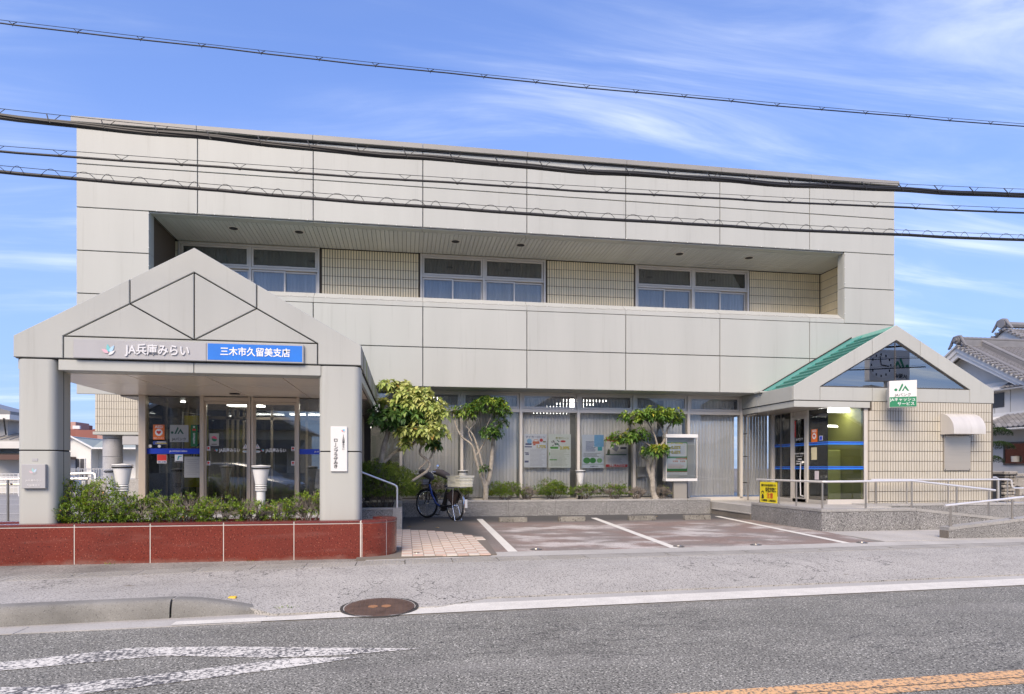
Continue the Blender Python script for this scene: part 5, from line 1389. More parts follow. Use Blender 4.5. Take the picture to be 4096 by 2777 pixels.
# clipped hedge beside the bicycle
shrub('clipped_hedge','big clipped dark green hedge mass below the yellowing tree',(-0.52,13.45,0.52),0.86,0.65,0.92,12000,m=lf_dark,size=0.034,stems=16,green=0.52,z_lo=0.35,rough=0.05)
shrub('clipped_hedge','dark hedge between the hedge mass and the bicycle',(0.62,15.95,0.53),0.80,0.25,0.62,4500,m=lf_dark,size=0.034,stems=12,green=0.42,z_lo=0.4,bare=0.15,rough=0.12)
G2 = 'low bushes in the granite bed under the shop front'
shrub('low_bush','small leafy bush behind the rear crate of the bicycle',(1.42,15.92,0.53),0.22,0.18,0.38,1300,group=G2,m=lf_dark,green=0.6,z_lo=0.5)
shrub('low_bush','round green bush at the foot of the forked tree',(2.42,15.85,0.53),0.40,0.26,0.42,3300,group=G2,green=0.35,z_lo=0.35)
shrub('low_bush','bare purplish twig bush between two green bushes',(2.98,15.85,0.53),0.33,0.24,0.34,300,group=G2,bare=0.8,stems=22,z_lo=0.4)
shrub('low_bush','wide green bush under the paired loan posters',(3.62,15.85,0.53),0.44,0.26,0.44,3600,group=G2,green=0.36,z_lo=0.35)
shrub('low_bush','green bush with bare patches at the foot of the middle lamp',(4.45,15.82,0.53),0.42,0.24,0.38,2400,group=G2,bare=0.30,green=0.33,stems=14,z_lo=0.4)
shrub('low_bush','green bush under the red warning poster',(5.22,15.84,0.53),0.42,0.25,0.38,2500,group=G2,bare=0.30,green=0.33,stems=14,z_lo=0.4)
shrub('low_bush','bare grey twig bush left of the tree by the notice case',(5.80,15.84,0.53),0.30,0.24,0.30,200,group=G2,bare=0.9,stems=24,z_lo=0.4)
shrub('low_bush','bare grey twig bush right of the tree by the notice case',(6.45,15.82,0.53),0.32,0.24,0.32,150,group=G2,bare=0.9,stems=26,z_lo=0.4)

def tree(name, label, base, limbs, clumps, m, size, wide=0.45, droop=0.25, bark=bark_m, per=None):
    """limbs: lists of (x,y,z,r); clumps: (x,y,z, rx,ry,rz, leaves, tone)"""
    t = thing(name, label, 'tree', base)
    tr = MB()
    for L_ in limbs:
        P = [Vector(p[:3]) for p in L_]; r = [p[3] for p in L_]; Q = []; S = []
        for i in range(len(P)-1):                     # smooth the limb
            p0 = P[max(i-1,0)]; p3 = P[min(i+2,len(P)-1)]
            for k in range(4):
                u = k/4
                q = 0.5*((2*P[i])+(P[i+1]-p0)*u+(2*p0-5*P[i]+4*P[i+1]-p3)*u*u+(3*P[i]-p0-3*P[i+1]+p3)*u**3)
                Q.append(q+rv()*r[i]*0.10); S.append(r[i]+(r[i+1]-r[i])*u)
        Q.append(P[-1]); S.append(r[-1]); tr.tube(Q, S, 9)
    spots = []; tw = MB()
    for (cx,cy,cz,rx,ry,rz_,n,tone) in clumps:
        near = min((Vector(p[:3]) for L_ in limbs for p in L_), key=lambda p: (p-Vector((cx,cy,cz))).length)
        for i in range(max(3,int(n*1.75)//9)):
            d = rv(); d.z = d.z*0.75+0.15
            q = random.uniform(0.40,1.03) if random.random() < 0.86 else random.uniform(1.03,1.14)
            p = Vector((cx+d.x*rx*q, cy+d.y*ry*q, cz+d.z*rz_*q))
            if i % 3 == 0: tw.tube([near.lerp(p,0.15), near.lerp(p,0.6)+rv()*0.04+Vector((0,0,-0.02)), p],[0.008,0.005,0.003],5,False)
            ax = (Vector((d.x,d.y,d.z*0.6+0.55))).normalized()
            side = ax.orthogonal().normalized(); ot = ax.cross(side)
            tn = tone+random.gauss(0,0.13)+0.18*d.z  # random tone around the clump's own, paler higher up
            for k in range(9):                        # a whorl of leaves round the twig end
                a = k*2.4+random.uniform(-.3,.3)
                ld = (side*math.cos(a)+ot*math.sin(a))*0.9+ax*random.uniform(-0.05,0.75)
                spots.append((p+ld*0.01, ld, size*random.uniform(0.7,1.2), min(0.97,max(0,tn+random.gauss(0,0.08))) if random.random() > 0.012 else 1.0))
    tr.build('trunk', bark, t, smooth=True); tw.build('twigs', bark, t, kind='stuff')
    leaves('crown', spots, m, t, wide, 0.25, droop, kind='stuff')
    return t
# first tree beside the porch: yellow-green top over dark green, twisted stems in the hedge
Y1 = 13.5
def T1(u, z, dy=0.0): return (u, Y1+dy, z)
tree('yellowing_tree','bushy tree with yellowing top leaves beside the porch',(-0.55,Y1,1.3),
     [[(-0.50,13.45,1.20,0.060),(-0.46,13.45,1.55,0.055),(-0.36,13.45,1.95,0.05),(-0.28,13.5,2.25,0.035),(-0.18,13.5,2.7,0.02)],
      [(-0.47,13.45,1.35,0.035),(-0.20,13.5,1.62,0.033),(0.10,13.5,1.75,0.03),(0.32,13.5,1.95,0.025)],
      [(0.10,13.4,1.02,0.03),(0.42,13.45,1.22,0.03),(0.50,13.5,1.42,0.027),(0.30,13.5,1.60,0.025),(0.38,13.5,1.85,0.02),(0.45,13.5,2.1,0.018)],
      [(0.28,13.5,1.28,0.022),(0.52,13.5,1.52,0.020),(0.62,13.5,1.80,0.018),(0.70,13.5,2.1,0.015)],
      [(-0.62,13.4,1.20,0.025),(-0.47,13.45,1.45,0.028)],
      [(-0.1,13.5,2.6,0.015),(-0.02,13.5,2.95,0.010),(-0.05,13.5,3.05,0.006)]],
     [(-0.22,13.42,2.30,0.46,0.40,0.34,560,0.14),(0.18,13.40,2.36,0.42,0.36,0.28,330,0.22),(0.32,13.30,2.02,0.50,0.32,0.28,520,0.66),
      (0.10,13.40,2.66,0.40,0.34,0.26,360,0.72),(0.46,13.42,2.56,0.34,0.32,0.22,290,0.74),(0.62,13.4,2.42,0.30,0.28,0.18,200,0.72),
      (-0.02,13.45,2.92,0.24,0.22,0.16,140,0.78),(-0.30,13.45,3.00,0.20,0.18,0.09,70,0.78),(0.30,13.42,2.82,0.24,0.20,0.12,120,0.75),(0.02,13.35,1.80,0.18,0.16,0.14,60,0.76),(0.60,13.5,1.80,0.18,0.15,0.12,70,0.12),(-0.45,13.35,2.62,0.16,0.14,0.08,40,0.80)], lf_yel, 0.135, 0.55, 0.40)
# second tree: pale forked trunk in front of the shop front
Y2 = 15.75
tree('forked_tree','pale fork-trunked tree with flat green crown behind the bicycle',(1.93,Y2,0.5),
     [[(1.93,Y2,0.50,0.070),(1.94,Y2,0.85,0.062),(2.02,Y2,1.05,0.055),(2.08,Y2,1.5,0.05),(2.10,Y2,1.9,0.045),(2.14,Y2,2.15,0.03)],
      [(1.93,Y2,0.80,0.045),(1.80,Y2,1.15,0.035),(1.70,Y2,1.5,0.03),(1.60,Y2,1.85,0.026),(1.35,Y2,2.05,0.022),(1.22,Y2,2.3,0.02),(1.15,Y2,2.6,0.012)],
      [(1.92,Y2,0.95,0.035),(1.85,Y2,1.35,0.028),(1.75,Y2,1.75,0.025),(1.62,Y2,2.1,0.02),(1.45,Y2,2.35,0.018),(1.55,Y2,2.65,0.012)],
      [(1.72,Y2,1.62,0.022),(1.90,Y2,1.95,0.018),(1.95,Y2,2.3,0.014),(2.15,Y2,2.7,0.01)],
      [(1.60,Y2,1.95,0.018),(1.52,Y2,2.2,0.016),(1.72,Y2,2.45,0.014),(1.65,Y2,2.75,0.01)],
      [(1.95,Y2,2.2,0.015),(2.35,Y2,2.45,0.012),(2.45,Y2,2.7,0.008)]],
     [(1.42,15.7,2.62,0.33,0.28,0.20,280,0.66),(1.72,15.68,2.76,0.36,0.30,0.20,300,0.45),(2.08,15.7,2.78,0.36,0.30,0.23,320,0.58),(2.30,15.7,2.66,0.24,0.24,0.20,200,0.60),(1.92,15.7,2.92,0.26,0.22,0.12,130,0.35),(2.22,15.75,2.92,0.22,0.20,0.11,110,0.42),
      (2.06,15.6,2.14,0.30,0.26,0.18,260,0.22),(2.32,15.75,2.38,0.18,0.16,0.12,80,0.42),(1.82,15.62,1.28,0.20,0.14,0.07,40,0.25)], lf_grn, 0.105, 0.40, 0.30)
# third tree by the notice case
Y3 = 15.70
tree('topiary_tree','pale-trunked tree with three flat leaf tiers beside the notice case',(6.22,Y3,0.5),
     [[(6.25,Y3,0.50,0.095),(6.18,Y3,0.66,0.070),(6.16,Y3,1.0,0.062),(6.17,Y3,1.3,0.055),(6.20,Y3,1.55,0.05),(6.30,Y3,1.75,0.04),(6.48,Y3,2.0,0.035),(6.56,Y3,2.3,0.026),(6.72,Y3,2.52,0.015)],
      [(6.13,Y3,1.0,0.045),(6.05,Y3,1.25,0.04),(6.02,Y3,1.48,0.032),(5.88,Y3,1.58,0.025),(5.80,Y3,1.72,0.018)],
      [(6.22,Y3,1.60,0.03),(6.10,Y3,1.85,0.024),(5.85,Y3,2.0,0.02),(5.65,Y3,2.2,0.016),(5.5,Y3,2.4,0.01)],
      [(6.30,Y3,1.80,0.026),(6.22,Y3,2.1,0.022),(6.10,Y3,2.35,0.018),(5.95,Y3,2.55,0.01)],
      [(6.50,Y3,2.05,0.022),(6.40,Y3,2.3,0.018),(6.25,Y3,2.5,0.012)]],
     [(5.72,15.62,2.55,0.42,0.34,0.22,380,0.55),(6.15,15.60,2.62,0.46,0.34,0.22,430,0.56),(6.52,15.62,2.60,0.40,0.32,0.22,330,0.56),(6.78,15.7,2.50,0.22,0.22,0.14,110,0.55),
      (5.42,15.58,2.05,0.36,0.30,0.20,280,0.50),(5.75,15.58,2.10,0.32,0.28,0.20,240,0.36),(5.15,15.6,1.98,0.20,0.18,0.12,80,0.55),
      (6.12,15.5,1.72,0.34,0.26,0.17,230,0.45),(6.25,15.46,1.80,0.24,0.2,0.10,120,0.88)], lf_grn, 0.115, 0.40, 0.30)

# ================================================================== granite bed under the shop front and the block by the hedge
bed = thing('granite_bed', 'long low granite bed wall along the back of the parking lot', 'planter', (3.8,15.5,0.1))
bx_ = [-0.06,1.55,2.45,3.60,4.90,6.05,7.0,7.62]
for a, c in zip(bx_, bx_[1:]):
    MB().prism([(a+0.0015,0.10),(c-0.0015,0.10),(c-0.0015,0.478),(a+0.0015,0.478)],'y',15.50,15.53,0.002).build('granite_slab', gran_m, bed)
    MB().cbox(a+0.0015,c-0.0015,15.494,15.66,0.483,0.530,0.004).build('coping_stone', gran_c, bed)
MB().box(-0.05,7.61,15.515,15.65,0.10,0.482).build('wall_core', mortar_m, bed)
MB().box(-0.05,7.62,15.65,16.30,0.10,0.475).build('soil', soil_m, bed)
blk = thing('granite_block', 'granite planter block with a short handrail beside the pavers', 'planter', (-0.5,12.65,0.1))
MB().prism([(-1.3,0.10),(-0.235,0.10),(-0.235,0.505),(-1.3,0.505)],'y',12.62,12.64,0.002).build('granite_slab', gran_m, blk)
MB().cbox(-0.232,-0.056,12.616,15.45,0.08,0.545,0.004).build('end_post', gran_c, blk)
MB().cbox(-1.3,-0.235,12.612,12.80,0.508,0.545,0.004).build('coping_stone', gran_c, blk)
MB().box(-1.3,-0.235,12.64,15.6,0.08,0.50).build('soil', soil_m, blk)
rl = MB().tube([(-1.25,12.72,1.395),(-0.80,12.70,1.215),(-0.205,12.70,0.982),(-0.165,12.70,0.955),(-0.150,12.70,0.91),(-0.150,12.70,0.545)],0.020,10).build('rail', steel_m, blk, smooth=True)
# ================================================================== garden lamps
def lamp(label, c, s=1.0):
    t = thing('garden_lamp', label, 'lamp', c, 'white flared garden lamps')
    x, y, z = c
    MB().lathe([(0.0,0),(0.060*s,0),(0.060*s,0.12*s),(0.052*s,0.13*s),(0.0,0.13*s)], c, 20).build('sleeve', black_m, t, smooth=True)
    MB().lathe([(0.0,0.12*s),(0.058*s,0.12*s),(0.058*s,0.40*s),(0.0,0.40*s)], c, 20).build('stem', white_m, t, smooth=True)
    for k in range(3): MB().lathe([(0.0,0.40*s+k*0.03*s),(0.070*s,0.402*s+k*0.03*s),(0.078*s,0.413*s+k*0.03*s),(0.070*s,0.424*s+k*0.03*s),(0.0,0.425*s+k*0.03*s)], c, 20).build('ring', white_m, t, smooth=True)
    MB().lathe([(0.0,0.404*s),(0.066*s,0.404*s),(0.066*s,0.488*s),(0.0,0.488*s)], c, 20).build('gap_band', black_m, t)
    MB().lathe([(0.0,0.488*s),(0.072*s,0.49*s),(0.108*s,0.70*s),(0.0,0.70*s)], c, 24).build('flared_shade', white_m, t, smooth=True)
    for k in range(2): MB().lathe([(0.0,0.700*s+k*0.028*s),(0.118*s,0.702*s+k*0.028*s),(0.126*s,0.711*s+k*0.028*s),(0.118*s,0.720*s+k*0.028*s),(0.0,0.721*s+k*0.028*s)], c, 24).build('cap_ring', white_m if k else black_m, t, smooth=True)
    MB().lathe([(0.0,0.700*s),(0.112*s,0.700*s),(0.112*s,0.745*s),(0.0,0.76*s)], c, 24).build('cap', white_m, t, smooth=True)
    return t
lamp('white flared garden lamp standing in the planter, front one of the left pair', (-3.66,9.30,0.585), 1.02)
lamp('white flared garden lamp on the porch floor behind another lamp', (-4.23,10.45,0.50), 1.05)
lamp('white flared garden lamp in front of the sliding doors', (-1.94,9.36,0.585), 1.00)
lamp('white flared garden lamp behind the rear crate of the bicycle', (1.40,16.0,0.48), 1.02)
lamp('white flared garden lamp between the loan posters and savings poster', (4.36,15.98,0.48), 1.02)

# weeds at the kerb end and along the foot of the planter
ws = []
for cx, cy, cz, n_, sp_ in ((-1.12,6.20,0.012,26,0.05),(-1.0,6.24,0.012,14,0.04),(-2.02,6.10,0.02,10,0.03),(-3.6,8.72,0.11,8,0.03),(-1.9,8.72,0.11,8,0.03)):
    for i in range(n_):
        a = random.uniform(0,6.28); ws.append((Vector((cx+random.gauss(0,sp_),cy+random.gauss(0,sp_*0.5),cz)),Vector((0.6*math.cos(a),0.6*math.sin(a),0.8)),random.uniform(0.02,0.05),random.random()*0.9))
o = leaves('weeds', ws, lf_bush, None, 0.22); o['kind'] = 'stuff'
# ================================================================== posters behind the shop-front glass
PYs = YW+0.05
def poster(label, x0, x1, z0, z1, m, y=PYs):
    t = thing('poster', label, 'poster', ((x0+x1)/2,y,z0), 'posters in the shop front')
    MB().box(x0,x1,y,y+0.004,z0,z1).build('sheet', m, t); return t
def lines(t, x0, x1, z0, z1, n, y, m, h=0.006):
    for i in range(n):
        z = z1-(z1-z0)*i/max(1,n-1); xr = x1-random.uniform(0,0.3)*(x1-x0)
        MB().box(x0,xr,y-0.0012,y,z-h/2,z+h/2).build('print_line', m, t)
grey_t = mat('grey_print',(0.25,0.27,0.33),0.6)
pale_b = mat('pale_blue_paper',(0.66,0.74,0.84),0.6); pale_g = mat('pale_green_paper',(0.76,0.82,0.76),0.6)
y = PYs
t = poster('pale blue car loan poster with a red car, leftmost of the four', 2.98,3.576,1.315,2.167, mat('blue_tint_paper',(0.74,0.79,0.86),0.6))
text('title','マイカーローン',0.075,(3.28,y-0.002,2.085),text_n,t,bold=0.001)
MB().prism(arc(3.06+0.06,1.985,0.065,0,359,18),'y',y-0.002,y-0.0005).build('blue_oval', sky_p, t)
cr_ = MB().prism([(3.205,1.915),(3.385,1.915),(3.385,1.965),(3.365,1.975),(3.345,2.03),(3.245,2.03),(3.225,1.975),(3.205,1.965)],'y',y-0.002,y-0.0005).build('car_picture', mat('poster_red',(0.58,0.14,0.06),0.6), t)
MB().box(3.25,3.34,y-0.003,y-0.002,1.98,2.02).build('car_window', paper_m, t)
MB().prism(arc(3.43,2.01,0.045,0,359,16),'y',y-0.002,y-0.0005).build('red_oval', text_r, t)
for x0,x1,z0,z1,m_ in ((3.02,3.18,1.885,1.93,text_n),(3.0,3.19,1.825,1.855,text_n),(3.0,3.10,1.68,1.70,text_n),(3.02,3.11,1.635,1.67,text_n),(3.0,3.10,1.44,1.49,text_n),(3.47,3.55,1.955,1.985,mat('olive_print',(0.20,0.20,0.03),0.6)),(3.22,3.28,1.88,1.91,text_r)): MB().box(x0,x1,y-0.002,y-0.0005,z0,z1).build('print_block', m_, t)
text('rate','1.75%',0.105,(3.42,y-0.002,1.845),text_y,t,bold=0.0025); text('rate_outline','1.75%',0.105,(3.424,y-0.0008,1.841),grey_t,t,bold=0.006)
lines(t,3.14,3.54,1.36,1.78,14,y,grey_t)
t = poster('pale green education loan poster, second from the left', 3.615,4.204,1.306,2.170, pale_g)
text('title','教育ローン',0.07,(3.98,y-0.002,2.06),mat('olive_text',(0.33,0.36,0.12),0.6),t,bold=0.001)
for k in range(16): MB().prism(petal(3.80+random.uniform(-.09,.09),1.92+random.uniform(-.06,.08),random.uniform(0,180),0.05,0.012,y),'y',y-0.002,y-0.0005).build('figure_picture', text_b if k%3 else text_g, t)
MB().prism([(4.0-0.07+0.07*(1+math.cos(R(a))),1.985+0.028*math.sin(R(a))) for a in range(0,360,20)],'y',y-0.002,y-0.0005).build('red_oval', text_r, t)
MB().prism(arc(3.69,1.82,0.028,90,270,8)+arc(3.85,1.82,0.028,-90,90,8),'y',y-0.002,y-0.0005).build('green_pill', mat('leaf_green_print',(0.10,0.38,0.04),0.6), t)
text('rate','2.09%',0.105,(4.04,y-0.002,1.815),text_y,t,bold=0.0025); text('rate_outline','2.09%',0.105,(4.044,y-0.0008,1.811),mat('olive_outline',(0.30,0.36,0.05),0.6),t,bold=0.006)
for x0,x1,z0,z1 in ((3.64,3.66,1.62,1.70),(3.65,3.84,1.50,1.525),(3.98,4.16,1.60,1.602)): MB().box(x0,x1,y-0.002,y-0.0005,z0,z1).build('print_block', MATS['leaf_green_print'], t)
lines(t,3.68,4.16,1.36,1.74,13,y,mat('green_grey_print',(0.30,0.36,0.22),0.6))
t = poster('blue savings poster with three green bubbles, third from the left', 4.502,5.088,1.300,2.161, pale_b)
MB().box(4.83,5.08,y-0.002,y-0.0005,1.85,2.155).build('sky_field', mat('poster_sky',(0.20,0.46,0.78),0.6), t)
lines(t,4.60,4.88,1.74,1.98,9,y,text_n,0.012); lines(t,4.54,5.04,1.60,1.68,4,y,text_b,0.008)
for cx,r_,m_ in ((4.63,0.095,mat('bubble_green',(0.05,0.26,0.05),0.6)),(4.79,0.085,MATS['bubble_green']),(4.97,0.072,mat('bubble_pale',(0.22,0.48,0.20),0.6))): MB().prism([(cx+r_*math.cos(R(a)),1.495+r_*0.85*math.sin(R(a))) for a in range(0,360,18)],'y',y-0.002,y-0.0005).build('bubble', m_, t)
MB().box(4.92,5.04,y-0.002,y-0.0005,1.75,1.85).build('picture', teal_m, t); MB().box(4.505,5.085,y-0.002,y-0.0005,1.395,1.403).build('rule', text_g, t)
text('footer','JA兵庫みらい',0.035,(4.82,y-0.002,1.345),text_b,t,bold=0.0006)
t = poster('red and white fraud warning poster, rightmost of the four', 5.135,5.729,1.320,2.173, mat('grey_white_paper',(0.74,0.74,0.74),0.6))
MB().prism([(5.138,2.11),(5.726,2.11),(5.726,2.00),(5.50,1.985),(5.43,1.92),(5.36,1.985),(5.138,2.01)],'y',y-0.002,y-0.0005).build('red_field', text_r, t)
MB().box(5.138,5.726,y-0.002,y-0.0005,1.325,1.395).build('red_field', text_r, t)
text('title','これは詐欺です',0.085,(5.43,y-0.003,2.055),text_w,t,bold=0.002,width=0.50); text('footer','注意して下さい!!',0.07,(5.45,y-0.003,1.36),text_w,t,bold=0.002,width=0.42)
MB().prism([(5.30,1.80),(5.42,1.72),(5.50,1.84),(5.38,1.92)],'y',y-0.002,y-0.0005).build('handset_picture', grey_t, t)
MB().box(5.53,5.70,y-0.002,y-0.0005,1.79,1.85).build('speech_box', text_b, t); MB().box(5.14,5.70,y-0.002,y-0.0005,1.635,1.66).build('green_band', mat('deep_green_print',(0.01,0.12,0.06),0.6), t)
MB().prism([(5.17,1.66),(5.25,1.66),(5.25,1.76),(5.22,1.80),(5.19,1.76)],'y',y-0.0025,y-0.0005).build('figure_picture', mat('figure_green',(0.10,0.13,0.07),0.6), t)
lines(t,5.2,5.66,1.43,1.56,5,y,grey_t,0.010)
t = thing('notice_sheet','small grey sheet taped low behind the shop-front glass by the third tree','notice',(6.1,y,1.06)); MB().box(5.987,6.226,y,y+0.003,1.058,1.335).build('sheet', mat('dull_paper',(0.40,0.39,0.35),0.7), t); lines(t,6.01,6.20,1.09,1.30,8,y,grey_t)

# ================================================================== glazed notice case on a post
nc = thing('notice_case', 'free-standing glazed notice case with a rate poster on a metal post', 'notice board', (6.9,15.64,0.5))
NY = 15.62
MB().cbox(6.713,7.067,NY+0.06,NY+0.17,0.475,0.98,0.004).build('post', mat('case_post',(0.42,0.39,0.34),0.35,metal=0.5), nc)
MB().cbox(6.470,7.330,NY-0.03,NY+0.22,2.065,2.155,0.006).build('top_cap', white_m, nc)
MB().cbox(6.470,7.315,NY-0.02,NY+0.21,0.965,1.035,0.006).build('bottom_rail', white_m, nc)
for x in (6.475,7.29): MB().box(x,x+0.022,NY-0.015,NY+0.005,1.035,2.065).build('side_rail', alu_m, nc)
for x in (6.475,7.29): MB().box(x,x+0.022,NY+0.18,NY+0.20,1.035,2.065).build('side_rail', alu_m, nc)
MB().box(6.50,7.29,NY+0.15,NY+0.17,1.035,2.065).build('back_board', mat('case_back',(0.50,0.50,0.48),0.6), nc)
MB().box(6.497,7.29,NY-0.008,NY-0.004,1.035,2.065).build('pane', glass_a, nc)
rp_ = thing('rate_poster','green and white interest-rate poster inside the notice case','poster',(6.82,NY+0.13,1.1),'posters in the shop front')
y = NY+0.135
MB().box(6.54,7.108,y,y+0.004,1.116,1.961).build('sheet', mat('poster_green',(0.06,0.27,0.07),0.6), rp_)
def rbox(x0,x1,z0,z1,r_): return arc(x1-r_,z1-r_,r_,0,90,4)+arc(x0+r_,z1-r_,r_,90,180,4)+arc(x0+r_,z0+r_,r_,180,270,4)+arc(x1-r_,z0+r_,r_,270,360,4)
for z0, z1 in ((1.595,1.935),(1.285,1.545)): MB().prism(rbox(6.565,7.095,z0,z1,0.03),'y',y-0.002,y-0.0005).build('white_panel', paper_m, rp_)
MB().box(6.54,7.108,y-0.002,y-0.0005,1.118,1.20).build('white_foot', paper_m, rp_); MB().box(6.54,7.108,y-0.002,y-0.0005,1.205,1.215).build('red_rule', text_r, rp_)
y -= 0.002
text('headline','もっと得する定期貯金',0.045,(6.76,y-0.001,1.925),text_y,rp_,bold=0.0015)
for z, tx in ((1.82,'0.55%'),(1.70,'0.65%')): text('rate',tx,0.105,(6.80,y-0.002,z),text_y,rp_,bold=0.003); text('rate_outline',tx,0.105,(6.803,y-0.001,z-0.003),text_b,rp_,bold=0.008)
for z in (1.83,1.71): MB().prism(arc(6.60,z,0.020,0,359,12),'y',y-0.002,y-0.0005).build('badge', grey_t, rp_)
text('headline','ATM定期貯金',0.050,(6.95,y-0.001,1.535),mat('orange_print',(0.62,0.20,0.04),0.6),rp_,bold=0.002)
for x, tx in ((6.79,'0.50%'),(6.98,'0.65%')): text('rate',tx,0.058,(x,y-0.002,1.47),MATS['orange_print'],rp_,bold=0.0015)
lines(rp_,6.59,7.06,1.31,1.40,4,y,MATS['poster_red'],0.006); lines(rp_,6.92,7.06,1.66,1.86,8,y,grey_t,0.005); lines(rp_,6.56,7.0,1.14,1.18,2,y,grey_t,0.005)

# ================================================================== bicycle
bike = thing('bicycle', 'blue step-through city bicycle with front basket and white rear crate', 'bicycle', (0.79,14.76,0.145))
B0 = Vector((1.08,14.30,lz(14.3)+0.002)); B1 = Vector((0.50,15.22,lz(15.2)+0.002))
hx = (B1-B0); WB = math.hypot(hx.x,hx.y); hx = Vector((hx.x/WB,hx.y/WB,0)); hy = Vector((-hx.y,hx.x,0)); hz_ = Vector((0,0,1))
def bw(p): return B0 + hx*p[0] + hy*p[1] + hz_*p[2]
def bbuild(name, mb, m, parent=bike, smooth=True):
    mb.v = [tuple(bw(p)) for p in mb.v]; return mb.build(name, m, parent, smooth)
WR = 0.335
blk = black_m; chrome = mat('chrome',(0.72,0.72,0.72),0.18,metal=1.0); frame_m = mat('blue_frame',(0.018,0.045,0.20),0.25,metal=0.3,coat=0.5)
dkf = mat('black_frame',(0.012,0.012,0.015),0.3,metal=0.3)
def wheel(cx, steer=0.0, parent=bike):
    w = MB(); n = 40; k = 8
    cs, sn = math.cos(steer), math.sin(steer)
    def P(a, r, off):  # wheel plane turned by steer about the vertical
        f = r*math.cos(a); return (cx+f*cs-off*sn, f*sn+off*cs, WR+r*math.sin(a))
    def torus(r0, rt, n=40, k=8, sy=1.0):
        m_ = MB(); v = []; f = []
        for i in range(n):
            for j in range(k):
                b_ = 2*math.pi*j/k; v.append(P(2*math.pi*i/n, r0+rt*math.cos(b_), rt*sy*math.sin(b_)))
        for i in range(n):
            for j in range(k): f.append((i*k+j,((i+1)%n)*k+j,((i+1)%n)*k+(j+1)%k,i*k+(j+1)%k))
        return m_.add(v,f)
    o = bbuild('wheel', torus(WR-0.020,0.020), blk, parent)
    bbuild('rim', torus(WR-0.050,0.012,40,6,1.1), chrome, o)
    s = MB()
    for i in range(28):
        a = 2*math.pi*i/28; a2 = a+(0.5 if i%2 else -0.5); sd_ = 0.03 if i%4 < 2 else -0.03
        s.tube([P(a,WR-0.055,0), P(a2,0.025,sd_)], 0.0016, 4, False)
    bbuild('spokes', s, chrome, o)
    h = MB(); h.tube([P(0,0,-0.05),P(0,0,0.05)],0.024,12); bbuild('hub', h, chrome, o)
    return o, P
ST = R(14)
rw_, RP = wheel(0.0); fw_, FP = wheel(WB, ST)
def fender(P, a0, a1, m, name):
    f = MB(); v = []; q = []; n = 22; prof = [(-0.028,0.0),(-0.02,0.010),(0.0,0.014),(0.02,0.010),(0.028,0.0)]
    for i in range(n+1):
        a = R(a0+(a1-a0)*i/n)
        for off, hgt in prof: v.append(P(a, WR+0.010+hgt, off))
    k = len(prof)
    for i in range(n):
        for j in range(k-1): q.append((i*k+j,(i+1)*k+j,(i+1)*k+j+1,i*k+j+1))
    bbuild(name, f.add(v,q), m)
fender(RP, 40, 205, chrome, 'rear_fender'); fender(FP, 30, 150, dkf, 'front_fender')
fr_ = MB()
hd_t, hd_b = (WB-0.13,0,0.90), (WB-0.09,0,0.70)
fr_.tube([(WB-0.10,0,0.78),(WB-0.20,0,0.55),(WB-0.36,0,0.36),(0.50,0,0.27),(0.44,0,0.27)],[0.026,0.026,0.026,0.028,0.028],10)
bbuild('main_tube', fr_, frame_m)
f2 = MB(); f2.tube([(0.44,0,0.27),(0.30,0,0.72)],0.016,10); f2.tube([hd_t,hd_b],0.019,10)
for sd_ in (-1,1):
    f2.tube([(0.44,sd_*0.03,0.27),(0.0,sd_*0.065,WR)],0.010,8); f2.tube([(0.32,sd_*0.02,0.62),(0.0,sd_*0.065,WR)],0.009,8)
bbuild('rear_frame', f2, dkf)
fk_ = MB(); cs, sn = math.cos(ST), math.sin(ST)
def FS(f, off, z): return (WB-0.10+f*cs-off*sn, f*sn+off*cs, z)
for sd_ in (-1,1): fk_.tube([FS(0.0,sd_*0.02,0.71),FS(0.015,sd_*0.05,0.66),FS(0.05,sd_*0.055,0.45),FS(0.10,sd_*0.055,WR)],0.011,8)
fk_.tube([FS(0,0,0.70),FS(-0.04,0,0.98)],0.013,8); bbuild('fork', fk_, dkf)
hb = MB(); hb.tube([FS(-0.20,0.27,1.03),FS(-0.06,0.25,1.07),FS(0.04,0.12,1.06),FS(0.0,0.03,0.98),FS(0.0,-0.03,0.98),FS(0.04,-0.12,1.06),FS(-0.06,-0.25,1.07),FS(-0.20,-0.27,1.03)],0.011,8); bbuild('handlebar', hb, chrome)
glove = mat('grey_cloth',(0.085,0.075,0.075),0.85,var=0.15,vscale=12)
for sd_ in (-1,1):
    c_ = MB(); c_.tube([FS(0.06,sd_*0.23,1.06),FS(-0.02,sd_*0.26,1.06),FS(-0.14,sd_*0.28,1.03),FS(-0.28,sd_*0.29,0.97),FS(-0.36,sd_*0.29,0.91)],[0.05,0.075,0.085,0.08,0.05],12); bbuild('hand_cover', c_, glove)
mr = MB(); mr.tube([FS(-0.02,-0.24,1.08),FS(0.0,-0.26,1.17)],0.006,6); mr.lathe([(0,-0.012),(0.03,-0.012),(0.048,0),(0.0,0.006)],FS(0.0,-0.30,1.19),16,'x'); bbuild('mirror', mr, chrome)
b_ = MB(); b_.tube([FS(0.02,0.02,1.03),FS(0.03,0.04,1.09)],0.022,10); bbuild('bell', b_, mat('brass_yellow',(0.55,0.52,0.2),0.3,metal=0.5))
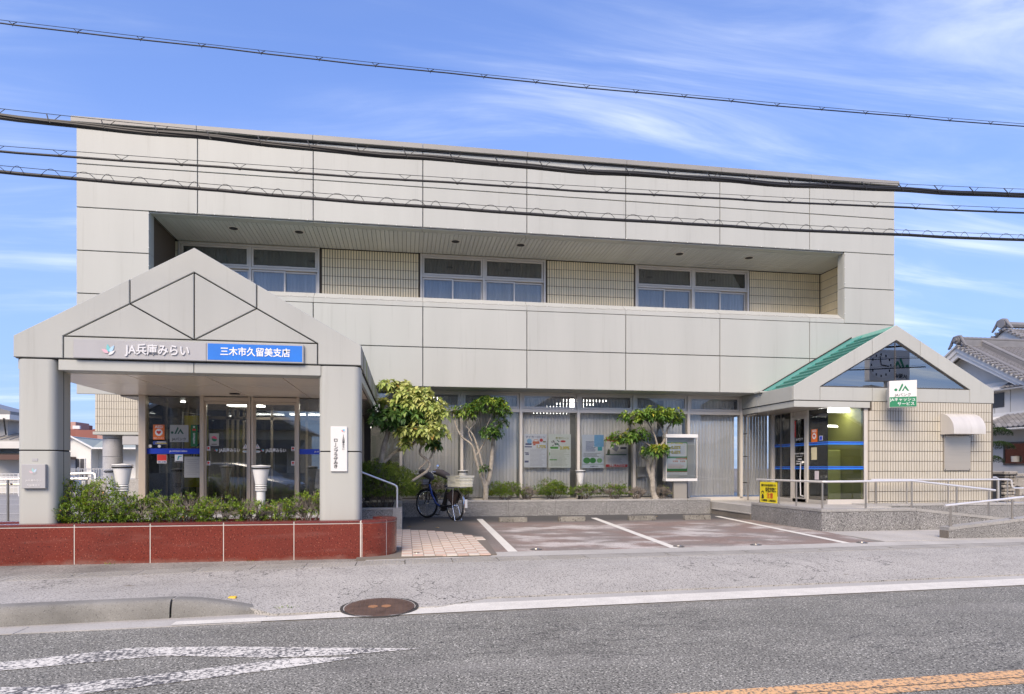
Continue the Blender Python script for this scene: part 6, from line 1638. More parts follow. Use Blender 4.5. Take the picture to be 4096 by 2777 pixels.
# front basket: wire lattice with white things inside
bk_ = MB(); bx0, bx1, bwid, bz0, bz1 = 0.06, 0.36, 0.17, 0.77, 1.00
for k in range(9):
    t_ = k/8
    for sd_ in (-1,1):
        bk_.tube([FS(bx0+(bx1-bx0)*t_,sd_*(bwid-0.03),bz0),FS(bx0-0.02+(bx1-bx0+0.05)*t_,sd_*bwid,bz1)],0.0035,4)
    for xx, xo in ((bx0,-0.02),(bx1,0.03)):
        bk_.tube([FS(xx,(bwid-0.03)*(2*t_-1),bz0),FS(xx+xo,bwid*(2*t_-1),bz1)],0.0035,4)
    bk_.tube([FS(bx0,(bwid-0.03)*(2*t_-1),bz0),FS(bx1,(bwid-0.03)*(2*t_-1),bz0)],0.0035,4)
for k in range(5):
    q = k/4; zz_ = bz0+(bz1-bz0)*q; e = 0.03*q; w_ = bwid-0.03+0.03*q
    bk_.tube([FS(bx0-0.02*q,-w_,zz_),FS(bx1+e,-w_,zz_),FS(bx1+e,w_,zz_),FS(bx0-0.02*q,w_,zz_),FS(bx0-0.02*q,-w_,zz_)],0.0045 if k==4 else 0.0035,4)
bbuild('front_basket', bk_, blk)
cg = MB(); v = [FS(bx0+0.02,-0.12,bz0+0.01),FS(bx1-0.02,-0.12,bz0+0.01),FS(bx1-0.02,0.12,bz0+0.01),FS(bx0+0.02,0.12,bz0+0.01),FS(bx0+0.01,-0.13,bz0+0.12),FS(bx1,-0.13,bz0+0.11),FS(bx1,0.13,bz0+0.12),FS(bx0+0.01,0.13,bz0+0.13)]
cg.add(v,[(0,3,2,1),(4,5,6,7),(0,1,5,4),(1,2,6,5),(2,3,7,6),(3,0,4,7)]); bag = bbuild('shopping_bag', cg, mat('white_bag',(0.60,0.60,0.62),0.5))
lt = MB(); lt.tube([FS(0.02,-0.05,0.83),FS(0.06,-0.05,0.83)],[0.03,0.035],12); bbuild('headlamp', lt, chrome)
# saddle, battery, motor, chain case, cranks, rack, crate, stand, guard, reflector
sdl = MB(); v = []; q = []
for i, (x, w_, h_) in enumerate(((0.10,0.02,0.775),(0.13,0.10,0.80),(0.20,0.105,0.80),(0.28,0.06,0.79),(0.38,0.025,0.78),(0.40,0.01,0.765))):
    for j in range(7):
        a = R(180*j/6); v.append((x, w_*math.cos(a), h_-0.05+0.05*math.sin(a)))
for i in range(5):
    for j in range(6): q.append((i*7+j,(i+1)*7+j,(i+1)*7+j+1,i*7+j+1))
bbuild('saddle', sdl.add(v,q), mat('navy_saddle',(0.012,0.016,0.045),0.4))
sp_ = MB(); sp_.tube([(0.30,0,0.70),(0.275,0,0.76)],0.013,8); bbuild('seat_post', sp_, chrome)
bt = MB(); bt.tube([(0.415,0,0.34),(0.30,0,0.62)],0.048,10); bbuild('battery', bt, blk)
mt = MB(); mt.lathe([(0,-0.05),(0.075,-0.05),(0.085,-0.03),(0.085,0.03),(0.075,0.05),(0,0.05)],(0.44,0,0.27),18,'y'); bbuild('motor', mt, blk)
cc = MB(); cc.tube([(0.46,-0.055,0.28),(0.0,-0.06,WR)],0.035,8); cc.tube([(0.46,0.055,0.28),(0.05,0.06,WR)],0.020,8); bbuild('chain_case', cc, dkf)
ck_ = MB(); ck_.tube([(0.44,0.07,0.27),(0.50,0.085,0.12)],0.009,6); ck_.tube([(0.44,-0.07,0.27),(0.38,-0.085,0.42)],0.009,6); bbuild('cranks', ck_, chrome)
pd = MB(); 
for (x,y_,z) in ((0.50,0.13,0.12),(0.38,-0.13,0.42)): pd.box(x-0.045,x+0.045,y_-0.04,y_+0.04,z-0.012,z+0.012)
bbuild('pedals', pd, blk, smooth=False)
rk = MB()
for y_ in (-0.07,0.07): rk.tube([(0.24,y_,0.70),(0.10,y_,0.73),(-0.32,y_,0.73)],0.007,6); rk.tube([(0.0,y_,WR),(-0.02,y_,0.73)],0.006,6)
for x in (-0.30,-0.15,0.0,0.1): rk.tube([(x,-0.07,0.73),(x,0.07,0.73)],0.005,6)
bbuild('rear_rack', rk, chrome)
crm = mat('cream_plastic',(0.74,0.72,0.60),0.45)
c_ = MB(); X0,X1,YW_,Z0,Z1 = -0.42,0.06,0.19,0.745,0.985
c_.box(X0+0.02,X1-0.02,-YW_+0.02,YW_-0.02,Z0,Z0+0.012)
for z, h_ in ((Z0,0.02),(Z0+0.075,0.016),(Z0+0.145,0.016),(Z0+0.205,0.035)):
    e = 0.03*(z-Z0)/(Z1-Z0); a,b2,w2 = X0+0.02-e,X1-0.02+e,YW_-0.02+e
    for y_ in (-w2,w2-0.008): c_.box(a,b2,y_,y_+0.008,z,z+h_)
    for x in (a,b2-0.008): c_.box(x,x+0.008,-w2,w2,z,z+h_)
for k in range(15):
    x = X0+0.03+(X1-X0-0.07)*k/14
    for y_ in (-YW_+0.016,YW_-0.022): c_.box(x,x+0.011,y_-0.006 if y_<0 else y_,y_+0.006 if y_<0 else y_+0.012,Z0+0.01,Z1-0.03)
for k in range(12):
    y_ = -YW_+0.03+(2*YW_-0.07)*k/11
    for x in (X0+0.010,X1-0.022): c_.box(x,x+0.012,y_,y_+0.011,Z0+0.01,Z1-0.03)
c_.box(X0-0.012,X1+0.012,-YW_-0.012,-YW_+0.004,Z1-0.012,Z1+0.004); c_.box(X0-0.012,X1+0.012,YW_-0.004,YW_+0.012,Z1-0.012,Z1+0.004); c_.box(X0-0.012,X0+0.004,-YW_,YW_,Z1-0.012,Z1+0.004); c_.box(X1-0.004,X1+0.012,-YW_,YW_,Z1-0.012,Z1+0.004)
c_.box(-0.26,-0.10,YW_+0.004,YW_+0.010,0.86,0.95)
bbuild('rear_crate', c_, crm, smooth=False)
sg_ = MB()
for sd_ in (-0.045,0.045):
    pts = [(0.02,sd_,WR-0.02)]+[( (WR-0.01)*math.cos(R(a)),sd_,WR+(WR-0.01)*math.sin(R(a))) for a in range(35,130,10)]
    sg_.add(pts,[tuple(range(len(pts)))])
bbuild('skirt_guard', sg_, mat('brown_guard',(0.05,0.032,0.028),0.5), smooth=False)
sdn = MB(); 
for y_ in (-0.09,0.09): sdn.tube([(0.0,y_*0.8,WR),(-0.12,y_,0.01)],0.008,6)
sdn.tube([(-0.12,-0.13,0.012),(-0.12,0.13,0.012)],0.010,6); bbuild('stand', sdn, chrome)
rf_ = MB(); rf_.lathe([(0,-0.02),(0.03,-0.02),(0.03,0),(0,0.004)],RP(R(175),WR+0.04,0),14,'x'); bbuild('rear_reflector', rf_, mat('red_reflector',(0.55,0.02,0.015),0.2))
mf = MB(); mf.box(-0.40,-0.385,-0.03,0.03,0.30,0.48); bbuild('mud_flap', mf, white_m, smooth=False)

# ================================================================== fallen leaves and the yellow plate on the kerb
dry = mat('dry_leaf',(0.42,0.30,0.14),0.8)
for i, (x, y_, lab) in enumerate(((0.08,12.98,'curled dry leaf beside the granite block'),(0.42,14.35,'dry leaf under the front wheel of the bicycle'),(0.62,12.75,'dry leaf on the dark asphalt before the pavers'),(5.9,14.75,'dry leaf near the back of the right bay'))):
    z = lz(y_)+0.004; a = i*1.3
    lf = MB(); P_ = [(-0.05,0,0),(0,0.022,0.012),(0.055,0,0.004),(0,-0.022,0.014),(0,0,0.002)]
    lf.add([(x+p[0]*math.cos(a)-p[1]*math.sin(a), y_+p[0]*math.sin(a)+p[1]*math.cos(a), z+p[2]) for p in P_],[(0,1,4),(1,2,4),(2,3,4),(3,0,4)])
    tag(lf.build('fallen_leaf', dry), lab, 'leaf', 'fallen leaves on the lot')
tag(MB().cbox(-1.62,-1.55,6.40,6.46,0.075,0.105,0.006).build('kerb_reflector', mat('yellow_plate',(0.75,0.48,0.05),0.6)), 'small yellow plate lying on the ramped kerb end', 'plate')

# ================================================================== overhead cables
def quad3(p):
    (x0,a),(x1,b),(x2,c) = p
    return lambda x: a*(x-x1)*(x-x2)/((x0-x1)*(x0-x2))+b*(x-x0)*(x-x2)/((x1-x0)*(x1-x2))+c*(x-x0)*(x-x1)/((x2-x0)*(x2-x1))
YC = 7.6
def cable(label, f, r, mess, style, strands=1):
    t = thing('overhead_cable', label, 'cable', (1.2,YC,f(1.2)), 'overhead cables crossing the street front')
    xs_ = [-12+i*0.5 for i in range(61)]
    wob = lambda x: 0.008*math.sin(x*2.3)+0.005*math.sin(x*5.1)
    if strands == 1: MB().tube([(x,YC,f(x)+wob(x)*(0.5 if r < 0.03 else 1)) for x in xs_], r, 10).build('cable', wire_m, t, smooth=True)
    else:
        for k in range(strands):
            q = 2*math.pi*k/strands
            xf = [-12+i*0.25 for i in range(121)]
            MB().tube([(x,YC+0.62*r*math.cos(q+x*0.8),f(x)+wob(x)+0.62*r*math.sin(q+x*0.8)) for x in xf], r*0.55, 7).build('cable', wire_m, t, smooth=True)
    if mess: MB().tube([(x,YC,f(x)+mess) for x in xs_], 0.0032, 5).build('messenger_wire', wire_b, t)
    h = MB(); x = -9.0; k = 0
    while x < 15:
        z = f(x)
        if style == 'ring':
            h.tube([(x-0.03,YC,z+mess),(x,YC-r*1.1,z+r*0.3),(x+0.02,YC-r*1.1,z-r*1.0)],0.006,5); h.tube([(x+0.02,YC-r,z-r),(x+0.05,YC,z+r*0.9),(x+0.11,YC,z+mess)],0.0035,5); x += 0.53
        elif style == 'vee':
            h.tube([(x-0.07,YC,f(x-0.07)+mess),(x,YC,z+r*0.6),(x+0.07,YC,f(x+0.07)+mess)],0.003,4); h.lathe([(r*0.9,-0.012),(r*1.25,-0.012),(r*1.25,0.012),(r*0.9,0.012)],(x,YC,z),8,'x'); x += 0.60
        elif style == 'spiral':
            w_ = (0.20,0.26,0.14)[k%3]; n_ = 9
            h.tube([(x+w_*i/n_,YC-r*1.05,f(x+w_*i/n_)-r*0.6+(mess*0.95+r)*math.sin(math.pi*i/n_)) for i in range(n_+1)],0.003,4); x += 0.29; k += 1
        elif style == 'pair':
            h.tube([(x-0.05,YC,z+mess),(x-0.015,YC,z),(x+0.03,YC,z+mess*0.9),(x-0.01,YC,z+0.01),(x-0.012,YC,z-0.018)],0.0035,4); x += 0.62
    h.build('hangers', wire_b, t, kind='stuff')
cable('thin top overhead wire pair with small spacers', quad3([(-4.17,5.944),(1.243,5.867),(8.246,5.913)]), 0.007, 0.033, 'pair')
cable('thick black overhead cable bundle, highest across the facade', quad3([(-4.17,4.971),(1.243,4.867),(8.246,4.985)]), 0.029, 0.080, 'ring', 5)
cable('slim black overhead cable hung on vee clips between two thicker cables', quad3([(-4.17,4.605),(1.243,4.612),(8.246,4.745)]), 0.0125, 0.058, 'vee')
cable('lowest black overhead cable wrapped in a loose spiral wire', quad3([(-4.17,4.392),(1.243,4.303),(8.246,4.380)]), 0.019, 0.065, 'spiral')
# ================================================================== neighbouring house on the right
kaw_m = mat('grey_roof_tile',(0.185,0.182,0.185),0.38,spec=0.5,var=0.12,vscale=3,obj=0.16)
kaw_d = mat('dark_roof_tile',(0.13,0.13,0.132),0.4,spec=0.5,var=0.15,vscale=2)
plast = mat('pale_plaster',(0.56,0.55,0.52),0.85,var=0.06,vscale=1.5)
plast_g = mat('grey_plaster',(0.44,0.435,0.42),0.85,var=0.08,vscale=1.5)
wood_w = mat('white_painted_board',(0.64,0.63,0.60),0.6,var=0.05)
def tile_mesh(w=0.27, l=0.29, m=kaw_m):
    """one wavy clay tile, its roll at one side and a thick lower lip"""
    pr = [(-0.5,0.030),(-0.36,0.055),(-0.22,0.030),(-0.05,0.004),(0.2,-0.004),(0.5,0.016)]
    v = []; f = []; n = len(pr)
    for (vv, dz) in ((0.0,0.0),(l,0.0),(l,-0.035)):
        for u, z in pr: v.append((u*w*1.04, -vv, z+dz+0.02*vv/l))
    for r_ in range(2):
        for i in range(n-1): f.append((r_*n+i,r_*n+i+1,(r_+1)*n+i+1,(r_+1)*n+i))
    return MB().add(v,f).mesh('roof_tile', m, True)
TM = tile_mesh()
def tiled_slope(parent, top, across, down, nu, nv, joined=False, pu=0.27, pv=0.235, m=kaw_m, name='roof_tile'):
    """rows of tiles from the top edge downwards; across and down are unit vectors"""
    A = Vector(across).normalized(); D = Vector(down).normalized(); N = A.cross(-D).normalized()
    M3 = Matrix((A, -D, N)).transposed()
    if joined:
        J = MB(); src = TM
        for i in range(nu):
            for j in range(nv):
                o = Vector(top)+A*(i+0.5)*pu+D*j*pv+N*0.02
                J.add([tuple(o+M3@v.co) for v in src.vertices],[tuple(p.vertices) for p in src.polygons])
        return J.build('roof_tiles', m, parent, True, kind='stuff')
    for i in range(nu):
        for j in range(nv):
            o = link(name, TM, parent, tuple(Vector(top)+A*(i+0.5)*pu+D*j*pv+N*0.02)); o.rotation_euler = M3.to_euler()
jh = thing('tiled_house','traditional two-storey house with grey wavy roof tiles at the right edge','house',(32,28,0))
MB().box(29.5,44,20,36,0.0,3.35).build('lower_wall', plast_g, jh)
MB().box(30.45,44,22,35,3.3,5.75).build('upper_wall', plast, jh)
for y in (25.2,26.1,27.0,27.9,28.8,29.7): MB().box(30.435,30.45,y-0.012,y+0.012,3.95,5.3).build('wall_batten', mat('seam_grey%d'%int(y*10),(0.28,0.275,0.26),0.8), jh)
# lower roof slope (faces left), its boards and gutter
def lowroof(x0, z0, x1, z1, ya, yb, nv, nm):
    dn = Vector((x0-x1,0,z0-z1)); ln = dn.length
    deck = MB().prism([(x0,z0-0.07),(x0,z0),(x1,z1),(x1,z1-0.07)],'y',ya,yb).build(nm, wood_w, jh)
    return deck, dn
d1, dn1 = lowroof(28.45,3.24,30.42,3.98,22.0,33.0,8,'lower_roof')
tiled_slope(d1,(30.42,28.9,4.0),(0,-1,0),dn1,13,9)
MB().tube([(28.40,22,3.16),(28.40,33,3.16)],0.05,8).build('gutter', plast_g, jh, smooth=True)
MB().box(30.40,30.46,22,33,3.96,4.15).build('wall_flashing', wood_w, jh)
d2, dn2 = lowroof(30.05,5.37,31.25,5.98,22.0,33.0,5,'skirt_roof')
tiled_slope(d2,(31.25,28.9,6.0),(0,-1,0),dn2,13,6)
MB().tube([(30.0,22,5.30),(30.0,33,5.30)],0.05,8).build('gutter', plast_g, jh, smooth=True)
# gable above: ridge runs away to the right, gable end faces left
RY, RZ = 31.57, 8.02
def gpt(y): return RZ-(RY-y)*0.60 if y < RY else RZ-(y-RY)*0.60
MB().prism([(27.9,5.6),(35.2,5.6),(35.2,5.7),(RY,7.75),(27.9,5.65)],'x',30.75,31.0).build('gable_wall', plast, jh)
for k,(o, th, m_) in enumerate(((0.0,0.42,wood_w),)):
    MB().prism([(27.2,gpt(27.2)-0.50),(27.2,gpt(27.2)-0.10),(RY,RZ-0.10),(35.9,gpt(35.9)-0.10),(35.9,gpt(35.9)-0.50),(RY,RZ-0.62)],'x',30.02,30.12).build('bargeboard', wood_w, jh)
    MB().prism([(27.0,gpt(27.0)-0.32),(27.0,gpt(27.0)-0.08),(RY,RZ-0.07),(36.0,gpt(36.0)-0.08),(36.0,gpt(36.0)-0.32),(RY,RZ-0.36)],'x',29.94,30.018).build('bargeboard', wood_w, jh)
MB().prism([(27.0,gpt(27.0)-0.10),(27.0,gpt(27.0)),(RY,RZ),(36.0,gpt(36.0)),(36.0,gpt(36.0)-0.10),(RY,RZ-0.1)],'x',29.85,44).build('main_roof', plast_g, jh)
tiled_slope(jh,(30.1,RY-0.05,RZ),(1,0,0),(0,-1,-0.60),22,20,True)
edge_t = MB()
for k in range(17):                                    # rounded tiles along the gable edge
    y0 = RY-0.15-k*0.262; z0 = gpt(y0)
    edge_t.tube([(29.78,y0,z0+0.03),(30.25,y0,z0+0.05)],0.075,8)
edge_t.build('verge_tiles', kaw_m, jh, True, kind='stuff')
for xo in (30.3,):
    MB().tube([(30.35,RY,RZ+0.12),(30.35,27.3,gpt(27.3)+0.12)],0.09,8).build('verge_ridge', kaw_m, jh, smooth=True)
kr = MB()
for z, w_ in ((0.05,0.20),(0.11,0.17),(0.17,0.17),(0.23,0.14)): kr.box(31.6,31.6+w_*1.4,27.6,RY,0,0.001)
kr = MB()
for k in range(4): kr.prism([(27.4,gpt(27.4)+0.03+k*0.06),(27.4,gpt(27.4)+0.085+k*0.06),(RY,RZ+0.085+k*0.06),(RY,RZ+0.03+k*0.06)],'x',31.35+k*0.012,31.65-k*0.012)
kr.build('descending_ridge', kaw_m, jh)
MB().tube([(31.5,27.35,gpt(27.35)+0.33),(31.5,RY,RZ+0.33)],0.085,8).build('ridge_cover', kaw_m, jh, smooth=True)
rg = MB()
for k in range(5): rg.box(30.1,44,RY-0.16+k*0.012,RY+0.16-k*0.012,RZ+k*0.07,RZ+k*0.07+0.055)
rg.build('main_ridge', kaw_m, jh)
rc = MB(); x = 30.1
while x < 40: rc.tube([(x,RY,RZ+0.40),(x+0.27,RY,RZ+0.41)],[0.10,0.115],8); x += 0.28
rc.build('ridge_tiles', kaw_m, jh, True, kind='stuff')
on = MB()
on.lathe([(0,-0.10),(0.20,-0.10),(0.24,0),(0.20,0.10),(0,0.12)],(30.0,RY,RZ+0.30),14,'x'); on.lathe([(0,-0.14),(0.10,-0.14),(0.12,0),(0,0.05)],(29.95,RY,RZ+0.32),12,'x')
for s_ in (-1,1):
    on.tube([(30.0,RY,RZ+0.50),(30.0,RY+s_*0.20,RZ+0.48),(30.0,RY+s_*0.34,RZ+0.26),(30.0,RY+s_*0.46,RZ+0.05),(30.0,RY+s_*0.60,RZ-0.10)],[0.08,0.085,0.08,0.07,0.05],8)
    on.tube([(29.96,RY+s_*0.30,RZ+0.10),(29.96,RY+s_*0.44,RZ+0.0),(29.96,RY+s_*0.40,RZ-0.1)],[0.05,0.05,0.03],8)
on.build('ridge_ornament', kaw_m, jh, True)
# window strip with dark frames, a smaller window above
wf = MB().box(29.44,29.52,24.0,28.25,1.45,1.53).box(29.44,29.52,24.0,28.25,2.50,2.58)
for y in (24.0,25.4,26.85,28.18): wf.box(29.44,29.52,y,y+0.07,1.53,2.50)
wf = wf.build('window', mat('brown_frame',(0.06,0.045,0.035),0.5), jh); MB().box(29.47,29.48,24.0,28.2,1.53,2.5).build('pane', glass_d, wf)
MB().box(29.485,29.498,24.0,28.2,1.5,2.55).build('window_dark', inner_m, jh)
MB().lathe([(0,0),(0.16,0),(0.18,0.28),(0,0.28)],(29.40,27.55,1.60),12).build('sill_pot', mat('cream_pot',(0.5,0.46,0.38),0.6), jh)
w2 = MB().box(30.42,30.46,29.15,29.85,4.45,5.20).build('window', mat('dark_pane',(0.03,0.03,0.032),0.3), jh)
# second gable farther back
MB().prism([(36.0,9.0),(41.0,10.55),(46.0,9.0),(46.0,8.0),(36.0,8.0)],'x',41.6,41.7).build('rear_gable_wall', plast, jh)
bgb = MB(); RY2, RZ2 = 39.5, 11.0
g2 = lambda y: RZ2-abs(y-RY2)*0.62
bgb.prism([(34.5,g2(34.5)-0.55),(34.5,g2(34.5)-0.1),(RY2,RZ2-0.1),(44.5,g2(44.5)-0.1),(44.5,g2(44.5)-0.55),(RY2,RZ2-0.7)],'x',41.3,41.4)
bgb.build('rear_bargeboard', wood_w, jh)
MB().prism([(34.5,g2(34.5)-0.1),(34.5,g2(34.5)),(RY2,RZ2),(44.5,g2(44.5)),(44.5,g2(44.5)-0.1),(RY2,RZ2-0.1)],'x',41.1,52).build('rear_roof', kaw_m, jh)
tiled_slope(jh,(41.2,RY2-0.05,RZ2),(1,0,0),(0,-1,-0.62),14,20,True)
e2 = MB()
for k in range(17):
    y0 = RY2-0.15-k*0.30; e2.tube([(41.0,y0,g2(y0)+0.03),(41.6,y0,g2(y0)+0.05)],0.09,8)
    y1 = RY2+0.15+k*0.30; e2.tube([(41.0,y1,g2(y1)+0.03),(41.6,y1,g2(y1)+0.05)],0.09,8)
e2.build('verge_tiles', kaw_m, jh, True, kind='stuff')
on = MB(); on.lathe([(0,-0.12),(0.30,-0.12),(0.34,0),(0.30,0.12),(0,0.14)],(41.1,RY2,RZ2+0.35),14,'x')
for s_ in (-1,1): on.tube([(41.1,RY2,RZ2+0.62),(41.1,RY2+s_*0.3,RZ2+0.55),(41.1,RY2+s_*0.5,RZ2+0.25),(41.1,RY2+s_*0.8,RZ2-0.1)],[0.12,0.12,0.10,0.06],8)
on.tube([(41.1,RY2,RZ2+0.3),(52,RY2,RZ2+0.3)],0.22,8)
on.build('ridge_ornament', kaw_m, jh, True)
# stone wall with rough pillar, and clipped pine
sw = thing('stone_wall','rough stone gate pillar and block wall behind the ramp','wall',(19.3,17.9,0.15))
st_m = speckled('rough_stone',(0.30,0.28,0.25),(0.14,0.13,0.12),(0.42,0.40,0.37),14,0.95,0.6,0.25)
random.seed(21)
MB().box(18.72,19.05,17.92,18.35,0.0,1.08).build('pillar_core', dark_m, sw)
z = 0.12; r_ = 0
while z < 1.05:
    x = 18.70-(0.06 if r_%2 else 0.0)
    while x < 19.05:
        w_ = random.uniform(0.14,0.20); x1 = min(x+w_,19.08)
        if x1-x > 0.04: MB().cbox(x+0.006,x1-0.006,17.87+random.uniform(-.03,.02),18.36,z+0.006,z+0.10,0.02).build('stone', st_m, sw)
        x = x1
    z += 0.108; r_ += 1
MB().cbox(18.62,19.12,17.80,18.42,1.085,1.20,0.03).build('cap_stone', st_m, sw)
for j in range(3):
    for i in range(8):
        x = 19.12+i*0.42+(0.2 if j%2 else 0)
        MB().cbox(x+0.005,x+0.412,17.95,18.12,0.12+j*0.30,0.12+j*0.30+0.292,0.012).build('block', st_m, sw)
for i in range(6): MB().cbox(19.12+i*0.6,19.12+i*0.6+0.59,17.90,18.18,1.03,1.13,0.012).build('coping_stone', st_m, sw)
random.seed(5)
tag(MB().cbox(17.95,18.30,17.6,17.9,0.1,0.98,0.02).build('meter_box', black_m), 'dark metal box beside the stone gate pillar', 'box')
pine_leaf = leaf_mat('pine_needles',[(0,(0.010,0.022,0.006)),(0.5,(0.028,0.058,0.014)),(1.0,(0.075,0.115,0.03))])
t = thing('clipped_pine','small clipped pine with cloud-like pads between annex and tiled house','tree',(21.2,20.9,0.1))
MB().tube([(21.0,20.9,0.1),(21.1,20.9,0.9),(21.0,20.9,1.5),(21.15,20.9,2.1),(21.2,20.9,2.6)],[0.09,0.07,0.06,0.05,0.03],8).build('trunk', bark_m, t, smooth=True)
spots = []
for cx,cy,cz,rx,rz_,n in ((21.45,20.8,2.55,0.42,0.24,1500),(21.50,20.8,2.05,0.45,0.24,1600),(21.25,20.8,1.55,0.30,0.20,900),(20.9,20.9,2.85,0.35,0.2,800)):
    for i in range(n):
        d = rv(); d.z = abs(d.z)*1.1-0.3; p = Vector((cx+d.x*rx,cy+d.y*rx,cz+d.z*rz_))
        spots.append((p,(d+Vector((0,0,0.6)))+rv()*0.5,random.uniform(0.05,0.09),min(1,max(0,0.4+0.35*d.z+random.gauss(0,0.18)))))  # needle tone gets paler towards the top of each pad
leaves('crown', spots, pine_leaf, t, 0.25, 0.2, 0, kind='stuff')

# ================================================================== left background
yard = MB().quad((-60,14.5,-0.02),(-7.2,14.5,-0.02),(-7.2,70,-0.02),(-60,70,-0.02)).quad((-60,8.95,0.02),(-6.6,8.95,0.02),(-6.6,14.5,-0.018),(-60,14.5,-0.018))
yard = struct(yard.build('side_yard', speckled('yard_asphalt',(0.27,0.265,0.255),(0.13,0.13,0.125),(0.42,0.41,0.40),40,0.9,0.2,0.12)))
for k in range(4): MB().quad((-20,17+k*4.5,0.0),(-10,16.2+k*4.5,0.0),(-10,16.32+k*4.5,0.0),(-20,17.14+k*4.5,0.0)).build('parking_line', line_m, yard)
# white hatchback
def car(label, base, heading, paint, group=None):
    t = thing('parked_car', label, 'car', base, group)
    ch, sh = math.cos(heading), math.sin(heading); b0 = Vector(base)
    def W(p): return (b0.x+p[0]*ch-p[1]*sh, b0.y+p[0]*sh+p[1]*ch, b0.z+p[2])
    def put(name, mb, m, par=t, smooth=True):
        mb.v = [W(p) for p in mb.v]; return mb.build(name, m, par, smooth)
    # cross-sections along the car from rear (x=0) to nose (x=3.9): half width low, half width mid, half width roof, z low, z belt, z top
    S = [(0.00,0.62,0.70,0.50,0.32,0.78,0.80),(0.06,0.74,0.80,0.58,0.24,0.92,1.20),(0.30,0.78,0.84,0.60,0.20,0.95,1.46),(0.9,0.80,0.85,0.62,0.20,0.95,1.52),(1.7,0.80,0.85,0.62,0.20,0.94,1.50),(2.3,0.80,0.85,0.60,0.20,0.92,1.36),(2.9,0.80,0.84,0.66,0.20,0.90,0.98),(3.5,0.78,0.80,0.62,0.22,0.80,0.86),(3.85,0.66,0.70,0.50,0.28,0.66,0.70),(3.92,0.56,0.60,0.44,0.34,0.58,0.60)]
    v = []; f = []; k = 10
    for x, a, b, c, z0, z1, z2 in S:
        v += [(x,-a,z0),(x,-b,(z0+z1)/2),(x,-b*0.985,z1),(x,-(c+0.04),z2-0.05),(x,-c*0.7,z2),(x,c*0.7,z2),(x,c+0.04,z2-0.05),(x,b*0.985,z1),(x,b,(z0+z1)/2),(x,a,z0)]
    for i in range(len(S)-1):
        for j in range(k): f.append((i*k+j,(i+1)*k+j,(i+1)*k+(j+1)%k,i*k+(j+1)%k))
    f += [tuple(range(k)), tuple(range(len(v)-1,len(v)-k-1,-1))]
    put('body', MB().add(v,f), paint)
    gl = mat('car_glass_%d'%id(t),(0.012,0.014,0.016),0.08)
    for s_ in (-1,1):
        w = MB(); w.add([(0.42,s_*0.845,1.0),(2.65,s_*0.845,0.98),(2.2,s_*0.70,1.36),(0.95,s_*0.72,1.44),(0.50,s_*0.735,1.38)],[(0,1,2,3,4)]); put('side_window', w, gl, smooth=False)
    w = MB(); w.add([(-0.012,-0.60,0.98),(-0.012,0.60,0.98),(0.17,0.52,1.40),(0.17,-0.52,1.40)],[(0,1,2,3)]); put('rear_window', w, gl, smooth=False)
    w = MB(); w.add([(2.92,-0.66,0.965),(2.92,0.66,0.965),(2.34,0.55,1.355),(2.34,-0.55,1.355)],[(0,1,2,3)]); put('windscreen', w, gl, smooth=False)
    for s_ in (-1,1):
        put('tail_light', MB().cbox(-0.03,0.10,s_*0.74-0.07,s_*0.74+0.07,0.72,1.02,0.01), MATS.get('tail_red') or mat('tail_red',(0.42,0.015,0.012),0.2), smooth=False)
        put('headlight', MB().cbox(3.66,3.82,s_*0.60-0.11,s_*0.60+0.11,0.60,0.74,0.02), chrome, smooth=False)
        for x in (0.62,3.18):
            o = put('wheel', MB().lathe([(0,-0.09),(0.26,-0.09),(0.30,-0.06),(0.30,0.06),(0.26,0.09),(0,0.09)],(x,s_*0.76,0.30),22,'y'), black_m)
            put('hub_cap', MB().lathe([(0,-0.098),(0.18,-0.094),(0.18,0.094),(0,0.098)],(x,s_*0.76,0.30),18,'y'), alu_m, o)
    put('number_plate', MB().box(-0.03,-0.01,-0.17,0.17,0.52,0.66), text_w, smooth=False)
    put('bumper', MB().cbox(-0.05,0.12,-0.72,0.72,0.30,0.46,0.03), paint, smooth=False)
    return t
wp = mat('white_car_paint',(0.74,0.74,0.74),0.15,coat=0.8)
car('white hatchback parked far behind the left pillar', (-22.2,41.2,-0.02), R(62), wp, 'parked cars')
# grey-white house with tiled roof and lean-to, white gabled house, brown blocks
lh = thing('grey_house','grey rendered house with overhanging eave at the left edge','house',(-25,40,0))
MB().box(-34,-20.6,38.2,40.4,0,4.0).build('wall', plast_g, lh)
MB().prism([(-34.0,4.35),(-20.0,4.05),(-20.0,4.22),(-27,6.2),(-34,4.5)],'y',37.3,40.5).build('roof', kaw_m, lh)
MB().box(-34,-20.0,37.25,40.5,3.80,4.05).build('eave', wood_w, lh)
MB().prism([(39.0,3.10),(39.0,3.18),(37.0,2.72),(37.0,2.64)],'x',-34,-19.0).build('lean_to_roof', mat('metal_sheet',(0.36,0.34,0.30),0.45,metal=0.3,var=0.1,vscale=2), lh)
for k in range(26): MB().prism([(39.0,3.18),(39.0,3.22),(37.0,2.76),(37.0,2.72)],'x',-30+k*0.42,-29.96+k*0.42).build('roof_seam', MATS['metal_sheet'], lh)
MB().box(-34,-19.0,36.98,37.05,2.30,2.66).build('lean_to_fascia', plast, lh)
MB().box(-34,-19.2,38.0,38.2,0,2.6).build('lower_wall', plast, lh)
MB().box(-34,-19.0,37.0,38.1,1.98,2.06).build('dark_eave', dark_m, lh)
wb = MB().box(-22.9,-21.3,37.93,38.0,0.95,1.65).build('window', white_m, lh); MB().box(-22.85,-21.35,37.91,37.93,1.0,1.6).build('pane', mat('lattice_dark',(0.05,0.05,0.05),0.4), wb)
for k in range(9): MB().box(-22.8+k*0.17,-22.77+k*0.17,37.88,37.90,0.95,1.65).build('bar', white_m, wb)
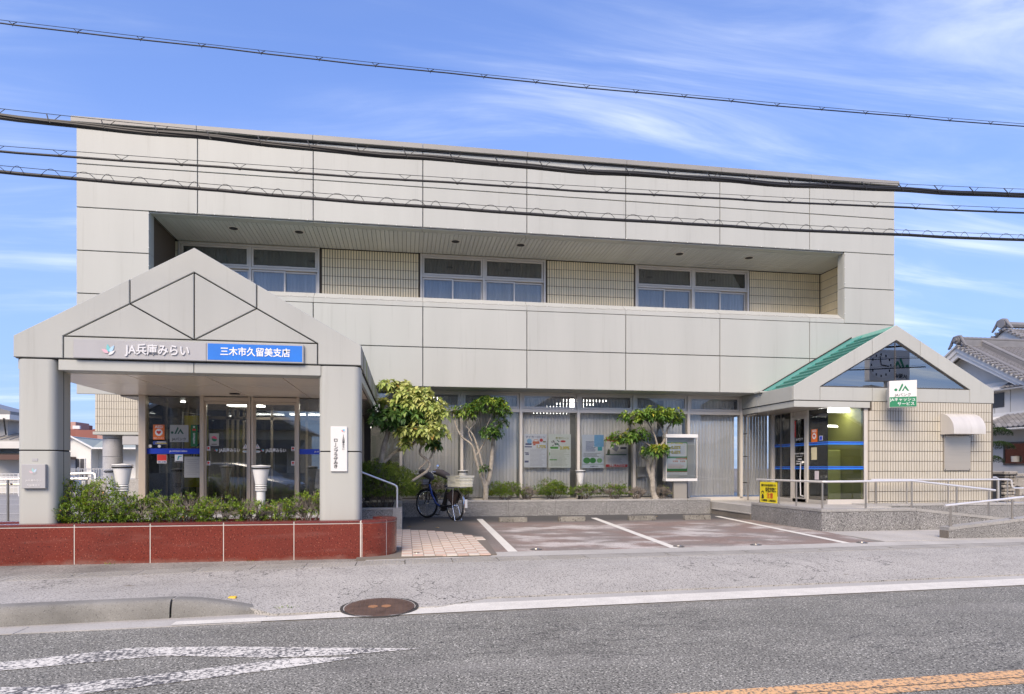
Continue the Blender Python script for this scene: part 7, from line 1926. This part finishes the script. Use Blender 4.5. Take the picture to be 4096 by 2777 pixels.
MB().box(-21.0,-19.2,36.6,37.9,1.72,1.98).build('brown_canopy', mat('brown_canopy',(0.09,0.045,0.035),0.6), lh)
MB().tube([(-20.25,37.2,3.85),(-20.25,37.4,3.0)],0.04,6).build('rain_pipe', dark_m, lh)
th = thing('blue_tiled_roof_house','low house with blue-grey tiled roof behind the grey house','house',(-26,46,0))
MB().box(-40,-27.2,50,58,0,2.9).build('wall', plast, th)
rfm = MB().prism([(49.4,2.9),(49.4,3.0),(54,5.1),(58.6,3.0),(58.6,2.9)],'x',-40.2,-27.0).build('roof', mat('blue_grey_tile',(0.22,0.24,0.29),0.45,var=0.15,vscale=5), th)
tiled_slope(th,(-33,53.9,5.05),(1,0,0),(0,-4.6,-2.1),22,20,True,m=MATS['blue_grey_tile'])
wh = thing('white_gabled_house','white single-storey house with grey-green roof seen between pillar and column','house',(-24,56,0))
siding = mat('white_siding',(0.68,0.68,0.66),0.7,var=0.04)
MB().prism([(-26.9,0),(-23.75,0),(-23.75,2.80),(-25.1,3.58),(-26.9,2.55)],'y',54.7,64).build('wall', siding, wh)
MB().box(-23.75,-16,56.0,64,0,2.85).build('side_wall', siding, wh)
MB().prism([(54.55,3.66),(54.55,3.72),(66,3.72),(66,3.66)],'x',-25.2,-25.0).build('ridge', siding, wh)
rp2 = MB(); rp2.add([(-25.1,54.5,3.70),(-23.6,54.5,2.84),(-16,54.5,2.84),(-16,60,3.70),(-25.1,60,3.70)],[(0,1,2,3,4)]); rp2.build('roof', mat('grey_green_roof',(0.30,0.34,0.31),0.7,var=0.05), wh)
MB().tube([(-27.0,54.5,2.6),(-25.1,54.5,3.70),(-23.6,54.5,2.84)],0.08,6).build('bargeboard', siding, wh)
MB().tube([(-23.6,54.4,2.80),(-16,54.4,2.80)],0.07,6).build('gutter', siding, wh)
MB().tube([(-23.65,54.5,2.75),(-23.72,54.6,2.5),(-23.72,54.6,0.2)],0.04,6).build('rain_pipe', siding, wh)
wv = MB().box(-24.85,-24.15,54.62,54.68,0.4,2.05).build('window', white_m, wh); MB().box(-24.80,-24.53,54.60,54.62,0.45,2.0).box(-24.47,-24.2,54.60,54.62,0.45,2.0).build('pane', mat('dull_pane',(0.08,0.08,0.085),0.2), wv)
MB().box(-25.6,-24.75,53.6,54.6,1.95,2.15).build('porch_canopy', MATS['brown_canopy'], wh)
brick = mat('brown_brick',(0.25,0.095,0.075),0.8,var=0.10,vscale=0.4)
rb = thing('brown_apartment_block','reddish brown apartment block far behind the left pillar','building',(-50,100,0))
MB().box(-75,-44.6,99,120,0,6.65).build('lower_block', brick, rb); MB().box(-75,-51.0,100,118,6.65,8.3).build('upper_block', brick, rb); MB().box(-47.5,-45.4,100,104,6.65,7.75).build('stair_tower', mat('pale_brick',(0.40,0.24,0.20),0.8), rb); MB().box(-45.6,-44.7,99.6,100,6.75,7.2).build('roof_unit', white_m, rb)
rb2 = thing('brown_row_block','low reddish brown block far behind the white gabled house','building',(-42,100,0))
MB().prism([(-44.5,0),(-36,0),(-36,6.0),(-41.6,6.0),(-41.6,6.62),(-42.3,6.66),(-42.35,6.52),(-44.5,6.55)],'y',98,110).build('wall', brick, rb2)
MB().box(-41.55,-40,97.5,98,0,6.2).build('corner_wall', MATS['pale_brick'], rb2)
# white mesh fence and handrails on the left
fc = thing('mesh_fence','white mesh fence in front of the grey house','fence',(-20,33.3,0))
fm = MB()
for k in range(60): fm.box(-27+k*0.16,-27+k*0.16+0.012,33.3,33.31,0.1,1.04)
for z in (0.15,0.4,0.65,0.9,1.02): fm.box(-27,-17.4,33.31,33.325,z,z+0.025)
fm.build('mesh', white_m, fc, kind='stuff')
for k in range(6): MB().tube([(-27+k*1.9,33.3,0),(-27+k*1.9,33.3,1.06)],0.025,6).build('post', white_m, fc)
fc2 = thing('balcony_fence','white slatted fence in front of the white gabled house','fence',(-20,43.8,0))
fm = MB()
for k in range(26): fm.box(-21.5+k*0.14,-21.47+k*0.14,43.7,43.72,0.2,1.25)
for z in (0.2,0.7,1.22): fm.box(-21.5,-17.9,43.72,43.74,z,z+0.05)
fm.build('mesh', white_m, fc2, kind='stuff')
for k in range(3): MB().tube([(-21.4+k*1.7,43.7,0),(-21.4+k*1.7,43.7,1.35)],0.04,6).build('post', white_m, fc2)
r1 = thing('yard_handrail','stainless handrail at the left edge of the picture','handrail',(-7.2,13.3,0.0))
MB().tube([(-11,13.6,1.09),(-6.9,13.3,1.10),(-5.8,13.25,1.10)],0.022,8).build('rail', steel_m, r1, smooth=True); MB().tube([(-11,13.66,1.02),(-6.9,13.36,1.0)],0.018,8).build('lower_rail', steel_p, r1, smooth=True)
for x in (-7.18,-8.9): MB().tube([(x,13.32,0.0),(x,13.32,1.09)],0.022,8).build('post', steel_p, r1, smooth=True)
r2 = thing('ramp_handrail','stainless handrail bending down between left pillar and granite column','handrail',(-6.3,14.2,0.4))
MB().tube([(-6.9,14.26,1.165),(-6.16,14.18,1.20),(-6.08,14.17,1.18),(-6.06,14.16,1.02)],0.026,8).build('rail', steel_m, r2, smooth=True)
for x in (-6.25,): MB().tube([(x,14.19,0.0),(x,14.19,1.18)],0.026,8).build('post', steel_p, r2, smooth=True)

# ================================================================== across the street (seen only in the glass)
opp = [('tiled_house_across','dark-tiled gabled house across the street, reflected in the entrance doors',-9.0,-9.0,7.5,6.0,3.2,True),
       ('beige_house_across','beige two-storey house across the street, reflected in the left shop-front panes',2.2,-8.5,7.0,6.0,5.4,False),
       ('cream_house_across','cream two-storey house across the street, reflected in the right shop-front panes',12.5,-8.5,8.0,6.0,5.2,False),
       ('low_house_across','low dark-roofed house across the street, reflected in the annex glass',24.0,-7.5,8.0,6.0,3.0,True)]
for nm, lab, x, y, w_, d_, h_, gab in opp:
    t = thing(nm, lab, 'house', (x,y,0), 'houses across the street')
    wm_ = mat(nm+'_wall',(0.62,0.57,0.46) if not gab else (0.64,0.59,0.48),0.85,var=0.05)
    MB().box(x-w_/2,x+w_/2,y-d_,y,0,h_).build('wall', wm_, t)
    if gab:
        MB().prism([(x-w_/2-0.6,h_-0.1),(x,h_+2.3),(x+w_/2+0.6,h_-0.1)],'y',y-d_,y+0.5).build('roof', kaw_d, t)
        MB().prism([(x-w_/2-0.7,h_-0.15),(x-w_/2-0.5,h_-0.15),(x,h_+2.15),(x+w_/2+0.5,h_-0.15),(x+w_/2+0.7,h_-0.15),(x,h_+2.38)],'y',y+0.5,y+0.6).build('bargeboard', wood_w, t)
        MB().prism([(y,h_-1.0),(y,h_-0.55),(y+1.3,h_-1.0)],'x',x-w_/2-0.5,x+w_/2+0.5).build('pent_roof', kaw_d, t)
    else:
        MB().prism([(x-w_/2-0.4,h_),(x+w_/2+0.4,h_),(x+w_/2-2,h_+1.3),(x-w_/2+2,h_+1.3)],'y',y-d_,y+0.3).build('roof', kaw_d, t)
        MB().box(x-w_/2,x+w_/2,y,y+0.8,2.5,2.65).build('balcony_slab', plast, t)
    for k in range(3):
        wx = x-w_/2+0.9+k*(w_-1.8)/2
        for z0 in ((0.9,) if gab else (0.9,3.3)):
            o = MB().box(wx-0.65,wx+0.65,y+0.005,y+0.06,z0,z0+1.25).build('window', alu_m, t); MB().box(wx-0.58,wx-0.03,y+0.06,y+0.07,z0+0.07,z0+1.18).box(wx+0.03,wx+0.58,y+0.06,y+0.07,z0+0.07,z0+1.18).build('pane', mat('far_pane_%s_%d'%(nm,k),(0.08,0.085,0.09),0.1), o)
gw = thing('garden_wall_across','grey block garden wall across the street behind the camera','wall',(5,-3.6,0)); MB().box(-14,-4,-3.7,-3.5,0,1.1).box(15,30,-3.7,-3.5,0,1.0).build('wall', mat('block_grey',(0.28,0.27,0.25),0.9,var=0.1), gw)
car('silver hatchback across the street, reflected in the entrance doors', (-7.4,-2.2,0), R(20), mat('silver_paint',(0.42,0.43,0.44),0.2,metal=0.5,coat=0.5), 'parked cars')
car('dark hatchback across the street, reflected in the right shop-front panes', (14.0,-2.4,0), R(5), mat('grey_paint',(0.10,0.11,0.12),0.2,metal=0.5,coat=0.5), 'parked cars')
struct(MB().quad((-80,-30,-0.01),(80,-30,-0.01),(80,5.0,-0.012),(-80,0.2,-0.012)).build('far_pavement', walk_m))
# pole sign with clock, reflected in the annex gable
ck = thing('clock_pole_sign','pole-mounted clock sign across the street, reflected in the annex gable','sign',(24.5,-2,0))
MB().tube([(24.5,-2.3,0),(24.5,-2.3,5.8)],0.12,12).build('pole', plast, ck, smooth=True)
MB().cbox(23.35,25.65,-2.45,-2.05,5.75,7.35,0.02).build('box', mat('sign_white',(0.60,0.60,0.58),0.5), ck)
MB().lathe([(0,-0.01),(0.66,-0.01),(0.66,0),(0,0)],(23.97,-2.02,6.55),36,'y').build('clock_face', white_m, ck)
for a in range(12):
    q = R(a*30); MB().box(23.97+0.55*math.sin(q)-0.03,23.97+0.55*math.sin(q)+0.03,-2.02,-2.005,6.55+0.55*math.cos(q)-0.06,6.55+0.55*math.cos(q)+0.06).build('hour_mark', text_b, ck)
MB().prism([(23.95,6.55),(23.99,6.55),(23.93,7.0),(23.88,7.0)],'y',-2.005,-1.995).build('hand', text_b, ck); MB().prism([(23.97,6.53),(23.97,6.58),(24.40,6.52),(24.40,6.47)],'y',-2.005,-1.995).build('hand', text_b, ck)
text('letters','JA預金',0.26,(25.1,-2.03,6.0),text_b,ck,'+y',bold=0.003)
lg = thing('tmp','x','y',(0,0,0)); ja_mark(lg,0,0,0.55,0,text_g,0.01)
for o in list(lg.children):
    o.data.transform(Matrix.Translation((25.15,-2.03,6.62)) @ Matrix.Rotation(R(180),4,'Z')); o.parent = ck; o.location = -ck.location
bpy.data.objects.remove(lg)
